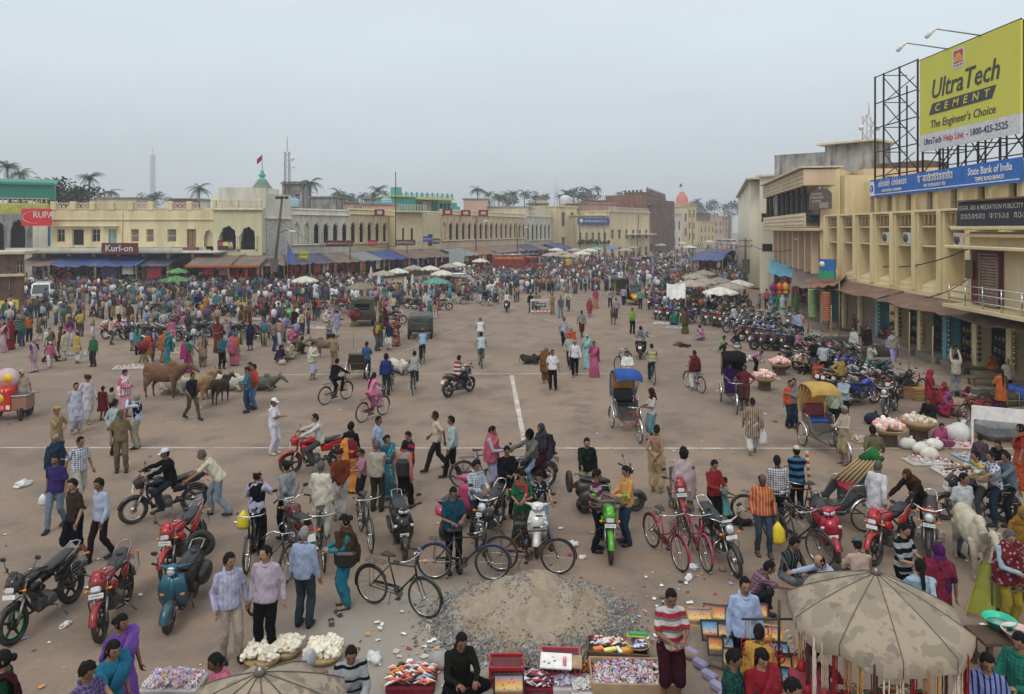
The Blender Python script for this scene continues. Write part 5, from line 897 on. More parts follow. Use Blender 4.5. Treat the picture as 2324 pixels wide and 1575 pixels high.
for i,(u0,u1,D0,D1,vt,m_,lab,rows,cols)in enm([(1513,1548,225,232,485,WHITE,'pale two storey house with sloping dark roof right of the palace front',((.1,.35),(.55,.8)),3),(1528,1562,250,250,470,BUFF,'whitish terraced house below the pink temple spire',((.3,.5),(.65,.85)),3),(1551,1580,250,254,466,mat('yellow_far',(.62,.50,.25),.9,dirt=.3),'tall pale yellow corner house with blue name board',((.2,.35),(.45,.6),(.72,.9)),3),(1580,1612,300,300,484,BRICK,'dark brown house between pale houses down the street',((.35,.5),(.7,.85)),4),(1588,1622,290,300,503,mat('yellow_far',(.62,.50,.25),.9,dirt=.3),'low yellow house in front of the dark brown house',((.15,.4),(.55,.8)),4),(1610,1640,380,400,490,PINKW,'pinkish far house down the hazy street',((.3,.5),(.6,.8)),3),(1636,1662,460,480,492,mat('orange_far',(.66,.36,.16),.9),'orange far house where the street bends',((.3,.5),(.6,.8)),3)]):
 pb_('far_house',lab,u0,u1,D0,D1,vt,m_,rows,cols)
 # right side of the square
def bank():
 pA,pB=V3((RW(20),20,0)),V3((RW(49.5),49.5,0));t,L_=fat('bank_building','cream three storey bank building with deep pilaster bays along the right','building',pB,pA);W_=M_BC;n=12;p=L_/n;z0,z1=3.55,7.6;MB().box((L_/2,1.25,(z0+z1)/2-.1),(L_,.3,z1-z0+.2)).bd('rear_wall',W_,t)
 for i in rg(n+1):
  for k,dx in enm((-.28,.0,.28)):MB().box((i*p+dx,.55-.06*(k==1),(z0+z1)/2),(.20 if k!=1 else .3,1.1+.12*(k==1),z1-z0),bev=.02).bd('pilaster',W_,t)
  if i<n:
   xa,xb=i*p+.42,(i+1)*p-.42;cx=(xa+xb)/2;MB().box((cx,.62,5.85),(xb-xa,.95,.09)).bd('ledge',W_,t);MB().box((cx,.62,6.85),(xb-xa,.95,.08)).bd('ledge',W_,t);MB().prism([(.15,z0-.2),(1.1,z0-.2),(1.1,z0+.75),(.15,z0+.25)],xa,xb,'X').bd('sloped_sill',W_,t);m=MB()
   for q in rg(4):x=xa+(xb-xa)*(q+.5)/4;m.tb([(x,.18,6.9),(x+.06,.18,7.2),(x,.18,7.52)],.03,5)
   m.box((cx,.18,7.52),(xb-xa,.1,.07));m.bd('grille',W_,t);m=MB();m.box((cx+.1,1.08,5.1),(.62,.06,1.15));o=m.bd('window',DARK,t);m=MB();m.box((cx+.1,1.04,5.1),(.06,.05,1.15));m.box((cx+.1,1.04,5.3),(.62,.05,.05))
   for e in(-.33,.33):m.box((cx+.1+e,1.04,5.1),(.05,.06,1.2))
   m.bd('frame',M_BF,o)
 MB().box((L_/2,.6,z1+.05),(L_+.2,1.35,.12),bev=.02).bd('coping',W_,t);MB().box((L_/2,.62,z0-.12),(L_,1.3,.24)).bd('floor_band',W_,t);ops=[];
 for i in rg(n):ops.append((i*p+p*.42,i*p+p*.42+.62,7.65,9.0))
 m=MB();wall(m,-.3,L_,7.4,10.0,ops,.5,2.6);m.box((L_/2,6.5,8.6),(L_+.6,6.8,2.7));m.bd('upper_wall',W_,t)
 for o in ops:inf_(t,o,'sash',2.9,M_BF)
 for i in rg(n+1):MB().box((i*p,2.5,8.6),(.3,.25,2.7),bev=.02).bd('pilaster',W_,t)
 MB().box((-.8,4,5.4),(2.0,5.5,10.2)).bd('end_wall',W_,t);blue=mat('turquoise_paint',(.12,.42,.50),.7,dirt=.5);goods=[M_BR,mat('steel_pots',(.35,.33,.30),.3,.9),mat('dark_pots',(.07,.055,.045),.5,.4)]
 for i in rg(n+1):MB().box((i*p,.55,1.8),(.34,.7,3.4),bev=.02).bd('shop_pier',W_ if i%3 else blue,t)
 for i in rg(n):
  cx=(i+.5)*p
  if i in(1,2):inf_(t,(i*p+.2,(i+1)*p-.2,.15,3.0),'roller',.4,M_RS,'roller_shutter');continue
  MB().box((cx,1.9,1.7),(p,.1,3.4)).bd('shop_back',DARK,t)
  for z in(.5,1.1,1.7,2.3):MB().box((cx,1.2,z),(p-.4,.7,.04)).bd('shelf',M_WD,t)
  m=MB()
  for z in(.52,1.12,1.72,2.32):
   for q in rg(7):
    x=cx-p/2+.4+(p-.8)*q/6;r=R.uf(.07,.13);m.la([(r*.6,z),(r,z+r*.8),(r*.55,z+r*1.7),(r*.8,z+r*2.1)],7,(x,.95,0))
  o=m.bd('brass_pots',goods[i%3],t);o['kind']='stuff'
  for s_ in S2:
   m=MB()
   for q in rg(9):m.ball((cx+s_*(p/2-.25),.3,.8+q*.24),(.11,.08,.1),7,5)
   o=m.bd('hanging_pots',goods[(i+1)%3],t);o['kind']='stuff'
  MB().box((cx,.6,.2),(p-.4,1.4,.3),bev=.02).bd('shop_step',pv,t)
 for i,(a,b)in enm(((.0,.17),(.17,.38),(.38,.60),(.60,.80),(.80,1.0))):
  m=MB();dz=-.16*i*.2+.05*(i%2);m.grid(lambda s_,q:(L_*(a+(b-a)*s_),.2-1.75*q,3.42+dz-.5*q+.05*sin(s_*9)*q+.03*R.uf(-1,1)*q),14,4,.04,False);m.bd('tin_canopy',RUST,t)
 x0=L_-9.8;return t,L_,p
BK,BL,BP=bank()
def bank_extras():
 t=BK;L_=BL;p=BP
 def wpt(x,y,z):return t.matrix_basis@V3((x,y,z))
 rot=t.rotation_euler.z
 for i in(3,4,6):
  cx=(i+.5)*p;a=tg('air_conditioner',['white outdoor air conditioner unit on the far bay ledge','white outdoor air conditioner unit on the second bay ledge','white outdoor air conditioner unit on the bay ledge nearest the black court board'][(3,4,6).index(i)],'air conditioner',wpt(cx-.1,.42,5.9),rot,'air conditioners on the bank ledges');MB().box((0,0,.33),(.86,.34,.62),bev=.03).bd('case',mat('ac_white',(.66,.65,.60),.5,dirt=.3),a);m=MB();m.la([(.24,-.19),(.25,-.175),(.2,-.172)],20,(-.12,0,.33),'Y')
  for k in rg(6):m.box((-.12,-.185,.33),(.46,.01,.015),ry=k*pi/6)
  m.la([(.07,-.2),(.07,-.18)],10,(-.12,0,.33),'Y');m.bd('fan_grille',mat('ac_grille',(.1,.1,.1),.5),a)
 xs=L_-(20+0);sg=tg('bank_sign','long blue bank signboard with white lettering in three scripts along the roof','sign',wpt(0,0,0),rot);blue=mat('sbi_blue',(.015,.13,.50),.45);wl=mat('white_letters2',(.75,.75,.75),.5)
 def xu(u):
  k=(u-U0)/F;a=wpt(0,2.2,0);b=wpt(1,2.2,0)-a;return(k*a.y-a.x)/(b.x-k*b.y)
 X0,X1=xu(1976),xu(2319);zc=9.42;hh=1.16;xs=[X0,xu(2076),xu(2186),X1]
 for a,b in zip(xs,xs[1:]):MB().box(((a+b)/2,2.2,zc),(b-a-.04,.12,hh)).bd('panel',blue,sg)
 MB().box(((X0+X1)/2,2.125,zc-hh*.36),(X1-X0-.1,.02,.05)).bd('white_line',wl,sg);MB().box((X0+.38,2.12,zc-.02),(.66,.03,hh-.2)).bd('logo_panel',wl,sg);MB().la([(.25,2.09),(.25,2.10)],24,(X0+.38,0,zc),'Y').bd('logo_disc',blue,sg);m=MB();m.la([(.07,2.075),(.07,2.088)],12,(X0+.38,0,zc),'Y');m.box((X0+.38,2.082,zc-.14),(.035,.01,.26));m.bd('logo_keyhole',wl,sg)
 def glyphs(x0,x1,z,h,indic,th=.012):
  m=MB();n=int((x1-x0)/(h*.72));rr=RR(int(x0*10))
  for i in rg(n):
   cx=x0+(x1-x0)*(i+.5)/n;w=(x1-x0)/n*.40
   if rr.rnd()<.12:continue
   pts=[(cx+w*cos(a),2.10,z+h*.42*sin(a))for a in[rd(rr.choice((20,-30,60))+q*34)for q in rg(9)]];m.tb(pts,h*.07,4,flat=.4);m.box((cx+w*.75,2.10,z),(h*.13,.02,h*.9))
   if rr.rnd()<.5:m.tb([(cx-w*.4,2.10,z+h*.6),(cx,2.10,z+h*.75),(cx+w*.6,2.10,z+h*.55)],h*.06,4,flat=.4)
  if indic:m.box(((x0+x1)/2,2.10,z+h*.46),(x1-x0,.02,h*.12))
  m.bd('lettering',wl,sg)
 glyphs(X0+1.3,xs[1]-.8,zc+.2,.36,False);glyphs(X0+1.8,xs[1]-1.4,zc-.22,.16,False)
 def dev(s_,size,x,z,w):text(s_,'lettering',wl,size,sg,(x,2.12,z),w,ext=.006)
 glyphs(xs[1]+.5,xs[2]-.8,zc+.18,.38,True);glyphs(xs[1]+1.2,xs[2]-1.5,zc-.22,.17,True);dev('State Bank of India',.52,(xs[2]+xs[3])/2,zc+.2,(xs[3]-xs[2])*.76);dev('TEMPLE ROAD BRANCH',.3,(xs[2]+xs[3])/2,zc-.22,(xs[3]-xs[2])*.5);b=tg('savings_board','weathered grey brown savings account board with rounded top on the bank corner','sign',wpt(-.55,-.2,0),rot+.35);gm=mat('faded_board',(.13,.105,.085),.6,dirt=.4);MB().prism([(-1.1,8.15),(1.1,8.15),(1.1,9.25),(.75,9.55),(.3,9.6),(.25,9.78),(-.25,9.78),(-.3,9.6),(-.75,9.55),(-1.1,9.25)],0,.1).bd('panel',gm,b);lm_=M_FL
 for s_,z,w in(('State Bank',9.25,1.1),('SAVINGS PLUS',8.98,1.4),('ACCOUNT',8.72,.95)):text(s_,'lettering',lm_,.24,b,(-.3,-.01,z),w,ext=.004)
 MB().box((.45,-.01,8.42),(.9,.02,.4)).bd('picture',mat('faded_pic',(.3,.27,.26),.6),b);MB().la([(.17,-.02),(.17,0)],14,(0,0,9.6),'Y').bd('emblem',mat('faded_gold',(.3,.24,.15),.6),b);e=tg('court_entrance','projecting entrance bay with maroon doors, rolling shutter and black court board','building',wpt(L_-10.6,-1.0,0),rot);W_=mat('bank_cream2',(.70,.57,.34),.9,var=.06,scale=.5,dirt=.5,dc=(.4,.32,.2));mar=mat('maroon_door2',(.12,.018,.025),.5);MB().box((5.3,1.1,5.0),(10.6,2.1,.01+3.2)).bd('wall',W_,e)
 for k,(z,d)in enm(((6.75,.5),(6.45,.3),(5.95,.75))):MB().box((5.2,-.1-d/2+.1,z),(10.9,d+.3,.14),bev=.03).bd('cornice',W_,e)
 MB().box((1.35,-.02,4.7),(2.0,.12,2.3)).bd('door_panel',mar,e);inf_(e,(1.0,2.25,3.55,5.7),'roller',-.12,M_RS,'roller_shutter');MB().box((5.6,-.02,4.7),(2.6,.12,2.3)).bd('door_panel',mar,e);m=MB()
 for z in(3.75,4.05,4.35):m.tb([(.0,-.8,z),(5,-.8,z)],.025,6)
 for x in(0,1.2,2.4,3.6,4.8):m.tb([(x,-.8,3.5),(x,-.8,4.4)],.03,6)
 m.bd('steel_railing',MM.chrome,e);MB().box((2.6,-.5,3.42),(5.6,1.0,.14)).bd('balcony_slab',W_,e);m=MB();m.box((3.0,-.5,7.35),(5.6,.16,1.0),rx=-.06);o=m.bd('court_board',mat('black_board',(.018,.02,.035),.5),e);MB().box((3.0,-.5,7.9),(5.7,.5,.07)).bd('board_roof',RUST,o);text('LEGAL AID & MEDIATION PUBLICITY CENTRE','lettering',lm_,.27,o,(3.0,-.62,7.6),5.2,ext=.004);m=MB();rr=RR(4)
 for i in rg(20):
  cx=.6+i*.25
  if i in(7,13):continue
  pts=[(cx+.085*cos(a),-.61,7.25+.10*sin(a))for a in[rd(rr.choice((20,-30,60))+q*34)for q in rg(9)]];m.tb(pts,.018,4,flat=.4);m.box((cx+.08,-.61,7.25),(.03,.02,.22))
 m.bd('lettering',lm_,o);MB().box((.35,-.16,5.0),(.55,.08,.8),bev=.02).bd('framed_notice',mat('notice_gold',(.12,.10,.04),.5),e)
bank_extras()
def billboard():
 xL,D0,D1=24.0,33.2,41.4;zb,zt=11.25,16.6;t=tg('billboard','huge yellow cement billboard with dark lettering on a rooftop frame','billboard',(xL,D1,0),rd(-90));Wd=D1-D0;ym=mat('board_yellow',(.62,.60,.07),.5,var=.04,scale=.4);gm=mat('board_grey',(.05,.042,.05),.5);zw=zb+.95;MB().box((Wd/2,0,(zw+zt)/2),(Wd,.12,zt-zw)).bd('panel',ym,t);MB().box((Wd/2,0,(zb+zw)/2-.002),(Wd,.12,zw-zb)).bd('help_line_strip',M_BW,t);text('UltraTech','lettering',gm,1.5,t,(Wd*.48,-.075,zb+3.35),Wd*.68,ext=.006).data.shear=.25;c=MB();c.prism([(Wd*.115,zb+2.0),(Wd*.76,zb+2.0),(Wd*.80,zb+2.62),(Wd*.155,zb+2.62)],-.08,-.062);c.bd('name_band',gm,t);text('C  E  M  E  N  T','lettering',ym,.55,t,(Wd*.46,-.088,zb+2.3),Wd*.56,ext=.004).data.shear=.2;text("The Engineer's Choice",'lettering',gm,.62,t,(Wd*.46,-.07,zb+1.42),Wd*.66,ext=.004).data.shear=.2;nm=mat('navy_ink',(.02,.02,.08),.5);text('UltraTech','lettering',nm,.5,t,(Wd*.155,-.07,zb+.5),Wd*.20,ext=.004);text('Help Line','lettering',M_RI,.5,t,(Wd*.385,-.07,zb+.5),Wd*.21,ext=.004);text('- 1800-425-2525','lettering',nm,.5,t,(Wd*.71,-.07,zb+.5),Wd*.38,ext=.004);lx,lz=Wd*.44,zb+4.65;MB().box((lx,-.07,lz),(.95,.02,1.05)).bd('logo_panel',M_BW,t);MB().prism([(lx-.38,lz-.25),(lx+.38,lz-.25),(lx+.38,lz+.42),(lx-.38,lz+.42)],-.09,-.082).bd('logo_square',mat('logo_red',(.55,.03,.05),.5),t);m=MB()
 for k in rg(7):a=rd(15+25*k);m.prism([(lx-.0+.05*cos(a),lz-.22+.05*sin(a)),(lx+.36*cos(a-.13),lz-.22+.5*sin(a-.13)),(lx+.36*cos(a+.13),lz-.22+.5*sin(a+.13))],-.1,-.091)
 m.bd('logo_rays',mat('logo_gold',(.75,.55,.1),.5),t);text('ADITYA BIRLA GROUP','lettering',M_RI,.13,t,(lx,-.085,lz-.38),.85,ext=.002);st=mat('rust_steel',(.045,.03,.03),.7,.4);fr=tg('steel_scaffold','rusty steel lattice frame carrying the cement billboard on the roof','steel frame',(xL,D1,0),rd(-90));n=5
 for i in rg(n+1):
  x=Wd*i/n;MB().tb([(x,.12,9.9),(x,.12,zt)],.06,6).bd('upright',st,fr);MB().tb([(x,1.6,9.9),(x,1.6,zt-1)],.05,6).bd('upright',st,fr)
  for z in(11.2,12.6,14.0,15.4):MB().tb([(x,.12,z),(x,1.6,z)],.035,5).bd('strut',st,fr)
  MB().tb([(x,.12,10.2 if i%2 else 12.6),(x,1.6,12.6 if i%2 else 10.2)],.035,5).bd('brace',st,fr)
 for z in(10.5,11.1,12.6,14.0,15.4):MB().tb([(0,1.6,z),(Wd,1.6,z)],.035,5).bd('rail',st,fr)
 for i in rg(n):MB().tb([(Wd*i/n,.12,9.95),(Wd*(i+1)/n,.12,11.2)],.035,5).bd('brace',st,fr)
 MB().tb([(0,0,zt+.03),(Wd,0,zt+.03)],.05,6).bd('rail',st,fr)
 for k,x in enm((Wd*.33,Wd*.66)):
  l=tg('flood_light',['grey flood lamp on the left arm above the billboard','grey flood lamp on the right arm above the billboard'][k],'lamp',(xL-.0,D1-x,zt),rd(-90));MB().tb([(0,0,0),(0,-2.4,.35)],.035,6).bd('arm',MM.steel,l);MB().tb([(0,-2.35,.34),(0,-2.6,.22),(0,-2.85,-.1)],[.05,.13,.1],8).bd('lamp_head',MM.white,l)
 e=tg('empty_billboard_frame','empty black steel billboard frame standing left of the yellow billboard','steel frame',(xL,46.6,0),rd(-90));w=4.9
 for x in(0,w*.22,w*.6,w):MB().tb([(x,0,9.7),(x,0,zt+.2)],.06,6).bd('upright',st,e)
 for x in(w*.22,w):MB().tb([(x,1.5,9.7),(x,1.5,zt-.6)],.05,6).bd('upright',st,e)
 for z in(10.2,11.8,13.4,15.0,zt+.15):
  MB().tb([(0,0,z),(w,0,z)],.04,5).bd('rail',st,e);MB().tb([(w*.22,0,z-.1),(w*.22,1.5,z-.1)],.03,5).bd('strut',st,e);MB().tb([(w,0,z-.1),(w,1.5,z-.1)],.03,5).bd('strut',st,e)
 for k in rg(4):z=10.2+1.6*k;MB().tb([(w*.22,0,z+1.5),(w*.6,0,z)],.035,5).bd('brace',st,e);MB().tb([(w*.6,.05,z+1.5),(w,.05,z)],.035,5).bd('brace',st,e);MB().tb([(w*.22,.1,z),(w*.4,1.5,z+1.4)],.03,5).bd('brace',st,e)
billboard()
def right_houses():
 pA,pB=at(1757,71),at(1858,50.5);t,L_=fat('peach_house','peach house with columned balcony and patterned parapet left of the bank','building',pA,pB);zt=11.0;z1,z2,z3,z4=3.4,6.9,7.9,9.9;MB().box((L_/2,4,(z1+z2)/2),(L_,7,z2-z1)).bd('lower_wall',PEACH,t)
 for i in rg(8):MB().box((L_*(i+.5)/8,-.0,5.1),(.32,.5,3.3),bev=.03).bd('pilaster',PEACH,t);
 for i in rg(7):x=L_*(i+1)/8;MB().box((x,.47,5.0),(.7,.05,1.9)).bd('window',mat('dim_window',(.10,.07,.05),.7),t)
 MB().box((L_/2,-.3,z2-.2),(L_+.3,1.5,.22),bev=.04).bd('balcony_slab',PEACH,t);MB().box((L_/2,-.95,(z2+z3)/2),(L_+.2,.16,z3-z2)).bd('balcony_parapet',PEACH,t);m=MB()
 for i in rg(40):
  for k in rg(3):m.ball((L_*(i+.5)/40+.12*(k%2),-1.04,z2+.2+.3*k),(.14,.05,.11),6,4)
 o=m.bd('fish_scale_relief',TRIM,t);o['kind']='stuff';MB().box((L_/2,2.6,(z3+z4)/2),(L_,.2,z4-z3+1)).bd('verandah_wall',mat('verandah_green',(.05,.16,.13),.8),t);MB().box((L_/2,5.5,9),(L_,5,4)).bd('core',PEACH,t)
 for i in rg(9):MB().la([(.24,z3-.2),(.17,z3),(.15,z4-.2),(.26,z4+.05)],10,(L_*(i+.5)/9,-.75,0)).bd('column',mat('dark_column',(.03,.03,.028),.7),t)
 for i in rg(6):MB().box((L_*(i+.6)/6,2.45,8.7),(.9,.06,1.7)).bd('door',DARK,t)
 MB().box((L_/2,.2,z4+.55),(L_+.5,2.5,1.15)).bd('roof_parapet',PEACH,t);m=MB()
 for i in rg(46):
  for k in rg(3):m.ball((L_*(i+.5)/46+.1*(k%2),-1.07,z4+.25+.3*k),(.12,.04,.12),6,4)
 o=m.bd('fish_scale_relief',TRIM,t);o['kind']='stuff';MB().box((L_/2,.1,zt+.17),(L_+.8,2.9,.12)).bd('roof_slab',TRIM,t);t2,L2=fat('peach_house_gable','flat cream gable wall with peach lattice top joining bank and peach house','building',at(1858.5,50.4),at(1905,49.6));MB().box((L2/2,3.2,5.5),(L2-.02,5.8,11.0)).bd('wall',M_BC,t2);t3,L3=fat('white_corner_house','pale cream corner building with black square windows left of the peach house','building',at(1724,74.5),at(1757,73.5));zt=zz(401,74);ops=[(L3*.1,L3*.9,zz(505,74),zz(484,74))];o2=[(L3*.15,L3*.9,zz(572,74),zz(543,74))];m=MB();wall(m,0,L3,0,5.2,o2,.3);wall(m,0,L3,5.2,zt,ops,.3);m.box((L3/2,4.2,zt/2),(L3-.02,7.8,zt));PW=mat('palest_cream',(.70,.65,.50),.9,var=.06,scale=.4,dirt=.4,dc=(.45,.4,.32));m.bd('wall',PW,t3)
 for q in ops+o2:inf_(t3,q,'open',.1,BUFF)
 block(t3,'roof_slab',-.3,L3+.3,-.4,8,zt,zt+.2,TRIM);t4,L4=fat('white_side_house','pale cream side wall with rounded bays running down the street','building',at(1690,122),at(1727,76.4));zt=12.2;MB().box((L4/2,4,zt/2),(L4,8,zt)).bd('wall',PW,t4)
 for i in rg(7):MB().la([(1.5,.0),(1.5,zt-.3)],14,(L4*(i+.5)/7,.3,.2)).bd('rounded_bay',PW,t4)
 block(t4,'roof_slab',-.3,L4,-1.5,8,zt,zt+.2,TRIM)
 for(nm,lab,u0,u1,D,v0,v1,m_)in(('roof_wall','black stained concrete roof wall above the peach house',1757,1886,64,352,392,GREY),('roof_room','stained concrete stair room with flat slab roof above the bank corner',1871,1984,58,330,392,GREY),('ruined_roof_wall','crumbling brick roof wall under the empty billboard frame',1985,2100,52,372,400,BRICK)):
  t5,L5=fat(nm,lab,'wall',at(u0,D,0),at(u1,D-3,0));MB().box((L5/2,1.6,(zz(v0,D)+8)/2),(L5,3,zz(v0,D)-8)).bd('wall',m_,t5)
  if nm=='roof_room':block(t5,'roof_slab',-.5,L5+.3,-.4,3.6,zz(v0,D),zz(v0,D)+.16,TRIM)
right_houses()
# things above the roofs
def lattice_mast(label,u,D,v0,v1,w,col=(.30,.22,.20),extras=()):
 t=tg('mast',label,'mast',at(u,D,0));z0,z1=zz(v0,D),zz(v1,D);mm=mat('mast_steel',col,.6,.3);h=w/2;m=MB()
 for a in(-1,1):
  for b in(-1,1):m.tb([(a*h,b*h,z0),(a*h*.8,b*h*.8,z1)],w*.06,4)
 n=max(4,int((z1-z0)/(w*1.1)))
 for i in rg(n):
  za,zb_=z0+(z1-z0)*i/n,z0+(z1-z0)*(i+1)/n;s=(-1)**i
  for b in(-1,1):m.tb([(-h*s,b*h,za),(h*s,b*h,zb_)],w*.03,3);m.tb([(b*h,-h*s,za),(b*h,h*s,zb_)],w*.03,3)
 o=m.bd('lattice',mm,t);MB().tb([(0,0,z1),(0,0,z1+2.2)],w*.05,4).bd('aerial',mm,t)
 for(x,z,r)in extras:MB().ball((x,-.2,z),r,8,6).bd('antenna',MM.white,t)
 return t
lattice_mast('thin lattice radio mast rising behind the yellow building',347,190,470,352,.9);lattice_mast('lattice camera mast beside the dark stone tower',652,100,480,345,.7,(.12,.08,.06),((.75,zz(360,100),.35),(.95,zz(378,100),.25)))
lattice_mast('white and pink telecom tower behind the stained stair room',1972,120,430,262,1.7,(.50,.40,.40),((-1.4,zz(290,120),.5),(1.4,zz(290,120),.5)));lattice_mast('slim white telecom mast over the distant palms',1262,230,480,422,1.0,(.5,.5,.5))
t=tg('roof_pole','tall thin iron pole on the balcony bay','pole',at(902,104,0));MB().tb([(0,-1.6,zz(560,104)),(0,-1.6,zz(392,104))],.07,5).bd('pole',mat('rusty_pole',(.07,.05,.045),.8),t)
def temple(label,u,D,v0,v1,vf,col,col2,w,flag=True):
 t=tg('temple_spire',label,'temple',at(u,D,0));z0,z1=zz(v0,D),zz(v1,D);h=z1-z0;c1=mat('spire_'+label[:5],col,.7,var=.06);m=MB()
 if w>0:prof=[(w,-2),(w,0),(w*1.12,.02*h),(w*1.05,.12*h)];
 prof=[(w,-3),(w,0),(w*1.1,h*.04),(w*.95,h*.12),(w*.98,h*.15),(w*.8,h*.22),(w*.83,h*.25),(w*.66,h*.32),(w*.69,h*.35),(w*.5,h*.43),(w*.52,h*.46),(w*.28,h*.56),(w*.2,h*.6),(w*.36,h*.66),(w*.38,h*.72),(w*.16,h*.8),(w*.2,h*.84),(w*.04,h)]
 if not flag:prof=[(w*1.3,-3),(w*1.3,0),(w,h*.02),(w*1.04,h*.2),(w*.95,h*.45),(w*.7,h*.68),(w*.4,h*.8),(w*.45,h*.84),(w*.1,h*.9),(w*.05,h)]
 m.la([(r,z0+z)for r,z in prof],20,wob=None if flag else(lambda t_,z:1+.06*cos(8*t_)));m.bd('spire',c1,t);m=MB()
 for r,z in((w*1.05,.04),(w*.97,.15),(w*.82,.25),(w*.68,.35),(w*.5,.46))if flag else((w*1.25,.02),):m.ring((0,0,z0+h*z),r,w*.05,20,5,'Z')
 m.bd('band',mat('band_'+label[:5],col2,.7),t);zf=zz(vf,D);MB().tb([(0,0,z1),(0,0,zf)],.05,5).bd('flag_pole',MM.steel,t);m=MB();k=(zf-z1);m.grid(lambda a,b:(-a*k*.35,.1*sin(a*4),zf-k*.35*b*(1-a*.0)-a*k*.35),5,4,.02);m.bd('flag',mat('flag_red',(.5,.02,.03),.8),t)
temple('turquoise banded temple dome with red flag above the yellow bay',595,110,432,383,350,(.10,.42,.36),(.45,.25,.15),1.45);temple('salmon pink ribbed temple spire in the hazy distance',1548,300,463,432,415,(.62,.18,.13),(.55,.14,.1),2.4,False)
t,L_,zt=pb_('stone_tower','dark stone tower room with toothed parapet behind the lattice mast',640,687,128,128,418,GREY,((.8,.88),),2,5);m=MB()
for i in rg(12):m.la([(.17,-.3),(.17,.3)],8,(L_*(i+.5)/12,0,zt+.35),'Y')
m.bd('toothed_parapet',GREY,t)
def teal_house():
 t,L_=fat('teal_house','bright turquoise rooftop house with yellow eaves and window band','building',at(893,135),at(1093,150));s=F/140;Z=lambda v:H-(v-VH)/s;X=lambda u:(u-893)/s*1.02
 for a,b,y0,v0,v1 in((893,950,0,480,448),(936,985,2,485,452),(1012,1050,0,480,453),(1050,1075,1,482,457),(1070,1093,2,484,466)):block(t,'wall',X(a),X(b),y0,y0+6,Z(v0)-2,Z(v1),TEAL)
 block(t,'inner_wall',X(985),X(1012),2.2,6,Z(484),Z(455),WHITE);block(t,'eave',X(890),X(935),-.7,6,Z(449),Z(446),mat('yellow_eave',(.6,.5,.1),.7));block(t,'eave',X(950),X(1053),-.7,6,Z(453),Z(449),mat('yellow_eave',(.6,.5,.1),.7));m=MB();bal(m,X(893),X(1050),Z(448),Z(441),-.4,.7);m.bd('balustrade',TEAL,t)
 for u in rg(895,1052,14):block(t,'parapet_post',X(u)-.15,X(u)+.15,-.5,-.25,Z(448),Z(437),TEAL)
 block(t,'water_tank',X(912),X(929),2,3.6,Z(446),Z(426),TEAL)
 for k in rg(3):block(t,'window',X(1016+11*k),X(1024+11*k),-.06,.05,Z(478),Z(460),DARK)
teal_house()
for i,(lab,u0,u1,D,v0,m_)in enm([('flat dark concrete roof room behind the white arcade',706,762,118,448,GREY),('pinkish tiled lean-to behind the white arcade',762,803,125,460,PINKW),('pink roof parapet panel band behind the cream arcade',820,890,118,464,PINKW),('small grey tank room behind the cream arcade',826,862,150,452,GREY),('pale pink gabled house right of the turquoise house',1052,1104,160,452,PINKW),('long cream roof wall behind the long arcade',1085,1200,165,470,BUFF),('grey roof room with white tank behind the latticed arcade',1200,1245,185,462,GREY),('cream pavilion on the roof behind the latticed arcade',1218,1242,200,452,CREAM),('reddish tin roof room behind the yellow building',390,452,150,452,mat('red_tin',(.28,.08,.06),.7,dirt=.4)),('brown roof room behind the yellow building',220,310,130,450,BUFF),('grey flat roof behind the palms',180,225,140,456,GREY),('white stair room behind the yellow building',452,470,140,455,WHITE)]):
 t,L_=fat('roof_room',lab,'roof room',at(u0,D,0),at(u1,D,0));z=zz(v0,D);MB().box((L_/2,2.5,z/2),(L_,5,z)).bd('wall',m_,t);block(t,'roof_slab',-.3,L_+.3,-.3,5.2,z,z+.2,GREY)
for i,(u,D,v)in enm(((667,105,457),(877,125,456),(1283,190,452))):
 t=tg('water_tank',['blue and white striped water tank behind the gable wall','blue and white striped water tank over the cream arcade','white striped water tank far behind'][i],'water tank',at(u,D,zz(v+14,D)));h=22/1600*D;r=12/1600*D;MB().la([(r*.9,0),(r,.1),(r,h*.85),(r*.6,h)],14).bd('tank',mat('tank_blue',(.1,.4,.55),.6)if i<2 else MM.white,t);m=MB()
 for k in rg(4):m.la([(r*1.03,h*(.12+.2*k)),(r*1.03,h*(.2+.2*k))],14,caps=False)
 m.bd('stripe',MM.white,t)
 # palms and trees
LEAF=mat('palm_leaf',(.045,.075,.03),.7,var=.4,scale=2);TRUNK=mat('palm_trunk',(.14,.115,.09),.9,var=.2);LEAF2=mat('tree_leaf',(.04,.055,.028),.8,var=.5,scale=1.5)
def palm_mesh(seed,n=18):
 rr=RR(seed);m=MB()
 for i in rg(n):
  az=2*pi*i/n+rr.uf(-.2,.2);el=rr.uf(-.5,1.15);Ln=rr.uf(2.6,3.6);pts=[];p=V3((0,0,0));d=el
  for k in rg(9):pts.append(p.copy());p=p+V3((cos(az)*cos(d),sin(az)*cos(d),sin(d)))*(Ln/8);d-=rr.uf(.16,.27)
  m.tb(pts,[.035]*4+[.02]*5,3,False);side=V3((-sin(az),cos(az),0))
  for k in rg(1,9):
   for q in rg(3):
    b=pts[k-1].lerp(pts[k],q/3);dirv=(pts[k]-pts[k-1]).normalized();ll=.75*sin(pi*min((k+q/3)/9+.12,1))+.12
    for s in S2:e=b+side*s*ll*.72+dirv*ll*.35+V3((0,0,-ll*rr.uf(.35,.75)));m.add([b-dirv*.035,b+dirv*.035,e],[(0,1,2)])
 for i in rg(5):a=2*pi*i/5;m.ball((.2*cos(a),.2*sin(a),-.25),.14,6,5)
 return m
PM=[palm_mesh(s).mesh('crown',LEAF)for s in(1,2,3)]
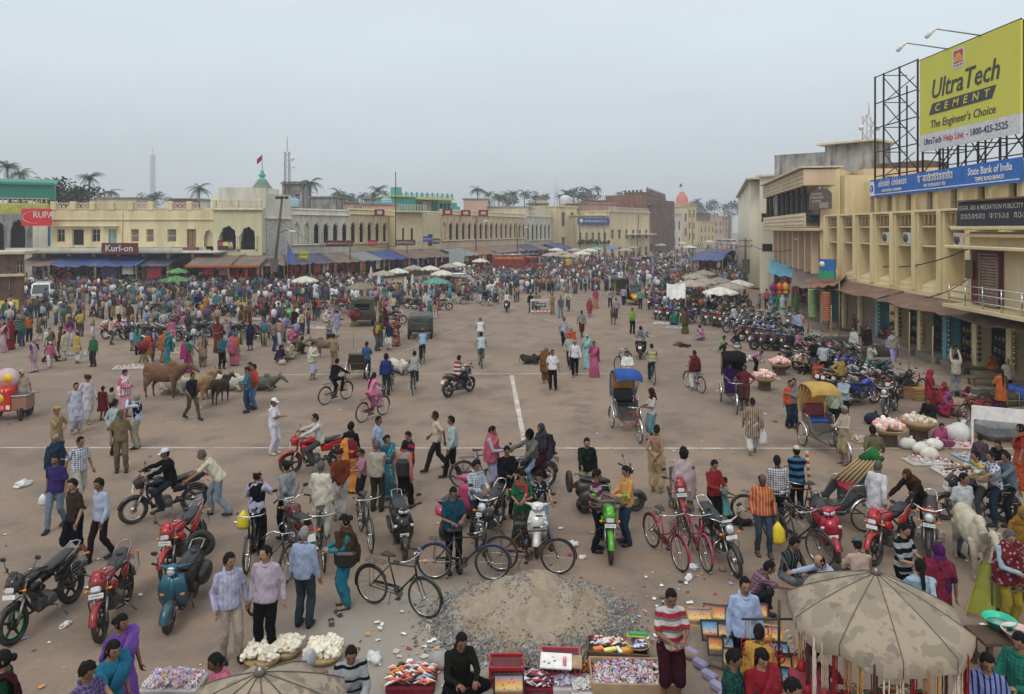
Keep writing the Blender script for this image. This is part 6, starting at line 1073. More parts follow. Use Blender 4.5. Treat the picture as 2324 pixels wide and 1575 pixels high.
palms=[(17,378,110,'tall coconut palm above the green shed at the far left edge'),(46,392,118,'coconut palm with drooping crown just right of the leftmost palm'),(97,412,125,'coconut palm behind the right end of the green shed'),(203,405,112,'big coconut palm standing over the left half of the yellow building'),(168,445,150,'low coconut palm left of the big palm'),(252,436,170,'small coconut palm right of the big palm'),(350,450,190,'low coconut palm at the foot of the radio mast'),(452,428,140,'coconut palm between radio mast and white roof room'),(705,414,125,'coconut palm right of the dark stone tower'),(690,440,150,'low coconut palm close behind the stone tower'),(768,437,185,'coconut palm over the flat dark roof room'),(790,446,195,'small coconut palm right of the flat roof room'),(858,432,170,'thin single palm above the cream arcade'),(822,444,210,'rounded palm left of the thin single palm'),(1083,430,175,'palm above the pink gabled house'),(1108,442,210,'first palm of the clump right of the pink gable'),(1130,446,215,'second palm of the clump right of the pink gable'),(1150,440,215,'tallest palm of the clump over the long arcade'),(1166,440,220,'right hand palm of the clump over the long arcade'),(1190,438,225,'lone palm before the cream pavilion'),(1270,443,240,'palm at the foot of the slim white mast'),(1285,438,240,'palm right of the slim white mast'),(1302,434,240,'palm left of the brown palace roof'),(1312,444,250,'low palm touching the brown palace roof'),(1335,434,245,'palm over the left of the palace roof'),(1356,427,245,'tall palm over the palace roof'),(1408,438,260,'small palm left of the palace roof tower'),(1583,455,330,'palm right of the pink spire'),(1622,457,340,'palm over the dark brown far house'),(1648,466,420,'hazy far palm near the street end'),(1680,463,430,'hazy far palm beside the white side wall'),(880,447,200,'low palm right of the thin single palm'),(1238,444,235,'low palm between pavilion and slim mast')]
for i,(u,v,D,lab)in enm(palms):
 t=tg('palm_tree',lab,'palm tree',at(u,D,0),R.uf(0,6),'coconut palms above the roofs');z=zz(v,D);k=R.uf(.85,1.1);o=put('crown',PM[i%3],t);o.location=(0,0,z);o.scale=(k,k,k);lx,ly=R.uf(-1.5,1.5),R.uf(-1,1);MB().tb([(lx,ly,0),(lx*.6,ly*.6,z*.4),(lx*.15,ly*.2,z*.75),(0,0,z)],[.22,.18,.15,.13],7).bd('trunk',TRUNK,t)
def tree_mesh(seed,n=900):
 rr=RR(seed);m=MB();cl=[(V3((rr.gauss(0,1.3),rr.gauss(0,1.3),rr.uf(-1,1.6))),rr.uf(.6,1.2))for _ in rg(9)]
 for i in rg(n):
  c,r=cl[i%9];d=V3((rr.gauss(0,1),rr.gauss(0,1),rr.gauss(0,1))).normalized()*r*rr.rnd()**.4;p=c+d;a=V3((rr.gauss(0,1),rr.gauss(0,1),rr.gauss(0,.6))).normalized()*.17;b=a.cross(V3((rr.gauss(0,1),rr.gauss(0,1),rr.gauss(0,1)))).normalized()*.12;m.add([p-a,p+b,p+a,p-b],[(0,1,2,3)])
 return m
TMs=[tree_mesh(5).mesh('crown',LEAF2),tree_mesh(6).mesh('crown',LEAF2)]
for i,(u,v,D,k,lab)in enm([(118,448,105,1.3,'leafy broad tree behind the red board'),(140,452,108,1.2,'smaller leafy tree right of the broad tree'),(1215,458,250,1.5,'rounded tree mass behind the cream pavilion'),(795,458,230,1.5,'rounded tree behind the white arcade'),(860,458,240,1.6,'broad tree under the thin single palm'),(1140,458,240,1.6,'broad tree under the palm clump'),(1320,458,260,2.2,'tree left of the palace'),(1600,474,380,2.4,'hazy tree right of the pink spire'),(1655,480,460,3.0,'hazy tree at the street end'),(1690,478,470,2.6,'hazy tree beside the white side wall'),(350,458,210,1.3,'tree at the foot of the radio mast'),(165,462,160,2.0,'tree left of the big palm')]):
 t=tg('broadleaf_tree',lab,'tree',at(u,D,0),R.uf(0,6));z=zz(v,D);o=put('crown',TMs[i%2],t);o.location=(0,0,z);o.scale=(k*1.2,k*1.2,k);m=MB();m.tb([(0,0,0),(.1,0,z*.6),(0,0,z)],[.3*k,.2*k,.1],7)
 for q in rg(5):a=q*1.3;m.tb([(0,0,z*.8),(cos(a)*k,sin(a)*k,z)],[.1,.04],5)
 m.bd('trunk',TRUNK,t)
 # sand heap, stones, litter
def heap():
 c=gp(1205,1404);m,t,b=newmat('sand');vec=coords(t);n=noise_(t,vec,3,5,.65);n2=noise_(t,vec,22,4,.7);col=ramp(t,n,[(.35,(.24,.18,.12)),(.55,(.33,.265,.19)),(.7,(.27,.235,.19))]);col=mixc(t,ramp(t,n2,[(.56,Z3),(.66,(.8,)*3)]),col,(.19,.17,.14));t.links.new(col,b.inputs['Base Color']);sv(b,'Roughness',.95);bump(t,b,mixc(t,.5,n,n2),.8,.04);root=tg('sand_heap','big heap of sand and crushed stone dumped in the foreground','sand heap',c)
 def hz_(x,y):
  r=sqrt((x/1.72)**2+(y/1.35)**2);k=max(0,1-r);v=V3((x*1.4,y*1.4,3));return .84*(k**.95)*(1-.25*max(0,.25-r)*4*.4)+(.10*mnoise.noise(v*1.3)+.05*mnoise.noise(v*4)+.02*mnoise.noise(v*11))*min(1,k*5)-.02*(r>.98)
 m1=MB();m1.grid(lambda a,b_:((a-.5)*3.6,(b_-.5)*2.8,hz_((a-.5)*3.6,(b_-.5)*2.8)),110,90);m1.bd('sand',m,root);rr=RR(3);cols=[mat('stone%d'%i,cc,.9,var=.25,scale=9)for i,cc in enm(((.20,.20,.19),(.29,.28,.26),(.13,.13,.125),(.22,.13,.09)))];mm=MB()
 for i in rg(7500):
  a=rr.uf(0,2*pi);r=rr.gauss(.9,.09)if i%4 else rr.uf(.05,.9)
  if i>6900:r=rr.uf(.9,1.25)
  x,y=r*1.72*cos(a),r*1.35*sin(a)
  if y>.7 and i%2:continue
  if i%4==0 and mnoise.noise(V3((x*2.2,y*2.2,9)))<-.05:continue
  s=rr.uf(.011,.034)*(1.25 if r>.8 else .8);z=max(hz_(x,y),0);q=Matrix.Rotation(rr.uf(0,6),3,'Z')@Matrix.Rotation(rr.uf(0,1),3,'X');mm.mi=(3 if rr.rnd()<.06 else rr.randrange(3));V=[q@V3((dx*s*rr.uf(.7,1.3),dy*s*rr.uf(.7,1.3),dz*s*.7))+V3((x,y,z+s*.2))for dx,dy,dz in((1,0,0),(0,1,0),(-1,0,0),(0,-1,0),(.2,.1,1),(0,0,-1))];mm.add(V,[(0,1,4),(1,2,4),(2,3,4),(3,0,4),(1,0,5),(2,1,5),(3,2,5),(0,3,5)])
 o=mm.bd('crushed_stone',cols,root);o['kind']='stuff'
 for i,(u,v,r,lab)in enm(((1160,1498,.13,'rounded brown boulder left of the pink crate'),(1000,1512,.17,'smooth grey boulder behind the seated man in dark green'),(1639,1296,.07,'small brown stone on the road below the ladies bicycles'))):
  t_=tg('boulder',lab,'stone',gp(u,v));m2=MB();m2.ball((0,0,r*.6),(r*1.2,r,r*.8),14,10);m2.v=[tuple(V3(p)*(1+.18*mnoise.noise(V3(p)*5/r*.13+V3((i,0,0)))))for p in m2.v];m2.bd('rock',cols[1]if i==1 else mat('brown_stone',(.22,.15,.10),.9,var=.3),t_)
heap()
def litter():
 rr=RR(12);cs=[mat('litter%d'%i,srgb(c),.7)for i,c in enm(('d8d6d2','e4e2de','b8b0a4','c89048','b03038','5a4a3c','90a8c8','3a342e'))];m=MB()
 def scrap(x,y,s):
  a=rr.uf(0,6);w,h=s*rr.uf(.6,1.4),s*rr.uf(.4,1.1);V=[(x+cos(a)*dx*w-sin(a)*dy*h,y+sin(a)*dx*w+cos(a)*dy*h,.012+rr.uf(0,s*.5))for dx,dy in((-1,-1),(0,-1.1),(1,-.8),(1,1),(0,.9),(-1,1))];m.mi=min(7,int(rr.rnd()**1.6*8));m.add(V,[(0,1,4,5),(1,2,3,4)])
 for i in rg(110):p=gp(rr.uf(0,2324),VH+330+rr.rnd()**.8*720);scrap(p.x,p.y,rr.uf(.02,.055))
 for i in rg(170):p=gp(rr.gauss(1060,130),rr.gauss(1480,30));scrap(p.x,p.y,rr.uf(.015,.05))
 for i in rg(90):p=gp(rr.gauss(1290,90),rr.gauss(1465,14));scrap(p.x,p.y,rr.uf(.015,.05))
 for i in rg(60):p=gp(rr.uf(1430,1700),rr.uf(1280,1420));scrap(p.x,p.y,rr.uf(.012,.04))
 for i in rg(70):p=gp(rr.uf(1600,2324),rr.uf(760,1000));scrap(p.x,p.y,rr.uf(.03,.08))
 o=m.bd('litter',cs);o['kind']='stuff';pl=M_CP
 for u,v,s,lab in((52,1104,.22,'crumpled white plastic bag on the road at the left'),(1300,1238,.13,'crumpled clear plastic bag behind the sand heap'),(850,1500,.16,'crumpled white plastic sheet right of the man in grey sweater'),(1572,1290,.12,'white plastic bag on the front wheel of the second ladies bicycle'),(1563,1314,.12,'flattened white plastic bottle bag on the road'),(148,1422,.1,'small white paper ball right of the black motorcycle'),(1322,1268,.1,'small clear plastic bag by the dark damp patch')):
  t_=tg('plastic_bag',lab,'plastic bag',gp(u,v),rr.uf(0,6));mb=MB();mb.ball((0,0,s*.3),(s,s*.6,s*.45),14,10);mb.v=[tuple(V3((p[0],p[1],max(p[2],.004)))*(1+.45*mnoise.noise(V3(p)*9/s*.25+V3((u,v,0)))))for p in mb.v];mb.sm=[False]*len(mb.f);mb.bd('bag',pl,t_)
 t_=tg('printed_card','patterned blue and orange paper strip lying left of the sand heap','paper',gp(848,1494),.4);MB().box((0,0,.008),(.09,.26,.012)).bd('card',clo('pr','a8d0d0','d89050',s=.4),t_)
litter()
# umbrellas
UMB={}
def umb(label,u,v,colr,r=1.25,apex=2.45,drop=.42,n=10,closed=False,trim=None,group='market umbrellas',loc=None,droopy=.1,kind=None):
 D=F*(H-apex)/(v-VH);l=at(u,D,0)if loc is None else V3(loc);t=tg('market_umbrella',label,'umbrella',l,R.uf(0,6)if kind!='big' else .1,group);key=(colr,r,closed,trim,kind,apex)
 if key not in UMB:
  if kind=='big' or colr=='camo':
   m,tt,b=newmat('camouflage_cloth');vec=coords(tt,scale=(1.0,1.0,1.0));f=noise_(tt,vec,2.6,3,.55);g=noise_(tt,coords(tt,scale=(1,1,1),rot=(1,2,0)),4.6,2,.5);c=ramp(tt,f,[(.40,(.15,.135,.09)),(.41,(.30,.25,.17)),(.52,(.31,.25,.18)),(.53,(.195,.165,.12)),(1,(.185,.16,.12))]);c.node.color_ramp.interpolation='CONSTANT' if False else 'LINEAR';c=mixc(tt,ramp(tt,g,[(.63,Z3),(.64,O3)]),c,(.085,.075,.06));c=mixc(tt,.42,c,(.33,.27,.20));tt.links.new(c,b.inputs['Base Color']);sv(b,'Roughness',.9);bump(tt,b,noise_(tt,vec,6,4),.4,.03);cm=m
  else:cm=clo('pr',colr,trim,s=2.4)if trim and kind=='print' else mat('canopy_'+colr,colr,.85,var=.12,scale=2.5,dirt=.5,dc=(.30,.26,.2),bmp=.2)
  k=n*4;m=MB()
  if closed:m.la([(.03,apex),(.10,apex-.25),(.14,apex-.8),(.12,apex-1.3),(.05,apex-1.45)],12,wob=lambda a,z:1+.25*cos(6*a))
  else:
   rings=[(.02,0),(.22,.075),(.45,.17),(.68,.275),(.86,.37),(1.0,.45),(1.0,.45+(.14 if kind=='big' else .09))];V=[]
   for j,(q,dz)in enm(rings):
    for i in rg(k):
     a=2*pi*i/k;seam=abs(((i%4)/4)-.5)*2;rr_=r*q*(1-.07*(1-seam)*(q>.5));rag=.035*sin(a*7+j)if j==len(rings)-1 else 0;V.append((rr_*cos(a),rr_*sin(a),apex-dz*drop/.45-.09*(1-seam)*q+rag))
   m.add(V,[(j*k+i,j*k+(i+1)%k,(j+1)*k+(i+1)%k,(j+1)*k+i)for j in rg(len(rings)-1)for i in rg(k)],True)
  if not closed:
   m.mi=1
   for i in rg(n):m.tb([(V[j*k+i*4][0],V[j*k+i*4][1],V[j*k+i*4][2]+.004)for j in rg(len(rings))],.006,4)
   m.la([(.06,apex-.01),(.05,apex+.03),(.0,apex+.04)],8);m.mi=0
  cme=m.mesh('canopy',[cm,mat('seam_tape',(.12,.10,.08),.9)]);m=MB();m.tb([(0,0,0),(0,0,apex+.06)],.025,6);pme=m.mesh('pole',MM.steel);m=MB()
  if not closed:
   for i in rg(n):a=2*pi*(i+.5)/n*1.0-.0;a=2*pi*i/n;m.tb([(0,0,apex-.1),(r*.5*cos(a),r*.5*sin(a),apex-.05-.16*drop/.45*1.3),(r*.97*cos(a),r*.97*sin(a),apex-.05-drop*1.02)],.008,4);m.tb([(0,0,apex-.75),(r*.5*cos(a),r*.5*sin(a),apex-.2-.1*drop)],.006,4)
  else:m.tb([(0,0,apex),(0,0,apex-1.5)],.02,4)
  UMB[key]=(cme,pme,m.mesh('rib_frame',MM.steel))
 c=UMB[key];put('canopy',c[0],t);put('pole',c[1],t);o=put('rib_frame',c[2],t);MB().la([(.16,0),(.2,.05),(.2,.12),(.05,.14)],10).bd('base_stone',mat('stone1',(.29,.28,.26),.9,var=.25,scale=9),t);return t
WHT,GRY,BRN='cdc8bc','9c9488','7c7060'
for u,v,c,lab in((692,626,WHT,'lone white market umbrella in front of the red cloth stall'),(818,640,BRN,'ragged brown market umbrella above the left crowd'),(870,613,GRY,'grey umbrella at the left end of the pale umbrella row'),(903,608,WHT,'white umbrella overlapping the grey one at the left end of the row'),(939,601,GRY,'greyish umbrella behind the two closed umbrellas'),(976,602,WHT,'broad white umbrella in the middle of the pale row'),(1019,597,GRY,'grey umbrella tucked under two white ones'),(1037,594,WHT,'white umbrella at the right end of the pale row'),(1004,612,WHT,'white umbrella just behind the turquoise one'),(1090,586,WHT,'white umbrella alone left of the fire engine')):
 umb(lab,u,v,c)
umb('turquoise umbrella with yellow scalloped edge beside the silver car',990,629,'3c9c9c',trim='c8b830',kind='print');umb('green umbrella with yellow flowers at the mattress shops',398,625,'3c8c60',1.3,trim='c8b830',kind='print');umb('second green and yellow umbrella behind the first',404,608,'4a9468',1.2,trim='c8b830',kind='print')
for u,v,lab in((842,606,'closed white umbrella left of the pale row'),(920,628,'closed white umbrella, left of the pair before the row'),(936,622,'closed white umbrella, right of the pair before the row')):umb(lab,u,v,WHT,closed=True,group='closed umbrellas')
for u,v,c,lab in((1262,562,WHT,'white umbrella behind the fire engine cab'),(1258,556,'4c9060','green topped umbrella behind the fire engine'),(1293,574,GRY,'wide grey umbrella right of the fire engine'),(1252,572,GRY,'grey umbrella touching the fire engine bonnet'),(1305,562,GRY,'grey umbrella in the cluster beyond the fire engine'),(1337,563,WHT,'white umbrella right of the grey cluster'),(1353,560,'6ab090','pale green umbrella right of the white one'),(1326,552,'a03840','red and green umbrella before the bank hall'),(1387,559,'5878b8','blue and yellow umbrella before the balustraded house'),(1348,548,'b88838','ochre umbrella close to the bank hall'),(1454,551,WHT,'white umbrella in front of the palace'),(1495,546,'b03038','bright red umbrella below the palace front'),(1530,540,GRY,'grey umbrella below the white terraced house'),(1547,541,WHT,'far white umbrella below the pink spire'),(1568,540,WHT,'far white umbrella before the yellow corner house'),(1642,562,'b83848','red and green umbrella beside the blue tarpaulin'),(1615,566,GRY,'grey umbrella left of the red and green one'),(1420,562,GRY,'grey umbrella over the carts in mid street'),(1565,556,WHT,'white umbrella in the street crowd, right of centre'),(1275,568,GRY,'grey umbrella between fire engine and bank hall'),(1320,569,WHT,'white umbrella left of the pale green one'),(1500,552,GRY,'grey umbrella in front of the red one'),(1545,548,WHT,'white umbrella before the terraced house'),(1435,557,GRY,'grey umbrella before the palace crowd'),(1610,545,WHT,'white umbrella near the far minibuses')):
 umb(lab,u,v,c,1.7,3.0,.5)
for u,v,c,lab in((1597,612,'camo','camouflage umbrella behind the blue tarpaulin stall'),(1577,619,GRY,'grey umbrella behind the broad beige one'),(1599,630,GRY,'grey umbrella right of the broad beige one'),(1569,634,'a89c8a','broad beige umbrella above the parked motorcycles'),(1631,628,'camo','ragged camouflage umbrella in the right cluster'),(1656,640,GRY,'large grey umbrella behind the brightest white one'),(1635,650,'dcd8cc','brightest white umbrella over the parked motorcycles'),(1676,634,WHT,'white umbrella at the right end of the cluster')):
 umb(lab,u,v,c,1.3 if c!='a89c8a' else 1.5)
umb('large faded camouflage umbrella hung with bead strings in the foreground',1988,1300,'camo',1.06,2.35,.5,10,kind='big',group=None);umb('top of a camouflage umbrella cut by the bottom frame edge',590,1527,'camo',.88,2.5,.42,10,kind='big',group=None)
# stalls with awnings
CL=['8e1c24','a83240','2a4a7a','d0c8bc','6a2a5a','c07030','20584a','141418','b0a890','9c1850','3c3c78','c8a048','e0dcd4','58181c']
TARP=dict(brown=mat('brown_tarp',(.17,.125,.10),.85,var=.2,scale=.8,dirt=.5,dc=(.28,.21,.17),bmp=.3),blue=mat('blue_tarp',(.05,.06,.12),.75,var=.3,scale=.5,dirt=.75,dc=(.17,.13,.11),bmp=.3),bright=mat('bright_blue_tarp',(.035,.07,.22),.6,var=.2,scale=1,dirt=.75,dc=(.15,.12,.105),bmp=.3),grey=mat('grey_tarp',(.22,.23,.24),.8,var=.15,dirt=.4,bmp=.3),dark=mat('black_tarp',(.03,.03,.03),.8,dirt=.5,bmp=.3),sky=mat('light_blue_tarp',(.10,.33,.46),.6,dirt=.3,bmp=.3),green=mat('sea_green_tarp',(.10,.46,.36),.6,dirt=.2,bmp=.3),white=mat('white_sheet',(.62,.62,.6),.8,dirt=.3),orange=mat('rust_tarp',(.26,.12,.075),.85,dirt=.4,bmp=.3))
def sheet(m,a,b,c,d,sag=.15,seed=0,n=12,th=.02):
 a,b,c,d=[V3(q)for q in(a,b,c,d)]
 def fn(s,t):p=a.lerp(b,s).lerp(d.lerp(c,s),t);p.z+=-sag*sin(pi*s)*(.4+.6*sin(pi*t))+.07*mnoise.noise(V3((s*5+seed,t*4,seed)))-.2*abs(sin(s*pi*3+seed))*(1-t)**3;return p
 m.grid(fn,n,8,th)
def stall(label,a,b,tarp='brown',zf=2.6,zb=3.6,depth=3.0,cat='market stall',clothes=6,goods='cloth',trim=None,lean=0,pal=None,group=None):
 a,b=V3((a[0],a[1],0)),V3((b[0],b[1],0));d=(b-a);L_=d.length;t=tg('market_stall',label,cat,a,atan2(d.y,d.x),group);sd=int(abs(a.x*13+a.y*7))%97;rr=RR(sd);pal=pal or CL;m=MB();sheet(m,(-.15,-.3,zf),(L_+.15,-.3,zf+lean),(L_+.1,depth,zb+lean),(-.1,depth,zb),.16,sd*.37,max(8,int(L_*2.5)));m.bd('awning',TARP[tarp],t)
 if trim:m=MB();m.grid(lambda s,q:(-.15+(L_+.3)*s,-.32,zf+lean*s-.02-.22*q-.03*abs(sin(s*L_*6))*q),int(L_*6),1,.0,False);m.box((L_/2,-.31,zf-.08),(L_,.015,.05));o=m.bd('valance',mat('valance_orange',trim,.8),t)
 for x in(0,L_):MB().tb([(x,-.2,0),(x+rr.uf(-.08,.08),-.25,zf+.05+(lean if x else 0))],.035,6).bd('post',M_BA,t)
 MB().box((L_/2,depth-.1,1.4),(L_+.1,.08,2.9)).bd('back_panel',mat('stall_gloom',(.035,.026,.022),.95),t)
 if goods!='none':
  MB().box((L_/2,.9,.38),(L_*.9,1.0,.7),bev=.03).bd('counter',M_WD,t);m=MB();k=int(L_*7);gm=[mat('goods_'+c,c,.7,var=.2)for c in rr.sample(pal,5)]
  for i in rg(k):
   m.mi=rr.randrange(5);x,y=rr.uf(.2,L_-.2),rr.uf(.5,1.3);h=rr.uf(.05,.35);m.box((x,y,.74+h/2),(rr.uf(.15,.4),rr.uf(.15,.3),h),rz=rr.uf(-.3,.3),bev=.02);m.box((rr.uf(.1,L_-.1),2.2,rr.uf(.3,2.3)),(rr.uf(.2,.5),.3,rr.uf(.08,.3)),bev=.02)
  o=m.bd('goods',gm,t);o['kind']='stuff'
 for i in rg(clothes):
  x=L_*(i+.5)/clothes+rr.uf(-.08,.08);w=L_/clothes*rr.uf(.45,.85);h=rr.uf(.8,1.5);y=rr.choice((-.05,.1,.3));zt=zf-.1-.0;ph=rr.uf(0,6);m=MB();m.grid(lambda s,q:(x-w/2+w*s*(1-.15*q),y+.035*sin(s*14+ph),zt-h*q-.04*sin(s*9+ph)),8,5,0);m.grid(lambda s,q:(x+w/2-w*s*(1-.15*q),y+.02+.035*sin((1-s)*14+ph),zt-h*q-.04*sin((1-s)*9+ph)),8,5,0);c=rr.choice(pal);o=m.bd('hanging_cloth',clo(*rr.choice((('plain',c),('pr',c,rr.choice(pal)),('vs',c,rr.choice(pal)),('plain',c)))),t)
 return t
rows=[(40,80,112,80,'brown',0,'dark flat awning left of the blue awnings with the white van below'),(114,79.5,217,79.5,'bright',0,'wide dusty blue tarpaulin awning, leftmost of the mattress shops'),(219,79.5,312,79.5,'bright',2,'blue striped awning under the maroon shop board'),(314,80,382,80,'blue',1,'grey brown awning with faded blue stripe beside the green umbrellas'),(425,78.5,520,78.5,'brown',3,'long brown awning with orange scalloped edge, left of its pair'),(522,78.8,588,78.8,'brown',6,'brown awning with orange scalloped edge hung with red clothes'),(590,80,645,81,'brown',7,'brown awning stall hung with dark clothes left of the lamp post'),(650,82,700,84,'blue',6,'red cloth stall under blue and brown tarpaulin right of the lamp post'),(702,84.5,758,87,'blue',7,'bright red saree stall under a blue tarpaulin'),(760,87.5,816,91,'brown',8,'stall of folded red cloth piles under brown tarpaulin'),(818,92,868,96,'grey',3,'stall under a grey tarpaulin left of the closed umbrellas'),(870,96,925,100,'bright',8,'stall with hanging shawls under a sagging blue tarpaulin'),(927,100,985,105,'brown',10,'long brown tarpaulin stall hung with green and white shawls'),(987,105,1040,109,'brown',9,'brown tarpaulin stall with crowded clothes left of the grey sheet'),(1042,108,1085,114,'grey',3,'stall half closed by a hanging grey sheet'),(1087,115,1125,121,'orange',6,'rust red tarpaulin stall left of the fire engine'),(1127,122,1160,128,'brown',6,'brown tarpaulin stall behind the fire engine'),(1162,129,1195,136,'brown',5,'second brown tarpaulin stall behind the fire engine'),(1197,137,1228,143,'blue',5,'bluish tarpaulin stall over the fire engine cab'),(1230,144,1262,150,'brown',4,'brown tarpaulin stall at the end of the white arcade'),(1264,148,1300,156,'bright',3,'bright blue tarpaulin heap before the bank hall')]
RED=['8e1c24','a01820','b02838','7a1420','c03030','c07030','581418','d0c8bc','a83250']
for i,(u0,D0,u1,D1,tp,nc,lab)in enm(rows):
 a,b=at(u0,D0),at(u1,D1);stall(lab,(a.x,a.y),(b.x,b.y),tp,2.75,3.75,3.4,clothes=nc,trim='b05a20' if i in(4,5)else None,pal=RED if i in(5,7,8,9)else None)
for(u0,u1,D,vf,w,lab,c,txt,tc)in((740,800,92,0,0,'maroon and white shop board with white company lettering over the tarpaulins','5a141c','BHIMA PATRA & CO. PVT. LTD','letter'),(836,855,97,0,0,'small red shop board right of the company board','a02028','BASTRALAYA','letter'),(680,698,86,0,0,'small yellow board with dark lettering above the blue tarpaulin','c8c020','SAREE','ink'),(898,942,102,0,0,'brown weathered shop board under the seated dark figure','4a2c24','KHANDUAL','faint'),(960,980,106,0,0,'blue and white shop board above the long brown tarpaulin','20389a','EMPORIUM','letter'),(982,998,107,0,0,'dark green shop board beside the blue one','1c4438','STORES','letter')):
 Z0={92:552,97:551,86:577,102:550,106:542,107:547}[D];t_=tg('shop_board',lab,'sign',at(u0,D-1.6,0));w_=(u1-u0)/1600*D;z=zz(Z0,D);MB().box((w_/2,0,z),(w_,.08,.8)).bd('panel',mat('board_'+c,c,.6,dirt=.3),t_);text(txt,'lettering',MM.ink if tc=='ink' else(M_WL if tc=='letter' else M_FL),.45,t_,(w_/2,-.05,z),w_*.86,ext=.004)
for(u,v,D,c,lab)in((861,483,103,'6a1a20','dark red notice board on the cream arcade parapet'),(1016,482,116,'7a1a20','first red notice board on the long arcade parapet'),(1057,484,122,'7a1a20','second red notice board on the long arcade parapet'),(1097,484,128,'7a1a20','third red notice board on the long arcade parapet')):
 t_=tg('notice_board',lab,'sign',at(u-11,D-2,0),.3);w_=22/1600*D;MB().box((w_/2,0,zz(v,D)),(w_,.08,14/1600*D)).bd('panel',mat('board_'+c,c,.6),t_);MB().box((w_/2,-.05,zz(v,D)),(w_*.5,.02,.5)).bd('print',M_FL,t_)
for(p0,p1,tp,zf,zb,dp,nc,lab,pal)in((gp(1738,655),gp(1812,690),'dark',2.5,3.3,3,3,'black tarpaulin stall with coloured lanterns below the peach house',CL),(gp(1815,692),gp(1862,712),'green',2.2,2.7,2.4,4,'stall under a sea green cloth selling bright toys and bags',CL),(gp(1570,630),gp(1640,632),'bright',2.6,3.4,4,4,'open stall under a wide bright blue tarpaulin in mid street',CL),(gp(1590,605),gp(1650,607),'blue',2.6,3.2,4,3,'second blue tarpaulin stall behind the wide one',CL),(gp(1700,640),gp(1740,655),'sky',2.4,3.0,3,3,'narrow light blue tarpaulin stall beside the white corner house',CL)):
 stall(lab,(p0.x,p0.y),(p1.x,p1.y),tp,zf,zb,dp,clothes=nc,pal=pal)
def loose_tarp(label,pts,tp,posts=True,cat='awning',name='awning_sheet'):
 c=V3(pts[0]);t=tg(name,label,cat,(c.x,c.y,0));m=MB();sheet(m,*[V3(p)-V3((c.x,c.y,0))for p in pts],.2,c.x);m.bd('sheet',TARP[tp],t)
 if posts:
  for p in pts[:2]:q=V3(p)-V3((c.x,c.y,0));MB().tb([(q.x,q.y,0),(q.x,q.y,q.z)],.035,6).bd('post',M_BA,t)
loose_tarp('light blue tarpaulin stretched over the lantern stall',[at(1745,63,2.9),at(1812,58,2.9),at(1812,62,3.7),at(1745,68,3.8)],'sky');loose_tarp('brown canvas awning between lantern stall and bank corner',[at(1795,52,2.7),at(1880,47,2.8),at(1880,52,3.8),at(1800,58,3.5)],'brown');loose_tarp('flat reddish tin canopy over the corner shop of the bank',[at(1835,45.5,3.1),at(1905,43.5,3.5),at(1925,47,3.7),at(1880,50,3.4)],'orange')
loose_tarp('white cloth banner strung over the parked motorcycles',[gp(1513,720)+V3((0,0,1.6)),gp(1556,720)+V3((0,0,1.6)),gp(1556,715)+V3((0,0,2.5)),gp(1513,715)+V3((0,0,2.5))],'white')
loose_tarp('grey sheet hanging down beside the long arcade stalls',[at(1020,104,.9),at(1052,104,.9),at(1056,106,3.6),at(1018,106,3.6)],'grey',False);loose_tarp('bright blue tarpaulin hanging behind the lamp post',[at(652,80.5,3.0),at(672,80.5,2.9),at(660,82.5,4.6),at(652,82.5,5.4)],'bright',False)
for i,(u,c)in enm(((1755,'7a1a6a'),(1769,'d05a18'),(1783,'d09a40'))):
 l=tg('cloth_lantern',['purple hanging cloth lantern at the tarpaulin stall','orange hanging cloth lantern at the tarpaulin stall','cream yellow hanging cloth lantern at the tarpaulin stall'][i],'lantern',at(u,55,2.05));MB().la([(.02,.55),(.08,.5),(.28,.28),(.3,.05),(.2,-.1),(.24,-.3)],8,smooth=False).bd('shade',mat('lantern_'+c,c,.6),l);MB().tb([(0,0,.5),(0,0,.8)],.008,4).bd('string',MM.black,l)
for i,(u,c)in enm(((1845,'8cae70'),(1876,'b06a4a'))):
 l=tg('hanging_roll',['column of green rings hanging at the toy stall','column of orange brown rings hanging at the bank corner'][i],'hanging goods',at(u,46.5-2*i,0));m=MB()
 for k in rg(14):m.ring((0,0,1.0+.13*k),.2,.07,14,6,'Z')
 m.bd('rings',mat('ring_'+c,c,.7),l)
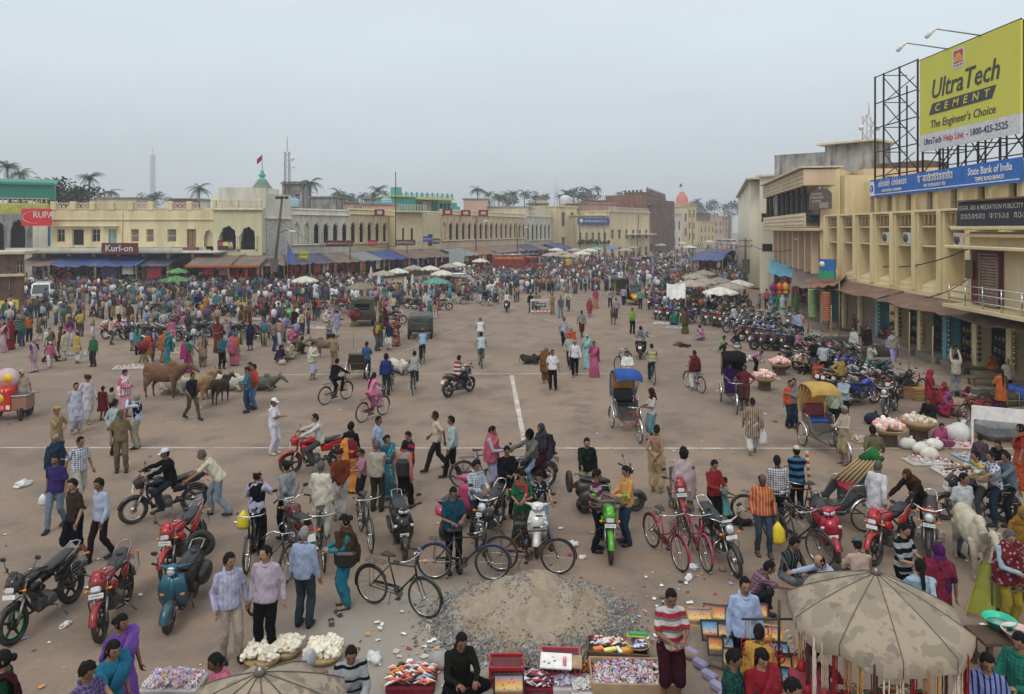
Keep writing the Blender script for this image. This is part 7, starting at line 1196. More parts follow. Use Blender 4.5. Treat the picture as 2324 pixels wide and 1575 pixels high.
 # poles, lamps, wires
def lp_(label,u,v,vt,arm=None,box=False,lean=.1,flood=False,col=(.10,.065,.05),r=.09,name='lamp_post',cat='lamp post',crossarm=False):
 l=gp(u,v);D=l.y;z=zz(vt,D);t=tg(name,label,cat,l);pm=mat('pole_iron',col,.8,dirt=.4);MB().tb([(0,0,0),(lean*.5,0,z*.5),(lean,0,z)],[r*1.2,r,r*.7],7).bd('pole',pm,t)
 if flood:
  for s in(-.45,.0,.5):MB().box((lean+s,-.15,z+.18),(.42,.3,.3),bev=.05,rx=.4).bd('flood_light',MM.black,t)
 if arm:MB().tb([(lean*.8,0,z-arm[1]),(lean*.8+arm[0]*.6,-.2,z-arm[1]+.25),(lean*.8+arm[0],-.2,z-arm[1]+.2)],.04,6).bd('arm',pm,t);MB().tb([(lean*.8+arm[0],-.2,z-arm[1]+.2),(lean*.8+arm[0]*1.5,-.25,z-arm[1]+.12),(lean*.8+arm[0]*1.8,-.28,z-arm[1]+.08)],[(.07,.06),(.17,.10),(.06,.04)],8).bd('lamp_head',MM.white,t)
 if box:MB().box((lean*.3-.0,-.25,2.9),(.75,.35,1.5),bev=.03).bd('meter_box',mat('meter_box',(.10,.085,.075),.7,dirt=.5),t)
 if crossarm:
  for q in(.3,.9):m=MB();m.tb([(lean-.7,0,z-q),(lean+.7,0,z-q)],.04,5);[m.ball((lean+x,0,z-q+.09),.05,5,4)for x in(-.6,-.2,.2,.6)];m.bd('cross_arm',pm,t)
 return t
lp_('tall dark street pole with flood lights and meter box beside the white gable',617,662,452,(1.0,3.6),True,1.1,True,r=.16)
lp_('concrete electricity pole with cross arms in front of the peach house',1863,712,535,(-1.2,.4),False,-.1,crossarm=True,col=(.26,.25,.22),r=.12,name='electric_pole',cat='electric pole')
for i,(u,v,vt,lab)in enm(((797,640,552,'thin dark pole in front of the company board'),(925,625,552,'thin dark pole left of the pale umbrella row'),(1080,612,490,'slim dark pole before the long cream arcade'),(1176,606,505,'dark pole with lamp beside the long arcade end'),(1316,590,478,'leaning dark pole left of the bank hall'),(1372,590,492,'pole with lamp in front of the bank hall'),(1445,584,487,'tall pole in front of the palace'),(1513,580,482,'pole with lamp at the palace corner'),(1573,578,485,'far street pole left of the yellow corner house'))):
 lp_(lab,u,v,vt,(1.2,1.0)if i in(3,6,9,2,4)else None,False,R.uf(-.4,.5),crossarm=i in(5,7,8,10,11,12),r=.1,name='street_pole',cat='pole')
lp_('twisted dark pole with cable boxes left of the white corner house',1690,668,540,None,True,.1,crossarm=True,name='electric_pole',cat='electric pole',r=.12)
lp_('short pole with grey lamp on the near bank wall',2235,800,600,(-1.0,.1),False,-.3,crossarm=False,name='street_pole',cat='pole',r=.06)
for i,(a,b,sag,lab)in enm(((at(1858,56,6.3),at(2205,31,5.9),1.6,'thick black cable sagging across the bank front'),(at(1690,72,5.6),at(1858,56,6.2),1.2,'black cable from the twisted pole to the concrete pole'),(at(2205,31,5.9),at(2400,27,3.6),.7,'black cable running out of frame at the right'),(at(625,74,8.2),at(797,86,5.2),1.5,'black cable from the lamp post to the next pole'),(at(797,86,5.2),at(925,96,5.0),.7,'black cable between the two thin poles'),(at(925,96,5),at(1080,112,8),1.2,'long cable rising towards the slim pole'),(at(1863,56,6.0),at(1700,90,4.4),1.0,'second cable into the far street'),(at(2100,30,3.8),at(2235,33,5.1),.3,'short loose wire under the court board'))):
 t_=tg('overhead_cable',lab,'cable',a);MB().tb([(b-a)*(k/14)+V3((0,0,-sag*4*(k/14)*(1-k/14)))for k in rg(15)],.028 if i<3 else .022,4).bd('cable',MM.rub,t_)
t_=tg('bank_atm_sign','blue and green bank cash machine sign on the bank corner','sign',at(1878,46.5,0),-1.0);MB().box((0,0,4.1),(1.1,.15,1.3)).bd('panel',mat('atm_blue',(.03,.14,.4),.5),t_);MB().box((0,-.01,3.72),(1.08,.16,.5)).bd('green_band',mat('atm_green',(.03,.3,.15),.5),t_);MB().la([(.2,-.1),(.2,-.085)],16,(-.35,0,4.4),'Y').bd('logo',MM.white,t_)
t_=tg('police_barrier','white and red police barrier with STOP plate on the road','barrier',gp(1228,712));w=1.6
m=MB();[m.tb([(x,0,0),(x,0,1.15)],.03,6)for x in(-w/2,w/2)];[m.tb([(x,-.3,.02),(x,.3,.02)],.03,6)for x in(-w/2,w/2)];m.bd('frame',MM.white,t_)
for z,h in((1.08,.16),(.2,.16)):o=MB().box((0,-.02,z),(w,.04,h)).bd('rail',MM.white,t_);text('TRAFFIC POLICE' if z>1 else 'POLICE','lettering',MM.red,.12,o,(0,-.045,z),1.2,ext=.002)
o=MB().box((0,-.03,.68),(.75,.04,.32)).bd('stop_plate',mat('plate_navy',(.02,.03,.06),.5),t_);text('STOP','lettering',MM.white,.26,o,(0,-.055,.68),.6,ext=.003)
# foreground wares
def gm_(parent,name,c,w,d,n,cols,kind='bangle',h=.12,sd=1,rz=0):
 rr=RR(sd);m=MB();ms=[mat('ware_'+q,q,.35,var=.1,spec=.5)for q in cols]
 for i in rg(n):
  x,y=rr.uf(-w/2,w/2),rr.uf(-d/2,d/2);z=c[2]+rr.uf(0,h)*(1-.6*abs(2*x/w)**2);m.mi=rr.randrange(len(ms));p=(c[0]+x,c[1]+y,z+.02)
  if kind=='bangle':
   R0=rr.uf(.022,.034);Mx=Matrix.Rotation(rr.uf(-.9,.9),4,'X')@Matrix.Rotation(rr.uf(-.9,.9),4,'Y');k=MB()
   for q in rg(rr.randint(1,3)):k.ring((0,0,q*.009),R0,.0055,10,4,'Z')
   m.add([V3(p)+(Mx@V3(v))for v in k.v],k.f,True)
  elif kind=='packet':m.box(p,(rr.uf(.03,.07),rr.uf(.03,.06),rr.uf(.012,.03)),rz=rr.uf(0,3),rx=rr.uf(-.4,.4),bev=.006)
  elif kind=='skein':a=rr.uf(-.5,.5);m.tb([(p[0]-.09*cos(a),p[1]-.09*sin(a),p[2]),(p[0],p[1],p[2]+.03),(p[0]+.09*cos(a),p[1]+.09*sin(a),p[2])],[.008,.022,.006],5)
  elif kind=='fluff':
   k=MB();k.ball((0,0,0),(.05,.05,.035),7,5);m.add([V3(p)+V3(v)*rr.uf(.75,1.3)for v in k.v],k.f,False)
  elif kind=='bag':k=MB();k.ball((0,0,.05),(.085,.075,.09),9,7);m.add([V3(p)+V3(v)*(1+.12*mnoise.noise(V3(v)*20+V3(p)))for v in k.v],k.f,True)
 o=m.bd(name,ms,parent);o['kind']='stuff';return o
PAS=['e0d8e4','c8b0d8','b8c8e0','e8d8c8','d8a0b8','e8e6e8','a8b8d8','c8807a','e0c090']
card=mat('cardboard',(.36,.25,.15),.85,dirt=.3)
def tray(label,u,v,w,d,h=.14,rz=0,m_=None,z=.0,name='wares_tray',cat='tray'):
 t=tg(name,label,cat,gp(u,v,z),rz);mm=m_ or card;MB().box((0,0,.02+.0),(w,d,.04)).bd('base',mm,t)
 for(x,y,a,b)in((0,-d/2,w,.03),(0,d/2,w,.03),(-w/2,0,.03,d),(w/2,0,.03,d)):MB().box((x,y,h/2+.02),(a,b,h+.04),bev=.006).bd('side',mm,t)
 return t
t=tray('large cardboard tray heaped with wrapped bangles by the striped shirt man',1430,1558,1.15,.62,.2,-.04);gm_(t,'bangles',(0,.0,.10),1.05,.54,520,PAS,'bangle',.13,2)
t=tray('dark tray with threads, incense boxes and a basket of sweets',1402,1484,.92,.42,.1,-.12,M_WD,.1)
gm_(t,'threads',(-.12,.1,.08),.5,.18,60,['e8e4dc','3a3a5a','a03040','d8d090','d8d8d4'],'skein',.05,5)
for i,(x,y,c,s)in enm(((-.3,-.1,'e07848',(.16,.08,.05)),(-.12,-.1,'e8e070',(.2,.07,.045)),(.02,-.1,'e8e4e8',(.05,.16,.05)),(.14,-.08,'d8982c',(.18,.1,.06)))):MB().box((x,y,.12),s,rz=.4,bev=.008).bd('incense_box',mat('ware_'+c,c,.5),t)
b=tg('cane_basket','shallow cane basket of toffees with yellow packets on its rim','basket',gp(1447,1468,.2));MB().la([(.10,0),(.19,.05),(.2,.06),(.17,.05),(.09,.02)],20).bd('weave',M_CA,b);gm_(b,'toffees',(0,0,.04),.24,.24,50,['3a3a58','a0a0c0','e0e0e8','505070'],'packet',.03,8);[MB().box((x,.1,.12+.03*k),(.3,.07,.03),rz=-.08,bev=.004).bd('packet',mat('ware_'+c,c,.4),b)for k,(x,c)in enm(((0,'d8c828'),(.02,'2a9a58')))]
for(u,v,w,d,n,cols,kind,lab,sd)in((1215,1560,.46,.30,90,['2a2a2e','c8b0c0','e8e6e8','a03848'],'skein','spread of black and grey tassels left of the bangles',11),(1283,1558,.34,.34,140,['b8a8c8','e0d8e8','c8b8d8'],'bangle','stacks of lilac bangles before the pink crate',12),(1328,1533,.26,.22,110,['8a1820','a02028','b89040'],'bangle','stacks of dark red bangles right of the lilac ones',13),(1325,1575,.30,.2,90,['e8e6e4','d8d4d0'],'bangle','stacks of white bangles at the bottom edge',14),(935,1552,.62,.42,130,['e8e0d8','d86850','701828','c88a48','9aa8b8','2a2028','e0c8d0'],'skein','spread of coloured threads left of the seated man',15),(395,1560,.75,.36,260,PAS,'bangle','heap of lilac and blue bangles before the teal sari woman',16),(1655,1404,.1,.1,3,PAS,'packet','few pale packets on the road by the picture stall',17)):
 t=tg('wares_spread',lab,'wares',gp(u,v,.0));MB().box((0,0,.05),(w+.08,d+.08,.1),bev=.02).bd('cloth_base',clo('plain','7a2030' if kind!='bangle' else 'c8c0c0'),t);gm_(t,'wares',(0,0,.10),w,d,n,cols,kind,.06,sd)
for i,(u,v,s,lab)in enm(((598,1500,1.15,'biggest heap of white cotton wicks left of the hooded woman'),(652,1487,.8,'smaller heap of white cotton wicks behind the hooded woman'),(735,1494,1.15,'heap of white cotton wicks right of the hooded woman'))):
 t=tg('cotton_wicks',lab,'cotton wicks',gp(u,v));MB().la([(.2*s,0),(.27*s,.1),(.25*s,.12)],18).bd('basket',M_CA,t);gm_(t,'wicks',(0,0,.13),.44*s,.38*s,150,['e8e2d0','dcd4c0'],'fluff',.12,20+i)
def crate(label,u,v,col,w=.55,d=.36,h=.3,rz=0,z=0):
 t=tg('plastic_crate',label,'crate',gp(u,v,z),rz);cm=mat('crate_'+col,col,.5,var=.1,dirt=.3)
 for z_ in(.02,h*.5,h-.02):
  for(x,y,a,b)in((0,-d/2,w,.025),(0,d/2,w,.025),(-w/2,0,.025,d),(w/2,0,.025,d)):MB().box((x,y,z_),(a,b,.045)).bd('rail',cm,t)
 for k in rg(8):x=-w/2+w*k/7;MB().box((x,-d/2,h/2),(.02,.03,h)).bd('slat',cm,t);MB().box((x,d/2,h/2),(.02,.03,h)).bd('slat',cm,t)
 MB().box((0,0,.02),(w-.03,d-.03,.03)).bd('base',cm,t);MB().box((0,0,h*.55),(w-.06,d-.06,h*.7)).bd('contents',mat('dark_red',(.12,.03,.035),.8),t);return t
c_=crate('pink plastic crate with a printed white carton lid on top',1272,1535,'b04858',.58,.4,.32,-.05);l_=tg('printed_carton','white carton lid with red lettering and small flower prints on the pink crate','carton lid',gp(1262,1500,.36),-.1);MB().box((0,0,0),(.46,.34,.02),rx=.05).bd('card',mat('white_card',(.72,.7,.68),.6),l_);MB().box((.2,.03,-.015),(.36,.3,.02)).bd('brown_flap',card,l_);text('GOODDAY','lettering',M_RI,.08,l_,(.13,0,.013),.26,ext=.002,rot=(0,0,1.57))
for k,(x,y,c)in enm(((-.16,.1,'b04050'),(-.05,.08,'4878b0'),(-.1,-.08,'488050'),(-.02,-.02,'704878'),(-.17,-.05,'c06838'))):MB().la([(.018,.012),(.018,.014)],8,(x,y,0)).bd('flower_print',mat('ware_'+c,c,.5),l_)
crate('orange plastic crate under the seated man in dark green',1052,1590,'c05020',.4,.3,.3);crate('dark red plastic crate behind the framed pictures',1150,1545,'a02028',.5,.34,.3)
def picture_mat(i):
 key=('pic',i)
 if key in MC:return MC[key]
 m,t,b=newmat('framed_print');vec=coords(t,'Generated');s=t.nodes.new('ShaderNodeSeparateXYZ');t.links.new(vec,s.inputs[0]);skies=[((.10,.22,.45),(.85,.42,.12),(.75,.65,.25)),((.04,.18,.42),(.25,.5,.7),(.8,.5,.3)),((.35,.05,.04),(.75,.30,.06),(.85,.6,.15))][i%3];c=ramp(t,s.outputs[2],[(.0,(.08,.10,.06)),(.25,(.20,.07,.04)),(.42,skies[2]),(.6,skies[1]),(1,skies[0])]);v=N(t,'ShaderNodeTexVoronoi',Scale=7+i%4);t.links.new(vec,v.inputs['Vector']);c=mixc(t,ramp(t,v.outputs['Distance'],[(.2,(.75,)*3),(.34,Z3)]),c,[(.45,.06,.04),(.6,.45,.1),(.05,.12,.3),(.7,.65,.6)][i%4]);t.links.new(c,b.inputs['Base Color']);sv(b,'Roughness',.15);sv(b,'Coat Weight',.4);MC[key]=m;return m
def framed(label,p,w,h,rz,tilt,i,gold=False):
 t=tg('framed_picture',label,'framed picture',p,rz);t.rotation_euler=(-tilt,0,rz);MB().box((0,.01,h/2),(w-.02,.012,h-.02)).bd('print',picture_mat(i),t);fm=MM.black if not gold else mat('gilt',(.4,.25,.08),.4,.5)
 for(x,z,a,b)in((0,.012,w,.024),(0,h-.012,w,.024),(-w/2+.012,h/2,.024,h),(w/2-.012,h/2,.024,h)):MB().box((x,0,z),(a,.03,b)).bd('frame',fm,t)
framed('large framed landscape print propped against the dark red crate',gp(1155,1588,.12),.44,.32,.03,.35,0);framed('small blue print leaning before the large landscape print',gp(1130,1600,.3),.22,.12,.1,.4,1);framed('small blue print right of the large landscape print',gp(1225,1600,.25),.22,.14,.0,.5,4)
cols_,k=['orange sky','deep blue','dark red'],0
for row in rg(5):
 for q in rg(5 if row<4 else 4):
  u=1590+row*24+q*32+(row%2)*10;v=1400+row*34+q*3-(q*6 if row==0 else 0);k+=1
  if 1640<u<1700 and 1440<v<1560 and q==2:continue
  framed('%s framed print, %s in the %s row of the picture stall'%(cols_[(row+q*2)%3],['first','second','third','fourth','fifth'][q],['back','second','third','fourth','front'][row]),gp(u,v+22,.06+.09*(4-row)),.36+.05*((row*3+q)%3==0),.27+.03*((row+q)%2),.12*sin(k*2.3)-.15,.55,row+q*2+(row%2)*3,(row+q)%5==0)
t=tg('plastic_tub','row of lilac plastic tubs edging the picture stall','plastic tub',gp(1600,1520));
for i in rg(7):p=gp(1570+i*20,1490+i*26)-gp(1600,1520);MB().box((p.x,p.y,.06),(.24,.12,.11),rz=-.9,bev=.02).bd('tub',mat('lilac_tub',(.26,.24,.38),.5),t)
t=tg('picture_stall_bench','low sloping bench covered in sacking under the framed prints','bench',gp(1660,1478));MB().box((0,0,.05),(1.25,1.15,.1),bev=.03,rz=-.5).bd('cover',mat('sacking',(.22,.17,.13),.9),t)
um=V3(at(1988,F*(H-2.35)/(1300-VH),0));rr=RR(9);kk=0
BC=[('b89058','golden'),('a07048','brown'),('8a1c20','dark red'),('c8b8a0','pale wooden'),('d8c8b8','cream'),('58383a','deep maroon')]
for i in rg(22):
 a=-pi*.98+pi*.96*i/21;x,y=.97*cos(a),.97*sin(a);c,cn=BC[(i*5)%6];ln=.45+.5*((i*7)%5)/5;t=tg('bead_strings','%s bead strings, %s from the left under the big umbrella rim'%(cn,ORD[i]),'bead strings',um+V3((x,y,1.72)),0,'bead strings hung from the big umbrella');m=MB();
 for q in rg(6):dx,dy=rr.uf(-.035,.035),rr.uf(-.03,.03);m.tb([(dx*.3,dy*.3,.05)]+[(dx+.004*sin(z_*3),dy,-ln*z_/8)for z_ in rg(9)],[.004]+[.007,.009]*4+[.007],5)
 m.bd('strings',mat('bead_'+c,c,.4,var=.3,scale=60),t);MB().tb([(0,0,-ln),(0,0,-ln-.05),(0,0,-ln-.12)],[.02,.035,.04],6).bd('tassel',mat('tassel_red',(.4,.02,.03),.8),t)
t=tg('ornament_stand','stand of red threads, bangles and trinkets left of the big umbrella','ornament stand',gp(1768,1660));m=MB();m.tb([(0,0,0),(0,0,1.75)],.02,6);m.tb([(-.5,0,1.5),(.5,0,1.5)],.015,5);m.bd('rod',MM.black,t)
for i,(x,z,c)in enm(((-.45,1.2,'8a1020'),(-.3,1.0,'3a8a4a'),(-.15,1.25,'d07030'),(0,1.1,'9a1020'),(.14,1.3,'d8c8b8'),(.28,1.05,'c06080'),(.42,1.22,'c8b890'),(-.38,.8,'d0b030'),(-.1,.78,'b01828'),(.2,.75,'d8d0c8'))):
 m=MB();[m.ring((x+rr.uf(-.02,.02),-.03*q,z-.05*q),.05,.009,14,5,'Y')for q in rg(3)];m.tb([(x,0,z+.05),(x,0,1.5)],.004,4);m.bd('ring_bunch',mat('ware_'+c,c,.4),t)
m=MB();[m.tb([(-.2+.02*i,-.1,.9),(-.24+.025*i,-.12,.55)],.008,4)for i in rg(8)];m.la([(.02,.8),(.08,.68),(.1,.62),(.09,.6)],12,(-.12,-.15,0));m.bd('gold_bells',M_BR,t)
t=tg('mala_table','low table heaped with red cloth and necklaces beneath the big umbrella','table',um+V3((0,-.1,0)));MB().box((0,0,.55),(1.7,1.1,.06)).bd('top',clo('plain','7a1820'),t)
for x in(-.8,.8):
 for y in(-.45,.45):MB().box((x,y,.27),(.06,.06,.54)).bd('leg',MM.wood,t)
gm_(t,'necklaces',(0,0,.58),1.6,1.0,160,['8a1020','b89058','d8c8b8','3a8a4a','d07030'],'skein',.12,31)
t=tg('wooden_bench','dark wooden bench carrying the plastic basins at the right edge','bench',gp(2290,1520,0));MB().box((0,0,.52),(1.05,.5,.05)).bd('top',M_WD,t)
for x in(-.42,.42):
 for y in(-.18,.18):MB().box((x,y,.26),(.07,.07,.52)).bd('leg',M_WD,t)
 MB().box((x,0,.18),(.05,.36,.06)).bd('stretcher',M_WD,t)
for i,(u,v,c,lab)in enm(((2268,1400,'28b894','turquoise green plastic basin on the dark bench'),(2312,1428,'d8b0b0','pale pink plastic basin right of the turquoise one'))):
 b=tg('plastic_basin',lab,'basin',gp(u,v+25,.56));MB().la([(.13,0),(.21,.13),(.235,.15),(.22,.152),(.19,.12),(.12,.02),(0,.015)],24).bd('basin',mat('basin_'+c,c,.35),b);MB().la([(.16,.085),(.0,.086)],20).bd('water',mat('murky_water',(.25,.38,.33),.08),b)
t=tg('snack_rack','metal snack rack with glass jars and wrapped packets at the right edge','rack',gp(2310,1420,0));m=MB();[m.tb([(x,y,0),(x,y,1.15)],.015,5)for x in(-.3,.35)for y in(-.2,.2)];m.bd('frame',MM.steel,t);[MB().box((0,0,z),(.7,.45,.03)).bd('shelf',MM.steel,t)for z in(.7,.95)]
for i,(x,c)in enm(((-.2,'8a6a3a'),(.0,'9a7a4a'),(.2,'6a4a2a'))):MB().la([(.07,.72),(.075,.86),(.05,.9),(.055,.93)],12,(x,-.1,0)).bd('jar',mat('jar_'+c,c,.15),t)
for i,(x,c)in enm(((-.2,'e8e0e8'),(.05,'c82858'),(.22,'c890b0'))):MB().box((x,-.1,1.02),(.18,.14,.12),bev=.03).bd('packet',mat('ware_'+c,c,.4),t)
t=tg('polythene_sack','crumpled yellow green polythene sheet draped at the right under the cow','plastic sheet',gp(2232,1392));m=MB()
m.grid(lambda a,b:((a-.5)*.75*(1-.55*b)+.12*b,.0+.16*sin(a*9)*(1-b)-.1+.1*b,.9*b+.03*sin(a*17)),22,10,.006);m.bd('sheet',mat('polythene_yellow',(.38,.40,.07),.35),t)
t=tg('ice_cream_cart','red and brown ice cream cart with round painted top at the left edge','cart',gp(22,950),.25);MB().box((-.2,0,.72),(.75,.75,.8),bev=.04).bd('chest',mat('cart_red',(.55,.03,.02),.4),t);MB().box((.42,0,.58),(.5,.7,.5),bev=.03).bd('rear_box',mat('cart_brown',(.28,.15,.10),.7,dirt=.3),t);MB().box((.42,0,.85),(.55,.75,.05),bev=.02).bd('lid',MM.steel,t)
MB().la([(.36,-.02),(.36,.02)],24,(-.1,.1,1.42),'Y').bd('painted_disc',mat('cart_disc',(.62,.45,.48),.5),t);MB().la([(.16,-.03),(.16,-.022)],20,(-.1,.1,1.42),'Y').bd('disc_label',M_CY,t);MB().la([(.17,0),(.17,.012)],20,(-.2,-.39,.8),'Y').bd('sun_picture',M_CY,t)
for k in rg(5):MB().tb([(-.45+.12*k,-.385,1.0),(-.45+.13*k-.02,-.39,1.1)],.022,6).bd('ice_lolly_picture',[M_CY,MM.white][k%2],t)
for k in rg(4):MB().box((-.48+.19*k,-.386,.48),(.12,.012,.14)).bd('sweet_picture',[MM.white,M_CY,mat('cart_pink',(.7,.25,.3),.5)][k%3],t)
for x in(-.45,.5):
 for y in(-.4,.4):o=whl(t,'wheel',y,.22,.09,'disc',MM.black,x=x)
MB().tb([(.6,-.3,.95),(1.05,-.3,.95)],.02,6).bd('handle',MM.steel,t)
def bouquet(label,u,v,z):
 t=tg('peacock_feather_bundle',label,'dried flower bundle',gp(u,v));MB().tb([(0,0,0),(.02,0,z)],.018,5).bd('stick',M_BA,t);m=MB();rr=RR(u)
 for i in rg(60):a=rr.uf(0,2*pi);s=rr.uf(.05,.42);m.tb([(0,0,z-.15),(s*.5*cos(a),s*.5*sin(a),z+.2),(s*cos(a),s*sin(a),z+rr.uf(.35,.6))],[.006,.012,.02],4)
 m.bd('red_sprays',mat('spray_red',(.22,.02,.02),.7),t);m=MB()
 for i in rg(30):a=rr.uf(0,2*pi);m.tb([(0,0,z+.15),(.14*cos(a),.14*sin(a),z-.15),(.2*cos(a),.2*sin(a),z-.35)],[.01,.016,.006],4)
 m.bd('straw_skirt',mat('spray_straw',(.20,.15,.05),.8),t)
bouquet('bundle of dark red feather sprays on a stick above the left crowd',327,888,1.55);bouquet('bundle of red feather sprays in the crowd before the army truck',802,790,1.55)
t=tg('balloon','bright green balloon held up in the left crowd','balloon',gp(656,770));MB().ball((0,0,1.62),(.15,.15,.17),14,10).bd('balloon_skin',mat('balloon_green',(.05,.55,.10),.2),t);MB().tb([(0,0,1.46),(.05,0,.9)],.004,4).bd('string',MM.white,t)
spr=[(300,835,1.6,.8,'before the women in saris at the left'),(180,805,1.2,.7,'between orange sari women at the left'),(395,800,1.8,1.0,'under the crowd left of the calf'),(260,735,1.5,1.0,'of tea jars left of the parked bicycles'),(575,725,1.4,.9,'in the middle of the left crowd'),(500,760,1.6,.9,'behind the footballer shirt man'),(640,760,1.4,.8,'right of the green balloon'),(720,745,1.6,.9,'left of the army truck'),(870,655,2.2,1.2,'of shoes left of the silver car'),(955,665,2.6,1.4,'of white and red wares beside the silver car'),(905,640,2.0,1.2,'under the pale umbrella row'),(1005,680,1.2,.8,'of white sacks before the rickshaws'),(1505,735,1.4,.9,'of baskets behind the teal shawl woman'),(1530,745,1.2,.8,'before the pink blouse woman'),(1690,820,1.6,1.0,'of colourful mats right of the first rickshaw'),(1730,860,1.4,.7,'of striped cloth below the coconut pots'),(1640,690,1.8,1.0,'under the brightest white umbrella'),(1775,765,1.6,.9,'among the parked bikes by the bank'),(1990,790,1.6,.9,'before the man in black sweater'),(2150,1010,1.5,.8,'of cards at the right, left of the white board'),(2105,1050,1.2,.6,'of striped boxes in the right foreground'),(1920,770,1.5,.7,'of pale toys by the kerb'),(1590,665,1.6,.9,'of fruit among motorcycles'),(1180,655,1.3,.9,'on the ground beside the blue cart'),(2190,1075,1.5,.8,'under the black t shirt vendor'),(2235,1040,1.6,.7,'beside the white board'),(1960,1000,.8,.6,'by the rucksack'),(2050,960,1.2,.6,'behind the deep basket')]
for i,(u,v,w,d,ph)in enm(spr):
 t=tg('ground_wares','spread of mixed small wares '+ph,'wares',gp(u,v),R.uf(-.2,.2));MB().box((0,0,.03),(w,d,.05),bev=.01).bd('sheet',clo('plain',['c8c4bc','9ab0c8','b8a898','d8b8b8'][i%4]),t);gm_(t,'wares',(0,0,.05),w*.95,d*.9,int(70*w),['e4dcd4','d8a8a8','c03840','e8e4e0','c8a060','8a9ac0','e8d8c0','7a4a3a'],'bag' if i in(3,17,14)else 'packet',.10,40+i).scale=(1,1,1)
for i,(u,v,lab)in enm(((2015,1010,'round cane basket heaped with pink and white packets on a stand'),(2085,1000,'deep cane basket of small clay pots right of the pink one'),(1770,850,'flat basket stand of pink topped coconut pots'),(1815,840,'second stand of pink topped coconut pots'),(1735,885,'round basket stand of white sweets left of the tall basket rickshaw'))):
 t=tg('basket_stand',lab,'basket',gp(u,v));MB().box((0,0,.2),(.4,.4,.4),bev=.02).bd('stand',M_WD,t);MB().la([(.32,.38),(.52,.52 if i!=1 else .7),(.50,.54),(.3,.42)],22).bd('basket',M_CA,t);gm_(t,'packets',(0,0,.5),.72,.66,75,['e8e0d4','e0b0b0','d8d0c0','e8a098']if i!=1 else['b8b098','a8a088','e0c8c0'],'bag',.2,90+i)
for i,(u,v,s,c,lab)in enm(((2175,1000,.42,'d8d8d4','big white tied sack beside the pink shawl child'),(1980,962,.3,'2a3444','dark blue rucksack on the road by the third rickshaw'),(640,828,.2,'c0a8a8','pale sack beside the seated couple in the left crowd'),(462,905,.3,'b8b4a8','rounded pale bundle behind the tan cow'),(2060,1018,.26,'e4e0d4','first bag of white threads below the basket stands'),(2090,1030,.26,'e4e0d4','second bag of white threads below the basket stands'),(2120,1020,.26,'e8e4d8','third bag of white threads below the basket stands'),(2110,1042,.26,'e0dccc','front bag of white threads below the basket stands'))):
 t=tg('sack',lab,'sack',gp(u,v));m=MB();m.ball((0,0,s*.6),(s,s*.8,s*.7),14,10);m.tb([(s*.3,0,s*1.1),(s*.45,0,s*1.5)],[s*.2,s*.12],8);m.v=[tuple(V3((p[0],p[1],max(p[2],.01)))*(1+.12*mnoise.noise(V3(p)*4+V3((u,0,0)))))for p in m.v];m.bd('sack_cloth',clo('plain',c),t)
for i,(u,v,w,lab)in enm(((1985,812,2.2,'low dark tarpaulin covered pile in front of the bank shops'),(1905,790,2.0,'dusty black covered pile left of the long dark one'),(2235,925,2.6,'black bundle tied with yellow rope beside blue drums'),(2285,995,1.8,'grey covered heap behind the white board'),(460,735,1.6,'black covered pile beside the left parked bicycles'))):
 t=tg('covered_pile',lab,'covered goods',gp(u,v),.1);m=MB();m.box((0,0,.32),(w,.9,.62),bev=.18);m.v=[tuple(V3(p)*(1+.06*mnoise.noise(V3(p)*2+V3((u,0,0)))))for p in m.v];m.bd('cover',TARP['dark']if i!=3 else TARP['grey'],t)
 if i==2:m=MB();[m.tb([(x,-.48,0),(x,-.47,.6),(x,.47,.62)],.012,4)for x in(-1,-.5,0,.5,1)];m.tb([(-1.3,-.49,.35),(1.3,-.49,.35)],.012,4);m.bd('rope',mat('yellow_rope',(.5,.4,.05),.7),t);[MB().la([(.24,0),(.26,.1),(.26,.7),(.22,.75)],14,(1.45,-.1+.5*k,0)).bd('drum',mat('blue_drum',(.02,.07,.35),.4),t)for k in(0,1)]
for i,(u,v,rz,lab)in enm(((2070,745,-.1,'low bench before the brass shops, left one'),(2210,855,-.2,'wooden platform bench with a seated vendor'),(2245,880,.0,'small bench under the orange sari women'),(1910,725,-.1,'plank bench outside the roller shutters'))):
 t=tg('street_bench',lab,'bench',gp(u,v),rz);MB().box((0,0,.45),(1.8,.5,.06),bev=.01).bd('top',MM.wood,t);[MB().box((x,y,.21),(.07,.07,.42)).bd('leg',MM.wood,t)for x in(-.75,.75)for y in(-.17,.17)]
for i,(u,v,c,lab)in enm(((2058,900,'9a7448','wooden fruit crate left of the red sari woman'),(2085,905,'a08050','second wooden fruit crate against the first'),(1205,640,'2a88b8','bright blue wooden hand cart among the crowd'),(1355,612,'2a70c0','blue tin box stall on the road'),(1500,603,'b8901c','yellow wooden cart box far down the road'))):
 t=tg('crate_box',lab,'crate',gp(u,v),.1);w=.8 if i<2 else 1.8;h=.5 if i<2 else .9;mm=mat('crate_'+c,c,.7,dirt=.3);MB().box((0,0,h*.5),(w-.05,.7,h-.05)).bd('inside',mm,t);[MB().box((0,-.37,h*(k+.5)/4),(w,.04,h/4-.03),bev=.005).bd('plank',mm,t)for k in rg(4)]
t=tg('white_board','white painted board on legs behind the vendors at the far right','board',gp(2275,1015),-.45);MB().box((0,0,1.0),(1.6,.05,.42)).bd('panel',mat('white_card',(.72,.7,.68),.6),t);[MB().box((x,0,.5),(.06,.06,1.0)).bd('leg',MM.white,t)for x in(-.78,.78)]
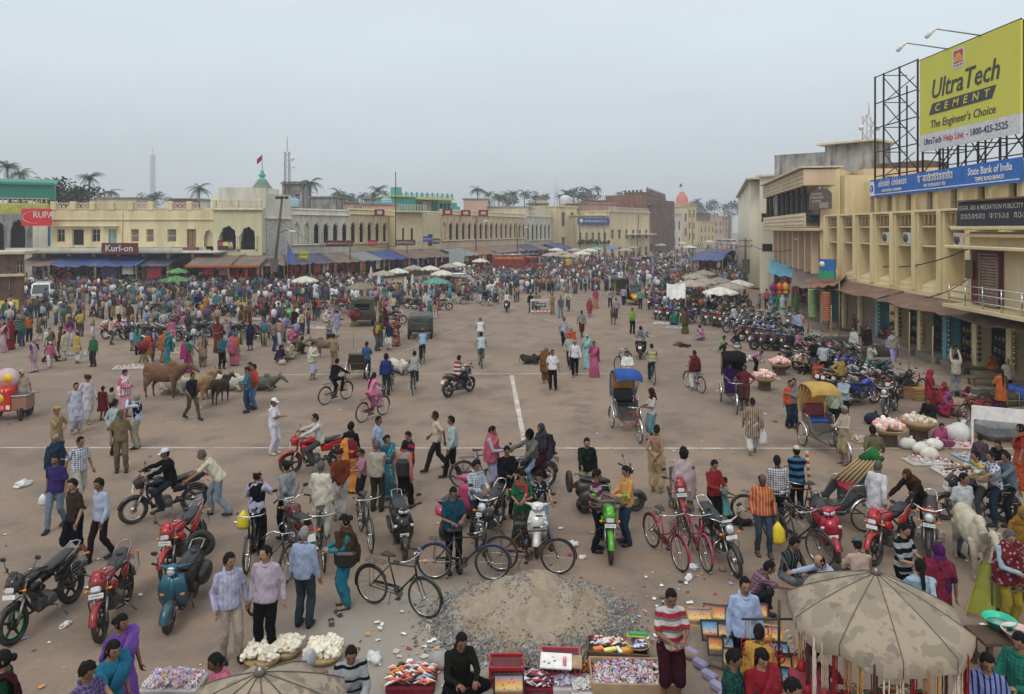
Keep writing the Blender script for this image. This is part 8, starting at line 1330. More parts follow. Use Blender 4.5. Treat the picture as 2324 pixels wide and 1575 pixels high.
for i,(u,v,x)in enm(((2062,870,3.1),(2115,880,2.6),(1885,800,2.6))):
 t=tg('bamboo_pole',['thin upright pole standing in the road by the bank','second thin pole right of the first, by the arms-up man','pale bamboo pole left of the lavender kurta man'][i],'pole',gp(u,v));MB().tb([(0,0,0),(.05,0,x)],.025,5).bd('pole',M_BA,t)
for i,(u,v)in enm(((752,1414),(768,1394))):
 t=tg('sandal',['empty sandal beside the old man','lilac shoe beside the teal dressed woman'][i],'sandal',gp(u,v),.3+.3*i);MB().box((0,0,.012),(.09,.25,.02),bev=.006).bd('sole',MM.black,t);MB().tb([(-.04,-.04,.02),(0,-.05,.06),(.04,-.04,.02)],.012,5).bd('strap',mat('strap_lilac',(.35,.28,.4),.7),t)
 # vehicles in place
def hd(fu,fv,ru,rv):
 f,r=gp(fu,fv),gp(ru,rv);d=f-r;return(f+r)/2,math.degrees(atan2(d.x,-d.y))
VEH={}
def VK(label):a,_,b=label.rpartition('|');return a,b
def mo(label,tank,style,f,r,**k):l,a=hd(*f,*r);vk,label=VK(label);t=mcy(label,tank,style,l,a,**k);VEH[vk]=(l,a);return t
def bi(label,f,r,**k):l,a=hd(*f,*r);vk,label=VK(label);t=bcy(label,loc=l,rz=a,**k);VEH[vk]=(l,a);return t
def sc(label,f,r,**k):l,a=hd(*f,*r);vk,label=VK(label);t=scooter(label,loc=l,rz=a,**k);VEH[vk]=(l,a);return t
A_={}
A_['black']=mo('black sport motorcycle with a green rim stripe parked at the left edge','0a0a0b','sport',(52,1448),(158,1372),lean=-7,txt=None)
m_=MB();m_.ring((0,-.68,.31),.2,.012,28,6);m_.bd('green_rim_stripe',mat('green_stripe',(.02,.5,.2),.4),A_['black'])
A_['red']=mo('red and black motorcycle parked behind the lilac sari woman','8e1420','sport',(236,1450),(292,1362),lean=-7,txt='OD05A')
A_['teal']=sc('old teal scooter with spare wheel parked at the left',(386,1432),(440,1352),col='1c5468',style='old')
A_['red2']=mo('bright red motorcycle parked behind the teal scooter','b01822','sport',(388,1318),(452,1252),lean=-6,txt='OR 05 AD 815')
mo('ka|black and blue motorcycle with wire wheels ridden by the white cap man','101830','dark',(312,1187),(440,1160),kind='spoke')
mo('kb|bright red motorcycle ridden by the man in a white hoodie','b01018','sport',(662,1076),(772,1064),mir='b01018')
mo('kc|black motorcycle ridden by the man in the red and white striped jumper','141416','dark',(1063,890),(1018,902),kind='alloy')
sc('glossy black scooter parked left of the teal shirt man',(921,1283),(899,1206),txt='HONDA')
A_['bullet']=mo('black classic motorcycle with round headlamp and helmet on its seat','0c0c0d','plain',(1086,1258),(1140,1186),txt='OR-06-C-2169')
sc('pink and white scooter parked behind the teal shirt man',(1072,1170),(1000,1232),col='b04070')
sc('kd|white scooter ridden by the man in the black and white print shirt',(1217,1277),(1228,1196),col='d8d6d0',txt='OD13')
sc('old grey scooter pushed by the man in the dark green jacket',(1446,1160),(1322,1166),col='34382f',style='old')
A_['green']=mo('lime green sport motorcycle with five spoke wheels','4aa81c','sport',(1387,1288),(1372,1204),txt='OD13C',mir='4aa81c')
mo('ke|dark motorcycle ridden by the man in black helmet','1c1c20','plain',(1160,1132),(1246,1104))
A_['yblack']=mo('black motorcycle with yellow streaks and chrome wire wheel','17140c','plain',(1672,1310),(1606,1236),lean=-6)
A_['orange']=mo('red and orange motorcycle facing the camera behind the ladies bicycles','a01c1c','sport',(1556,1206),(1534,1140),txt='OD02 6125',lean=-5,kind='spoke')
sc('bright red scooter parked in the right foreground',(1905,1284),(1862,1212),col='a01030',lean=-8)
mo('red sport motorcycle beside the man in striped polo shirt','b01822','sport',(1990,1283),(2062,1244),lean=-6);A_['rchrome']=mo('red motorcycle with chrome forks and white number plate under the hunched man','901828','plain',(2108,1290),(2112,1212),txt='OR 13 E')
mo('kf|black sport motorcycle carrying three men at the right','0e1016','sport',(2146,1180),(2292,1186))
A_['bk']=mo('black motorcycle with chrome forks parked alone right of the third rickshaw','0c0c0e','plain',(1998,957),(2046,922),lean=-6,txt='OR13')
mo('kg|silver grey motorcycle of the man in white driving away','5a5c60','dark',(1153,700),(1147,714));mo('kh|white motorcycle parked at the police barrier','c8c8c8','plain',(1216,700),(1219,715));mo('ki|dark motorcycle carrying two men away from the camera','202428','dark',(1457,803),(1452,819))
mo('black motorcycle parked in the crowd behind the maroon jumper man','101010','plain',(905,735),(880,735));mo('black motorcycle standing sideways among orange sari women','181010','plain',(330,800),(385,800));sc('white scooter parked sideways beside the white van',(108,706),(150,702),col='d0d0cc');mo('teal tanked motorcycle beside the rickshaw stand','2a8a88','plain',(1118,668),(1140,662));mo('dark motorcycle parked alone left of the white banner','202020','plain',(1485,660),(1482,652))
mo('red motorcycle parked at the roller shutters, far one','901828','sport',(1968,770),(1925,748));mo('red motorcycle parked at the roller shutters, near one','a01828','sport',(2040,792),(1990,778));mo('black motorcycle of the man in pink shirt in the right market','101014','plain',(1810,808),(1850,800))
bi('dark green gents bicycle standing in the foreground left of the sand heap',(963,1402),(836,1367),frame='16241c');bi('gents bicycle with blue mudguards before the teal shirt man',(1113,1318),(981,1314),frame='241c1c',guards='28306a');bi('maroon gents bicycle in front of the white scooter',(1262,1303),(1132,1296),frame='3c141c')
bi('black bicycle with chrome handlebar left of the balding man in vest',(560,1302),(588,1236));bi('grey bicycle behind the two men in pale shirts',(662,1312),(568,1410),frame='30302c');bi('black bicycle beside the old man in blue shirt',(736,1302),(724,1232));bi('dark green bicycle behind the teal dressed woman',(846,1264),(812,1190),frame='1c2c24')
A_['mo6']=mo('black and red motorcycle behind the old man in blue shirt','501018','plain',(648,1226),(700,1290))
bi('crimson ladies bicycle with wire basket',(1534,1288),(1482,1243),frame='9c1848',style='ladies',basket=True);bi('pinkish red ladies bicycle leaning beside the first',(1598,1292),(1552,1238),frame='a83058',style='ladies')
bi('black bicycle behind the orange striped shirt man',(1790,1216),(1706,1196));bi('black bicycle leaning before the red scooter',(1846,1276),(1764,1236))
bi('bicycle with yellow bundle pushed by the pink shawl man',(1130,1100),(1060,1106),frame='202c48')
bi('kj|black bicycle ridden by the man in black jacket',(784,906),(737,919));bi('kk|maroon ladies bicycle ridden by the woman in pink',(867,943),(822,959),frame='5c2030',style='ladies');bi('bicycle wheeled by the man in blue jumper and helmet',(893,868),(888,893));bi('kl|bicycle ridden by the man in check shirt',(944,880),(936,900));bi('km|bicycle ridden by the man in sky blue shirt',(955,813),(964,832));bi('kn|bicycle ridden by the man in pale striped shirt in mid road',(1091,824),(1094,842));bi('ko|bicycle ridden by the man in white with orange turban',(1089,782),(1091,796));bi('kp|bicycle ridden by the man in yellow and grey stripes',(1474,860),(1486,876));bi('kq|bicycle straddled by the man with maroon shawl',(1562,880),(1592,893));bi('bicycle pushed by the man in white kurta behind the blue rickshaw',(1400,842),(1430,832));bi('kr|bicycle ridden by the man in cream shirt near the barrier',(1290,712),(1288,700));bi('ks|bicycle ridden by the man in brown waistcoat',(1327,668),(1329,658))
bi('bicycle parked alone by the army truck',(764,720),(800,722));bi('bicycle parked against the roller shutter',(1885,742),(1915,745));bi('bicycle standing at the right shop wall',(2290,845),(2305,815));bi('bicycle loaded with bags among the seated women at the right',(2190,962),(2240,955));bi('second bicycle at the rickshaw stand',(1070,655),(1095,660))
def rk(label,f,r,**k):
 a,b=gp(*f),gp(*r);d=a-b;ang=math.degrees(atan2(d.x,-d.y));l=b+d*(.75/1.8);vk,label=VK(label);VEH[vk]=(l,ang);return cycle_rickshaw(label,loc=l,rz=ang,**k)
rk('cycle rickshaw with blue hood and orange lining',(1449,1003),(1420,971),hood='2a56a4',inner='c08414',seatc='101012',backc='0e0e10',frame='a83030',body='4a4e50')
rk('kt|cycle rickshaw with dark hood and low black seat beside the maroon shirt driver',(1672,940),(1664,912),hood='1c1a1a',inner='141010',seatc='2a1c3a',frame='282420');rk('cycle rickshaw with worn yellow hood, red back and blue seat',(1922,1058),(1852,1010),hood='c8a04c',inner='d89838',seatc='1a4488',backc='701824',frame='3a2c28',body='6a6660')
rk('ku|hoodless cycle rickshaw with red seat loaded with a green bundle',(1782,1196),(1925,1188),seatc='a82038',backc='1c6458',frame='3c2820',body='4a4c4e');rk('empty cycle rickshaw seen from behind with striped mudguards',(836,838),(806,868),seatc='50483c',backc='302a26',frame='a8903c',hood=None,body='3c3834')
rk('cycle rickshaw with folded patterned hood beside the silver car',(1086,688),(1048,690),seatc='3a3a3a',frame='383434',hood='8a7a58',inner='a88a50');rk('cycle rickshaw with blue seat cloth waiting right of its twin',(1134,690),(1104,694),seatc='1a58a0',frame='502828',body='504c48')
suv('silver people carrier with roof rack parked in the crowd','a8a598',gp(1052,664)+V3((0,1.2,0)),78)
van('white delivery van parked under the left shops','d8d8da',gp(70,690)+V3((0,1.6,0)),28,3.7,1.85,1.5,'van');fire_truck('dark red fire engine with gold lettering and roof ladder',gp(1172,622)+V3((0,2,0)),88)
jeep('olive army truck with canvas top and open rear',gp(826,735),-172);van('purple hatchback van with glowing tail lamps driving away','8a4a80',gp(1440,606),184,3.6,1.7,1.5,'car')
v_=tg('old_car','dark green old van behind the blue shirt cyclists','car',gp(950,770)+V3((0,1,0)),rd(185));MB().box((0,0,.95),(1.5,2.6,1.0),bev=.16).bd('body',mat('dark_green_car',(.035,.045,.035),.5,dirt=.6),v_);pane(v_,(.62,1.31,.95),(-.62,1.31,.95),(-.58,1.27,1.38),(.58,1.27,1.38),'rear_window');[whl(v_,'wheel',y,.3,.16,'disc',MM.steel,x=s*.68)for y in(-.85,.85)for s in S2]
auto_rickshaw('yellow and black auto rickshaw facing the camera among motorcycles',gp(1437,690),5);auto_rickshaw('yellow auto rickshaw, left of the pair in the street',gp(1408,668),185,col='c8a018');auto_rickshaw('dark green topped auto rickshaw beside the purple van',gp(1465,603),190,col='2a4a30');auto_rickshaw('yellow and green auto rickshaw in the far crowd',gp(1512,605),180);auto_rickshaw('dark auto rickshaw left of the blue tin box',gp(1345,600),186,col='2c3028');auto_rickshaw('auto rickshaw with yellow tank like load beside the fire engine',gp(1290,612),186,col='3a6a78',top='c8b020')
bus('white minibus far down the street, left one',gp(1638,556),8,L_=6);bus('white minibus far down the street, right one',gp(1659,557),6,L_=6);van('white jeep like van in the far crowd','b8b8b4',gp(1572,567),5,3.4,1.8,1.5,'van')
cow('brown cow standing in profile facing right','6a482e',gp(372,905),82,sc=1.02);cow('white cow lying behind the tan cow','c4bcac',gp(395,893),70,'lie',sc=.9);cow('tan cow seen from behind','8e6c48',gp(466,922),176,dark='c8b8a0',sc=.88);cow('small dark brown calf seen from behind','2c1a12',gp(501,915),172,sc=.72,dark='140c08');cow('long white cow lying behind the two young men','bcb4a4',gp(522,886),75,'lie',sc=.85);cow('grey cow lying with its head to the right','5c5750',gp(590,886),80,'lie',sc=.85)
cow('small grey brown cow facing left in the left crowd','6a5c4a',gp(740,812),-80,sc=.75);cow('white and black cow lying by the rickshaw driver','c8c4b8',gp(905,848),40,'lie',sc=.85,dark='303030');cow('black cow walking among people in mid street','18140f',gp(1252,668),175,sc=.9);cow('lean brown cow walking toward the camera','5a4230',gp(1392,737),-8,sc=.85,dark='1c1612');cow('white horned cow standing at the right foreground facing the camera','b4aa94',gp(2208,1300),-14,'stand',sc=.84,dark='8a8070')
cow('dark brown calf asleep in the middle of the road','20140e',gp(1202,826),70,'lie',sc=.62,cat='calf')
def dog(label,col,l,rz):
 t=tg('dog',label,'dog',l,rd(rz));m=MB();m.tb([(0,.3,.08),(0,.12,.12),(0,-.12,.12),(0,-.28,.1)],[.06,.12,.11,.07],9,flat=.8);m.tb([(0,-.26,.12),(.1,-.36,.1),(.2,-.36,.07)],[.06,.065,.03],8);m.tb([(0,.28,.1),(.14,.36,.04),(.26,.3,.03)],[.03,.02,.012],6)
 for s in S2:m.tb([(s*.05,-.2,.08),(s*.18,-.18,.03),(s*.24,-.28,.03)],[.04,.025,.02],6);m.tb([(s*.06,.2,.09),(s*.2,.12,.04),(s*.22,.26,.03)],[.06,.03,.02],6);m.ball((.1+s*.04,-.33,.16),(.02,.015,.035),5,4)
 REQ.append([m,.02,.004,(9,9,9),2,None]);DOGS.append((t,REQ[-1],mat('fur_'+col,col,.9,var=.3,bmp=.3)))
DOGS=[]
dog('black dog curled asleep on the road at the right','14110f',gp(1552,788),70);dog('brown dog curled asleep behind the black dog','6a4c34',gp(1540,783),-60);dog('black dog lying under the parked black bicycle','1a1512',gp(1664,1190),60)
SRC=[A_['bullet'],A_['red2'],A_['bk'],A_['yblack'],A_['rchrome'],A_['red'],A_['mo6'],A_['black']]
PC=[('black','0d0d0f'),('red','981420'),('dark blue','141c5c'),('silver','8a8c90'),('maroon','4c0f18'),('black','141414'),('teal','246a6c'),('grey','3c3f42'),('black','0a0a0a'),('bright blue','1c2ca0')]
def br_(a,b,n,head,rowname,grp,jit=.12,bikes=False,rr=RR(5)):
 a,b=gp(*a),gp(*b)
 for i in rg(n):
  p=a.lerp(b,(i+.5)/n)+V3((rr.uf(-jit,jit),rr.uf(-jit,jit),0));h=head+rr.uf(-14,14)
  if bikes and i%2==0:bi_(p,h,rowname,i,grp);continue
  s=SRC[rr.randrange(len(SRC))];cn,c=PC[rr.randrange(len(PC))];pm=pnt(c);lab='%s parked motorcycle, %s from the left in %s'%(cn,ORD[i],rowname);o=dup(s,p,0,lab,grp,{'tank':pm,'side_panel':pm,'tank_shroud':pm,'headlight_cowl':pm,'front_mudguard':pm});o.rotation_euler=(0,rd(-6),rd(h))
BS=[o for o in bpy.data.objects if o.name.startswith('bicycle')and o.parent is None]
def bi_(p,h,rowname,i,grp):o=dup(BS[i%3],p,rd(h),'black parked bicycle, %s from the left in %s'%(ORD[i],rowname),grp);o.rotation_euler=(0,rd(-5),rd(h))
G1,G2,G3='motorcycles parked in the right-hand market','motorcycles and bicycles parked in the left square','motorcycles parked far down the street'
br_((1478,722),(1640,742),9,160,'the front row by the umbrellas',G1);br_((1470,700),(1680,712),11,150,'the second row by the umbrellas',G1);br_((1500,684),(1700,694),10,20,'the third row by the umbrellas',G1);br_((1455,676),(1560,678),6,170,'the auto rickshaw row',G1)
br_((1690,728),(1800,748),5,150,'the lantern stall row',G1);br_((1660,752),(1790,772),6,-70,'the row by the kerb',G1);br_((1720,792),(1850,800),5,100,'the shoe seller row',G1);br_((1800,838),(1905,846),4,95,'the coconut pot row',G1)
br_((1870,880),(1985,900),5,110,'the row behind the third rickshaw',G1);br_((1890,852),(2010,872),5,-75,'the row by the dark pile',G1);br_((1900,915),(1960,918),2,100,'the pair by the blue jumper man',G1);br_((2010,905),(2080,900),3,120,'the row by the fruit crates',G1,bikes=True)
br_((1475,640),(1560,640),7,170,'the blue tarpaulin row',G3);br_((1480,625),(1570,625),8,175,'the far blue tarpaulin row',G3);br_((1520,655),(1560,700),4,90,'the white banner row',G1)
br_((345,742),(440,748),5,75,'the tea jar row',G2,bikes=True);br_((440,765),(625,772),9,80,'the long left row',G2,bikes=True);br_((460,715),(600,720),6,70,'the back left row',G2);br_((330,715),(420,712),4,60,'the far left row',G2,bikes=True)
br_((250,770),(420,775),6,85,'the left row behind the cows',G2);br_((700,715),(790,700),4,70,'the army truck row',G2,bikes=True);br_((1560,705),(1690,722),8,165,'the extra row by the umbrellas',G1);br_((1640,738),(1760,752),7,-80,'the middle market row',G1);br_((1690,772),(1790,786),5,110,'the row before the shoe sellers',G1);br_((1840,815),(1930,830),4,80,'the yellow jacket row',G1);br_((930,700),(1010,705),4,90,'the brown cloth row',G2);br_((1235,640),(1300,640),5,170,'the fire engine row',G3)
# people one by one
LT,ST,HT,JT,LJ,VT,SL='long+trousers','half+trousers','half+jeans','jacket+trousers','long+jeans','vest+trousers','shawl+lungi'
def K(pose,outfit,hair='short'):return(pose,outfit,hair)
def ride(veh,label,key,off=0,**k):l,a=VEH[veh];d=V3((sin(rd(a)),-cos(rd(a)),0));l2=l-d*off;P(label,0,key,a,loc=l2,**k)
P('man in purple shirt and faded jeans carrying a small plastic bag',128,K('walk2',HT,'thick*'),5,'3a2c6e','6f8196',hv=1030,skin=0);P('old man wrapped in dark blue cloth with cropped grey hair',125,K('hold',SL),70,'1c3a52','1c3a52','1c3850',hair='grey',hv=985,skin=0,s=.95)
P('policewoman in khaki uniform and tan beret with hand on chin',128,K('chin',ST,'beret'),75,'a08a62','9c8660',hat='b09040',hv=922,s=.98);P('man in white and navy check shirt with a blue folder cloth',180,K('walk2',ST),60,('ck','d8dce4','2c3a5c'),'b8b4a8',hv=990)
P('young man in dark brown t shirt and navy shorts',170,K('walk2','half+shorts','thick'),-25,'3a302a','12141f',hv=1085,skin=3);P('young man in light blue shirt and dark brown trousers walking left',230,K('walk2',LJ,'thick'),-30,'a8b4cc','2a1a1c',hv=1084,skin=0)
P('policeman in brown khaki uniform and cap facing right',274,K('stand2',ST,'cap'),25,'7c6a4a','78664a',hat='5c5040',hv=930,skin=0,s=1.02);P('man in teal check shirt standing behind the policeman',260,K('back',LT),150,('ck','7a9a9c','c8d0cc'),'20262e',hv=906)
P('man in navy knitted waistcoat raising both hands to his eyes',312,K('photo',VT),-75,'b8cce0','a8a494','14183a',hair='grey',hv=893,skin=3);P('man wrapped in pink and white striped cloth',282,K('hold',SL),75,'c8507a','d890a8',('vs','e8d8dc','c04878'),hv=838,s=1.02)
P('man in pale lavender kurta and dhoti with hands behind his back',172,K('back','kurta+dhoti'),50,'b4b4c8','b0b0c4',hv=868);P('bald man in white robes with a brown cloth bundle on his head',197,K('walk2','kurta+dhoti','turban'),60,'c8c4c8','c4c0c6',hat='5a2c24',hv=850)
P('small girl in a maroon frock seen from behind',233,K('stand','frock'),175,'681420',hv=876,s=.72,skin=4);P('toddler in cream shirt beside the maroon frock girl',253,K('stand','half+shorts','wild'),170,'b8ac90','2a2420',hv=880,s=.62,skin=4)
P('ice cream seller in beige shirt and cap beside his cart',50,K('stand2',ST,'cap'),40,'b8a890','2a3040',hat='b0a48c',hv=838);P('man in black shirt and olive trousers striding left',435,K('walk',HT,'short'),62,'181c20','5c5230',hv=845,skin=0)
P('young man in teal and maroon shirt pointing left',562,K('hold',LJ),-60,('pr','3a7484','5c2038'),'20406c',hv=832);P('young man in bright orange red shirt and jeans',577,K('chin',LJ,'thick'),-40,'c03c18','5c86b4',hv=826);P('youth in dark shirt half hidden behind the orange red shirt',568,K('stand',LJ,'thick'),-20,'20242c','202838',hv=822)
P('man dressed all in white with a white peaked cap',621,K('cross',ST,'cap'),75,'dcdce4','d8d6e8',hat='e8e8ec',hv=903,skin=0,shoe='b8a890')
ride('kb','rider in white hoodie and grey trousers on the red motorcycle',K('ride',LT),top='c8c4bc',bottom='4c4c50',skin=3);ride('ka','rider in black jacket and white cap on the wire wheel motorcycle',K('ride','jacket+jeans','cap'),top='16171a',bottom='283038',hat='d8d4e0',skin=0)
P('stooping man in cream shirt and pale jeans pushing the motorcycle',480,K('push',ST),-78,'ccc8ac','7c8c98',hair='salt',gv=1172,s=1.03);P('balding man in black sweater vest holding a yellow carrier bag',583,K('chin',VT,'bald'),165,'b4b4cc','16120f','14151a',hv=1066,s=1.03)
P('man in light grey sweater with hands clasped behind',650,K('back',JT,'short*'),-120,'8c8e90','141416',hv=1046,skin=3);P('man in cream kurta with a red cloth over his shoulder',728,K('stand','kurta+pyjama'),170,'d4ccb8','dcd8cc',hair='salt',hv=1046);P('man in rust brown sweater, knitted cap and pink check scarf',770,K('back','jacket+dhoti','turban'),-150,'6e3014','c8c4c0',hat='3a2028',hv=1020,s=.97)
P('man in black shirt behind the orange sari woman',796,K('stand',LT,'thick'),170,'14161a','1a1a1e',hv=958);P('woman in shining orange and purple sari',797,K('stand2','sari','bun'),150,'d88420','4a2088','7a2028',hv=976,s=.94)
P('boy in pink t shirt and dark shorts',822,K('hold','half+shorts'),-60,'b0788c','26262a',hv=1018,s=.82);P('man in yellow and grey striped shirt seen from behind',856,K('cross',LT),176,('vs','a8a498','d0a050','8ab0c8'),'3a342c',hair='salt',hv=1000);P('woman in blue and yellow printed sari',878,K('stand2','sari','bun'),35,('pr','2a7890','b0a020'),('pr','206a88','b8b0a0'),'1c5870',hv=986,s=.95)
P('man in pale blue shirt looking right above the sari woman',858,K('stand',ST),70,'a0b4c8','2a2c34',hv=944,skin=0);P('man in grey vest and orange sleeves with a black backpack',917,K('walk2',VT),160,'c0684c','151518','8c8e90',hv=1000,skin=0);P('youth in navy and red polo shirt',928,K('hold',ST),-40,('hs','1c2240','a02028'),'26262a',hv=978,s=.95)
P('young man in cream polo and dark track trousers striding left',992,K('walk',ST),-82,'c8b8a0','2c2226',hv=933,skin=4);P('young man in mint green shirt and black trousers walking left',1028,K('walk2',LT,'thick'),-80,'a8bcb8','14161a',hv=944,skin=0)
P('man in pink shawl and lavender lungi pushing a bicycle',1115,K('hold',SL),80,'b0a0b8','9c98b8','b85468',hv=966);P('man in white and blue check shirt bending down',1080,K('hold',LJ,'thick'),40,('ck','c8ccd4','5a7890'),'30343c',hv=1042);P('man in black jacket and jeans leaning to the right',1150,K('hold','jacket+jeans','short*'),20,'15161a','1e2838',hv=1010,skin=0)
ride('ke','rider in grey sweater and black full face helmet',K('ride','jacket+jeans','helmet'),top='6a6862',bottom='7c94ac',hat='0c0c0e');ride('ke','woman passenger in maroon shawl with black and white scarf',K('pillion','shawl+skirt','hood'),off=.38,top='3a1018',bottom='381018',extra='3c3c48')
P('woman in green blouse and red scarf bending forward',1186,K('hold','kameez+skirt','bun'),-10,'20603c',('pr','20402c','a03838'),'b02028',hv=1066,s=.95);ride('kd','rider in black and white print shirt and faded jeans on the white scooter',K('scoot',HT,'thick'),top=('pr','20222a','c0c0c0','808080'),bottom='6c90b8',skin=3)
P('young man in teal shirt holding a bicycle saddle',1028,K('hold',HT),20,'0f4458','141418',hv=1103,skin=0);P('smiling man in dark green jacket beside the old scooter',1330,K('reach',JT,'short*'),5,'16241c','b0a890',hv=990,skin=3);P('man in maroon and white striped polo counting notes',1352,K('hold',ST,'short*'),80,('hs','5c2434','a89098'),'15171c',hv=1064,skin=0,s=1.02);P('man in orange yellow shirt reading beside the green motorcycle',1423,K('hold',LJ),-70,'d09848','26405c',hv=1056)
P('bare chested man in beige dhoti with hands behind his back',1490,K('back','bare+dhoti','bun'),155,'c8b088','b8a078','d8c8a8',hv=964,skin=1,s=1.03);P('person with wild curly hair under a pale pink shawl',1552,K('stand','wrap+lungi','wild'),175,'b8a058','b89040','b8a4a8',hv=1018);P('boy in red jumper looking down',1620,K('hold',LT),25,'901c24','15161a',hv=1042,s=.94);P('little girl in a turquoise dress',1643,K('hold','frock','bun'),60,'5ca8a8',hv=1082,s=.68,skin=4)
P('bald dark man in orange striped shirt carrying a yellow bag',1730,K('stand2',LJ,'bald'),-5,('vs','c0581c','d89868'),'3c4c5c',hv=1074,skin=4);P('man in black and white gingham shirt seen from behind',1764,K('stand',LT),175,('ck','d0d0d4','20242c'),'1c2028',hv=1034,skin=4);P('man in blue and black striped t shirt and cream cap',1808,K('cross',ST,'cap'),170,('hs','2c6c98','10141c'),'18140f',hat='c8bc98',hv=1012,skin=0)
P('man in brown striped kurta and white dhoti with a plastic bag',1708,K('walk2','kurta+dhoti'),165,('vs','a89478','584c40'),'d0ccc8',hv=904,skin=0);P('rickshaw puller with a brown head cloth and blue checked lungi',1480,K('hold','half+lungi','hood'),-80,'c0bcb4',('ck','4c7c88','80a4a0'),'40181a',hv=880,skin=4)
P('heavy man in white half sleeved shirt and black trousers in mid road',1254,K('stand2',ST,'short'),-5,'e0e0e4','0f1014',hv=793,skin=0);P('person in mustard brown shawl with grey curly hair',1239,K('stand','wrap+dhoti','wild'),170,'74501c','74501c','7a541c',hair='grey',hv=785,s=.97);P('balding man in white long sleeved shirt and dark trousers',1305,K('walk2',LT,'bald'),-5,'dcdce4','101216',hv=770);P('man with glasses in pale check shirt behind the white shirt',1293,K('walk',LJ),-10,('ck','b8c0b4','8c988c'),'1c2430',hv=757)
P('woman in bright pink sari holding a handbag',1348,K('stand2','sari','bun'),-5,'c0507c','c45c88','9c3058',hv=774,s=.97);P('woman with aqua cloth over her head',1332,K('walk2','sarih','hood'),-8,'8cc0c4','88b8b4','94c4c8',hv=758,s=.97);P('woman in white patterned top with a black shoulder bag',1280,K('walk2','kameez+salwar','bun'),10,('pr','b8b8c8','606078'),'14161a','a0a0b0',hv=720);P('grey haired man in orange cloth behind the white shirts',1296,K('walk2','wrap+lungi'),-5,'d04818','d04c1c','d04818',hair='grey',hv=742)
P('boy in grey t shirt and dark red shorts in mid street',1320,K('walk2','half+shorts'),10,'8a8c90','5c1c1c',hv=704,skin=4);P('man in blue check shirt with a red backpack',1273,K('walk2',HT),-20,('ck','38485c','6a7c90'),'5c84a8',hv=671);P('police officer in khaki standing at the barrier',1253,K('hold',ST,'cap'),20,'9a865c','948058',hat='6c5c40',hv=665);P('officer in dark green coat left of the barrier',1204,K('stand',JT,'cap'),160,'20241a','6a5c40',hat='3c3a2c',hv=663)
P('woman in bright pink tunic and gold skirt',1352,K('walk2','kameez+skirt','bun'),0,'b81c64',('pr','a88040','b02858'),'c02068',hv=655);P('boy wrapped in pinkish red cloth in mid street',1338,K('walk2','wrap+lungi'),-5,'983038','983038','a03c44',hv=676,s=.85)
ride('kg','rider in white shirt on the silver grey motorcycle',K('ride',LT),top='d8d8e0',bottom='1c2438')
ride('ki','driver in pale blue shirt on the two man motorcycle',K('ride',LT),off=0,top='7c90ac',bottom='20262e');ride('ki','passenger in grey waistcoat on the two man motorcycle',K('pillion',VT),off=.36,top='b0acb8',bottom='202a38',extra='6c6c66')
ride('kc','rider in red, grey and white striped jumper',K('ride',LJ,'short'),top=('hs','d8d4d0','b02030','5c5c60'),bottom='1c2c3c')
for veh,lab,key,k in(('kj','cyclist in black jacket riding right',K('cycle',JT),dict(top='14161a',bottom='20140f')),('kk','woman cyclist in bright pink tunic with long plait',K('cycle','kameez+salwar','braid'),dict(top='d87098',bottom='d070a0',extra='dc7ca4',s=.97)),('kl','cyclist in small check shirt seen from behind',K('cycle',LJ),dict(top=('ck','b8bcb8','58645c'),bottom='1c3450')),('km','balding cyclist in sky blue shirt',K('cycle',LT,'bald'),dict(top='8cb0d0',bottom='14201c')),('kn','cyclist in pale blue striped shirt with white bag',K('cycle',LT),dict(top=('vs','b8ccd8','98b0c4'),bottom='8c8878')),('ko','cyclist in white with an orange turban',K('cycle','kurta+pyjama','turban'),dict(top='dcd8d8',bottom='d0ccc8',hat='c85028')),('kp','cyclist in yellow and grey striped jumper',K('cycle',LT),dict(top=('hs','8c8c90','b8b850'),bottom='143448')),('kq','man in maroon shawl and white dhoti straddling his bicycle',K('stand','shawl+dhoti'),dict(top='b08c78',bottom='dcd8d4',extra='681420')),('kr','cyclist in cream shirt facing the camera near the barrier',K('cycle',LT,'cap'),dict(top='c8c4a8',bottom='4c4c48',hat='6a6658')),('ks','cyclist in brown waistcoat coming up the street',K('cycle',VT,'cap'),dict(top='c8c8c8',bottom='202020',extra='5c4438',hat='c0b8a8')),('kh','guard in khaki astride the white motorcycle',K('astride',ST,'cap'),dict(top='8c7c58',bottom='847450',hat='50483a'))):ride(veh,lab,key,off=0,**k)
P('man in blue jumper and helmet wheeling a bicycle away',876,K('stand',JT,'helmet'),175,'1c3478','2c323c',hat='281c30',hv=803);P('man in white kurta pushing a bicycle behind the blue rickshaw',1424,K('hold','kurta+pyjama'),-10,'dcdcd8','d8d8d4',hv=795)
P('man in white dhoti and cream shawl facing right',709,K('hold',SL),75,'d8d0b8','b8b4cc','ccc4a8',hv=776);P('rickshaw man in blue t shirt with a red head cloth',832,K('hold',HT,'short'),170,'2c5c84','20344c',hv=775);P('police constable in khaki behind the empty rickshaw',757,K('hips',ST),170,'9c8860','98845c',hv=757)
P('man in maroon jumper facing the camera in the left crowd',668,K('back',JT,'short*'),0,'301c1c','202420',hv=698);P('man in grey and brown jacket with a balloon',622,K('hold','jacket+jeans'),140,'7c7468','2c4868',hv=728);P('person in purple shawl and matted hair seated on the road',637,K('floor',SL,'wild'),60,'2c2040','5c4c30','2c2044',gv=822);P('person in pale cloak seated beside the matted hair person',660,K('squat','sarih','hood'),-60,'b0a488','b0a488','b4a890',gv=815)
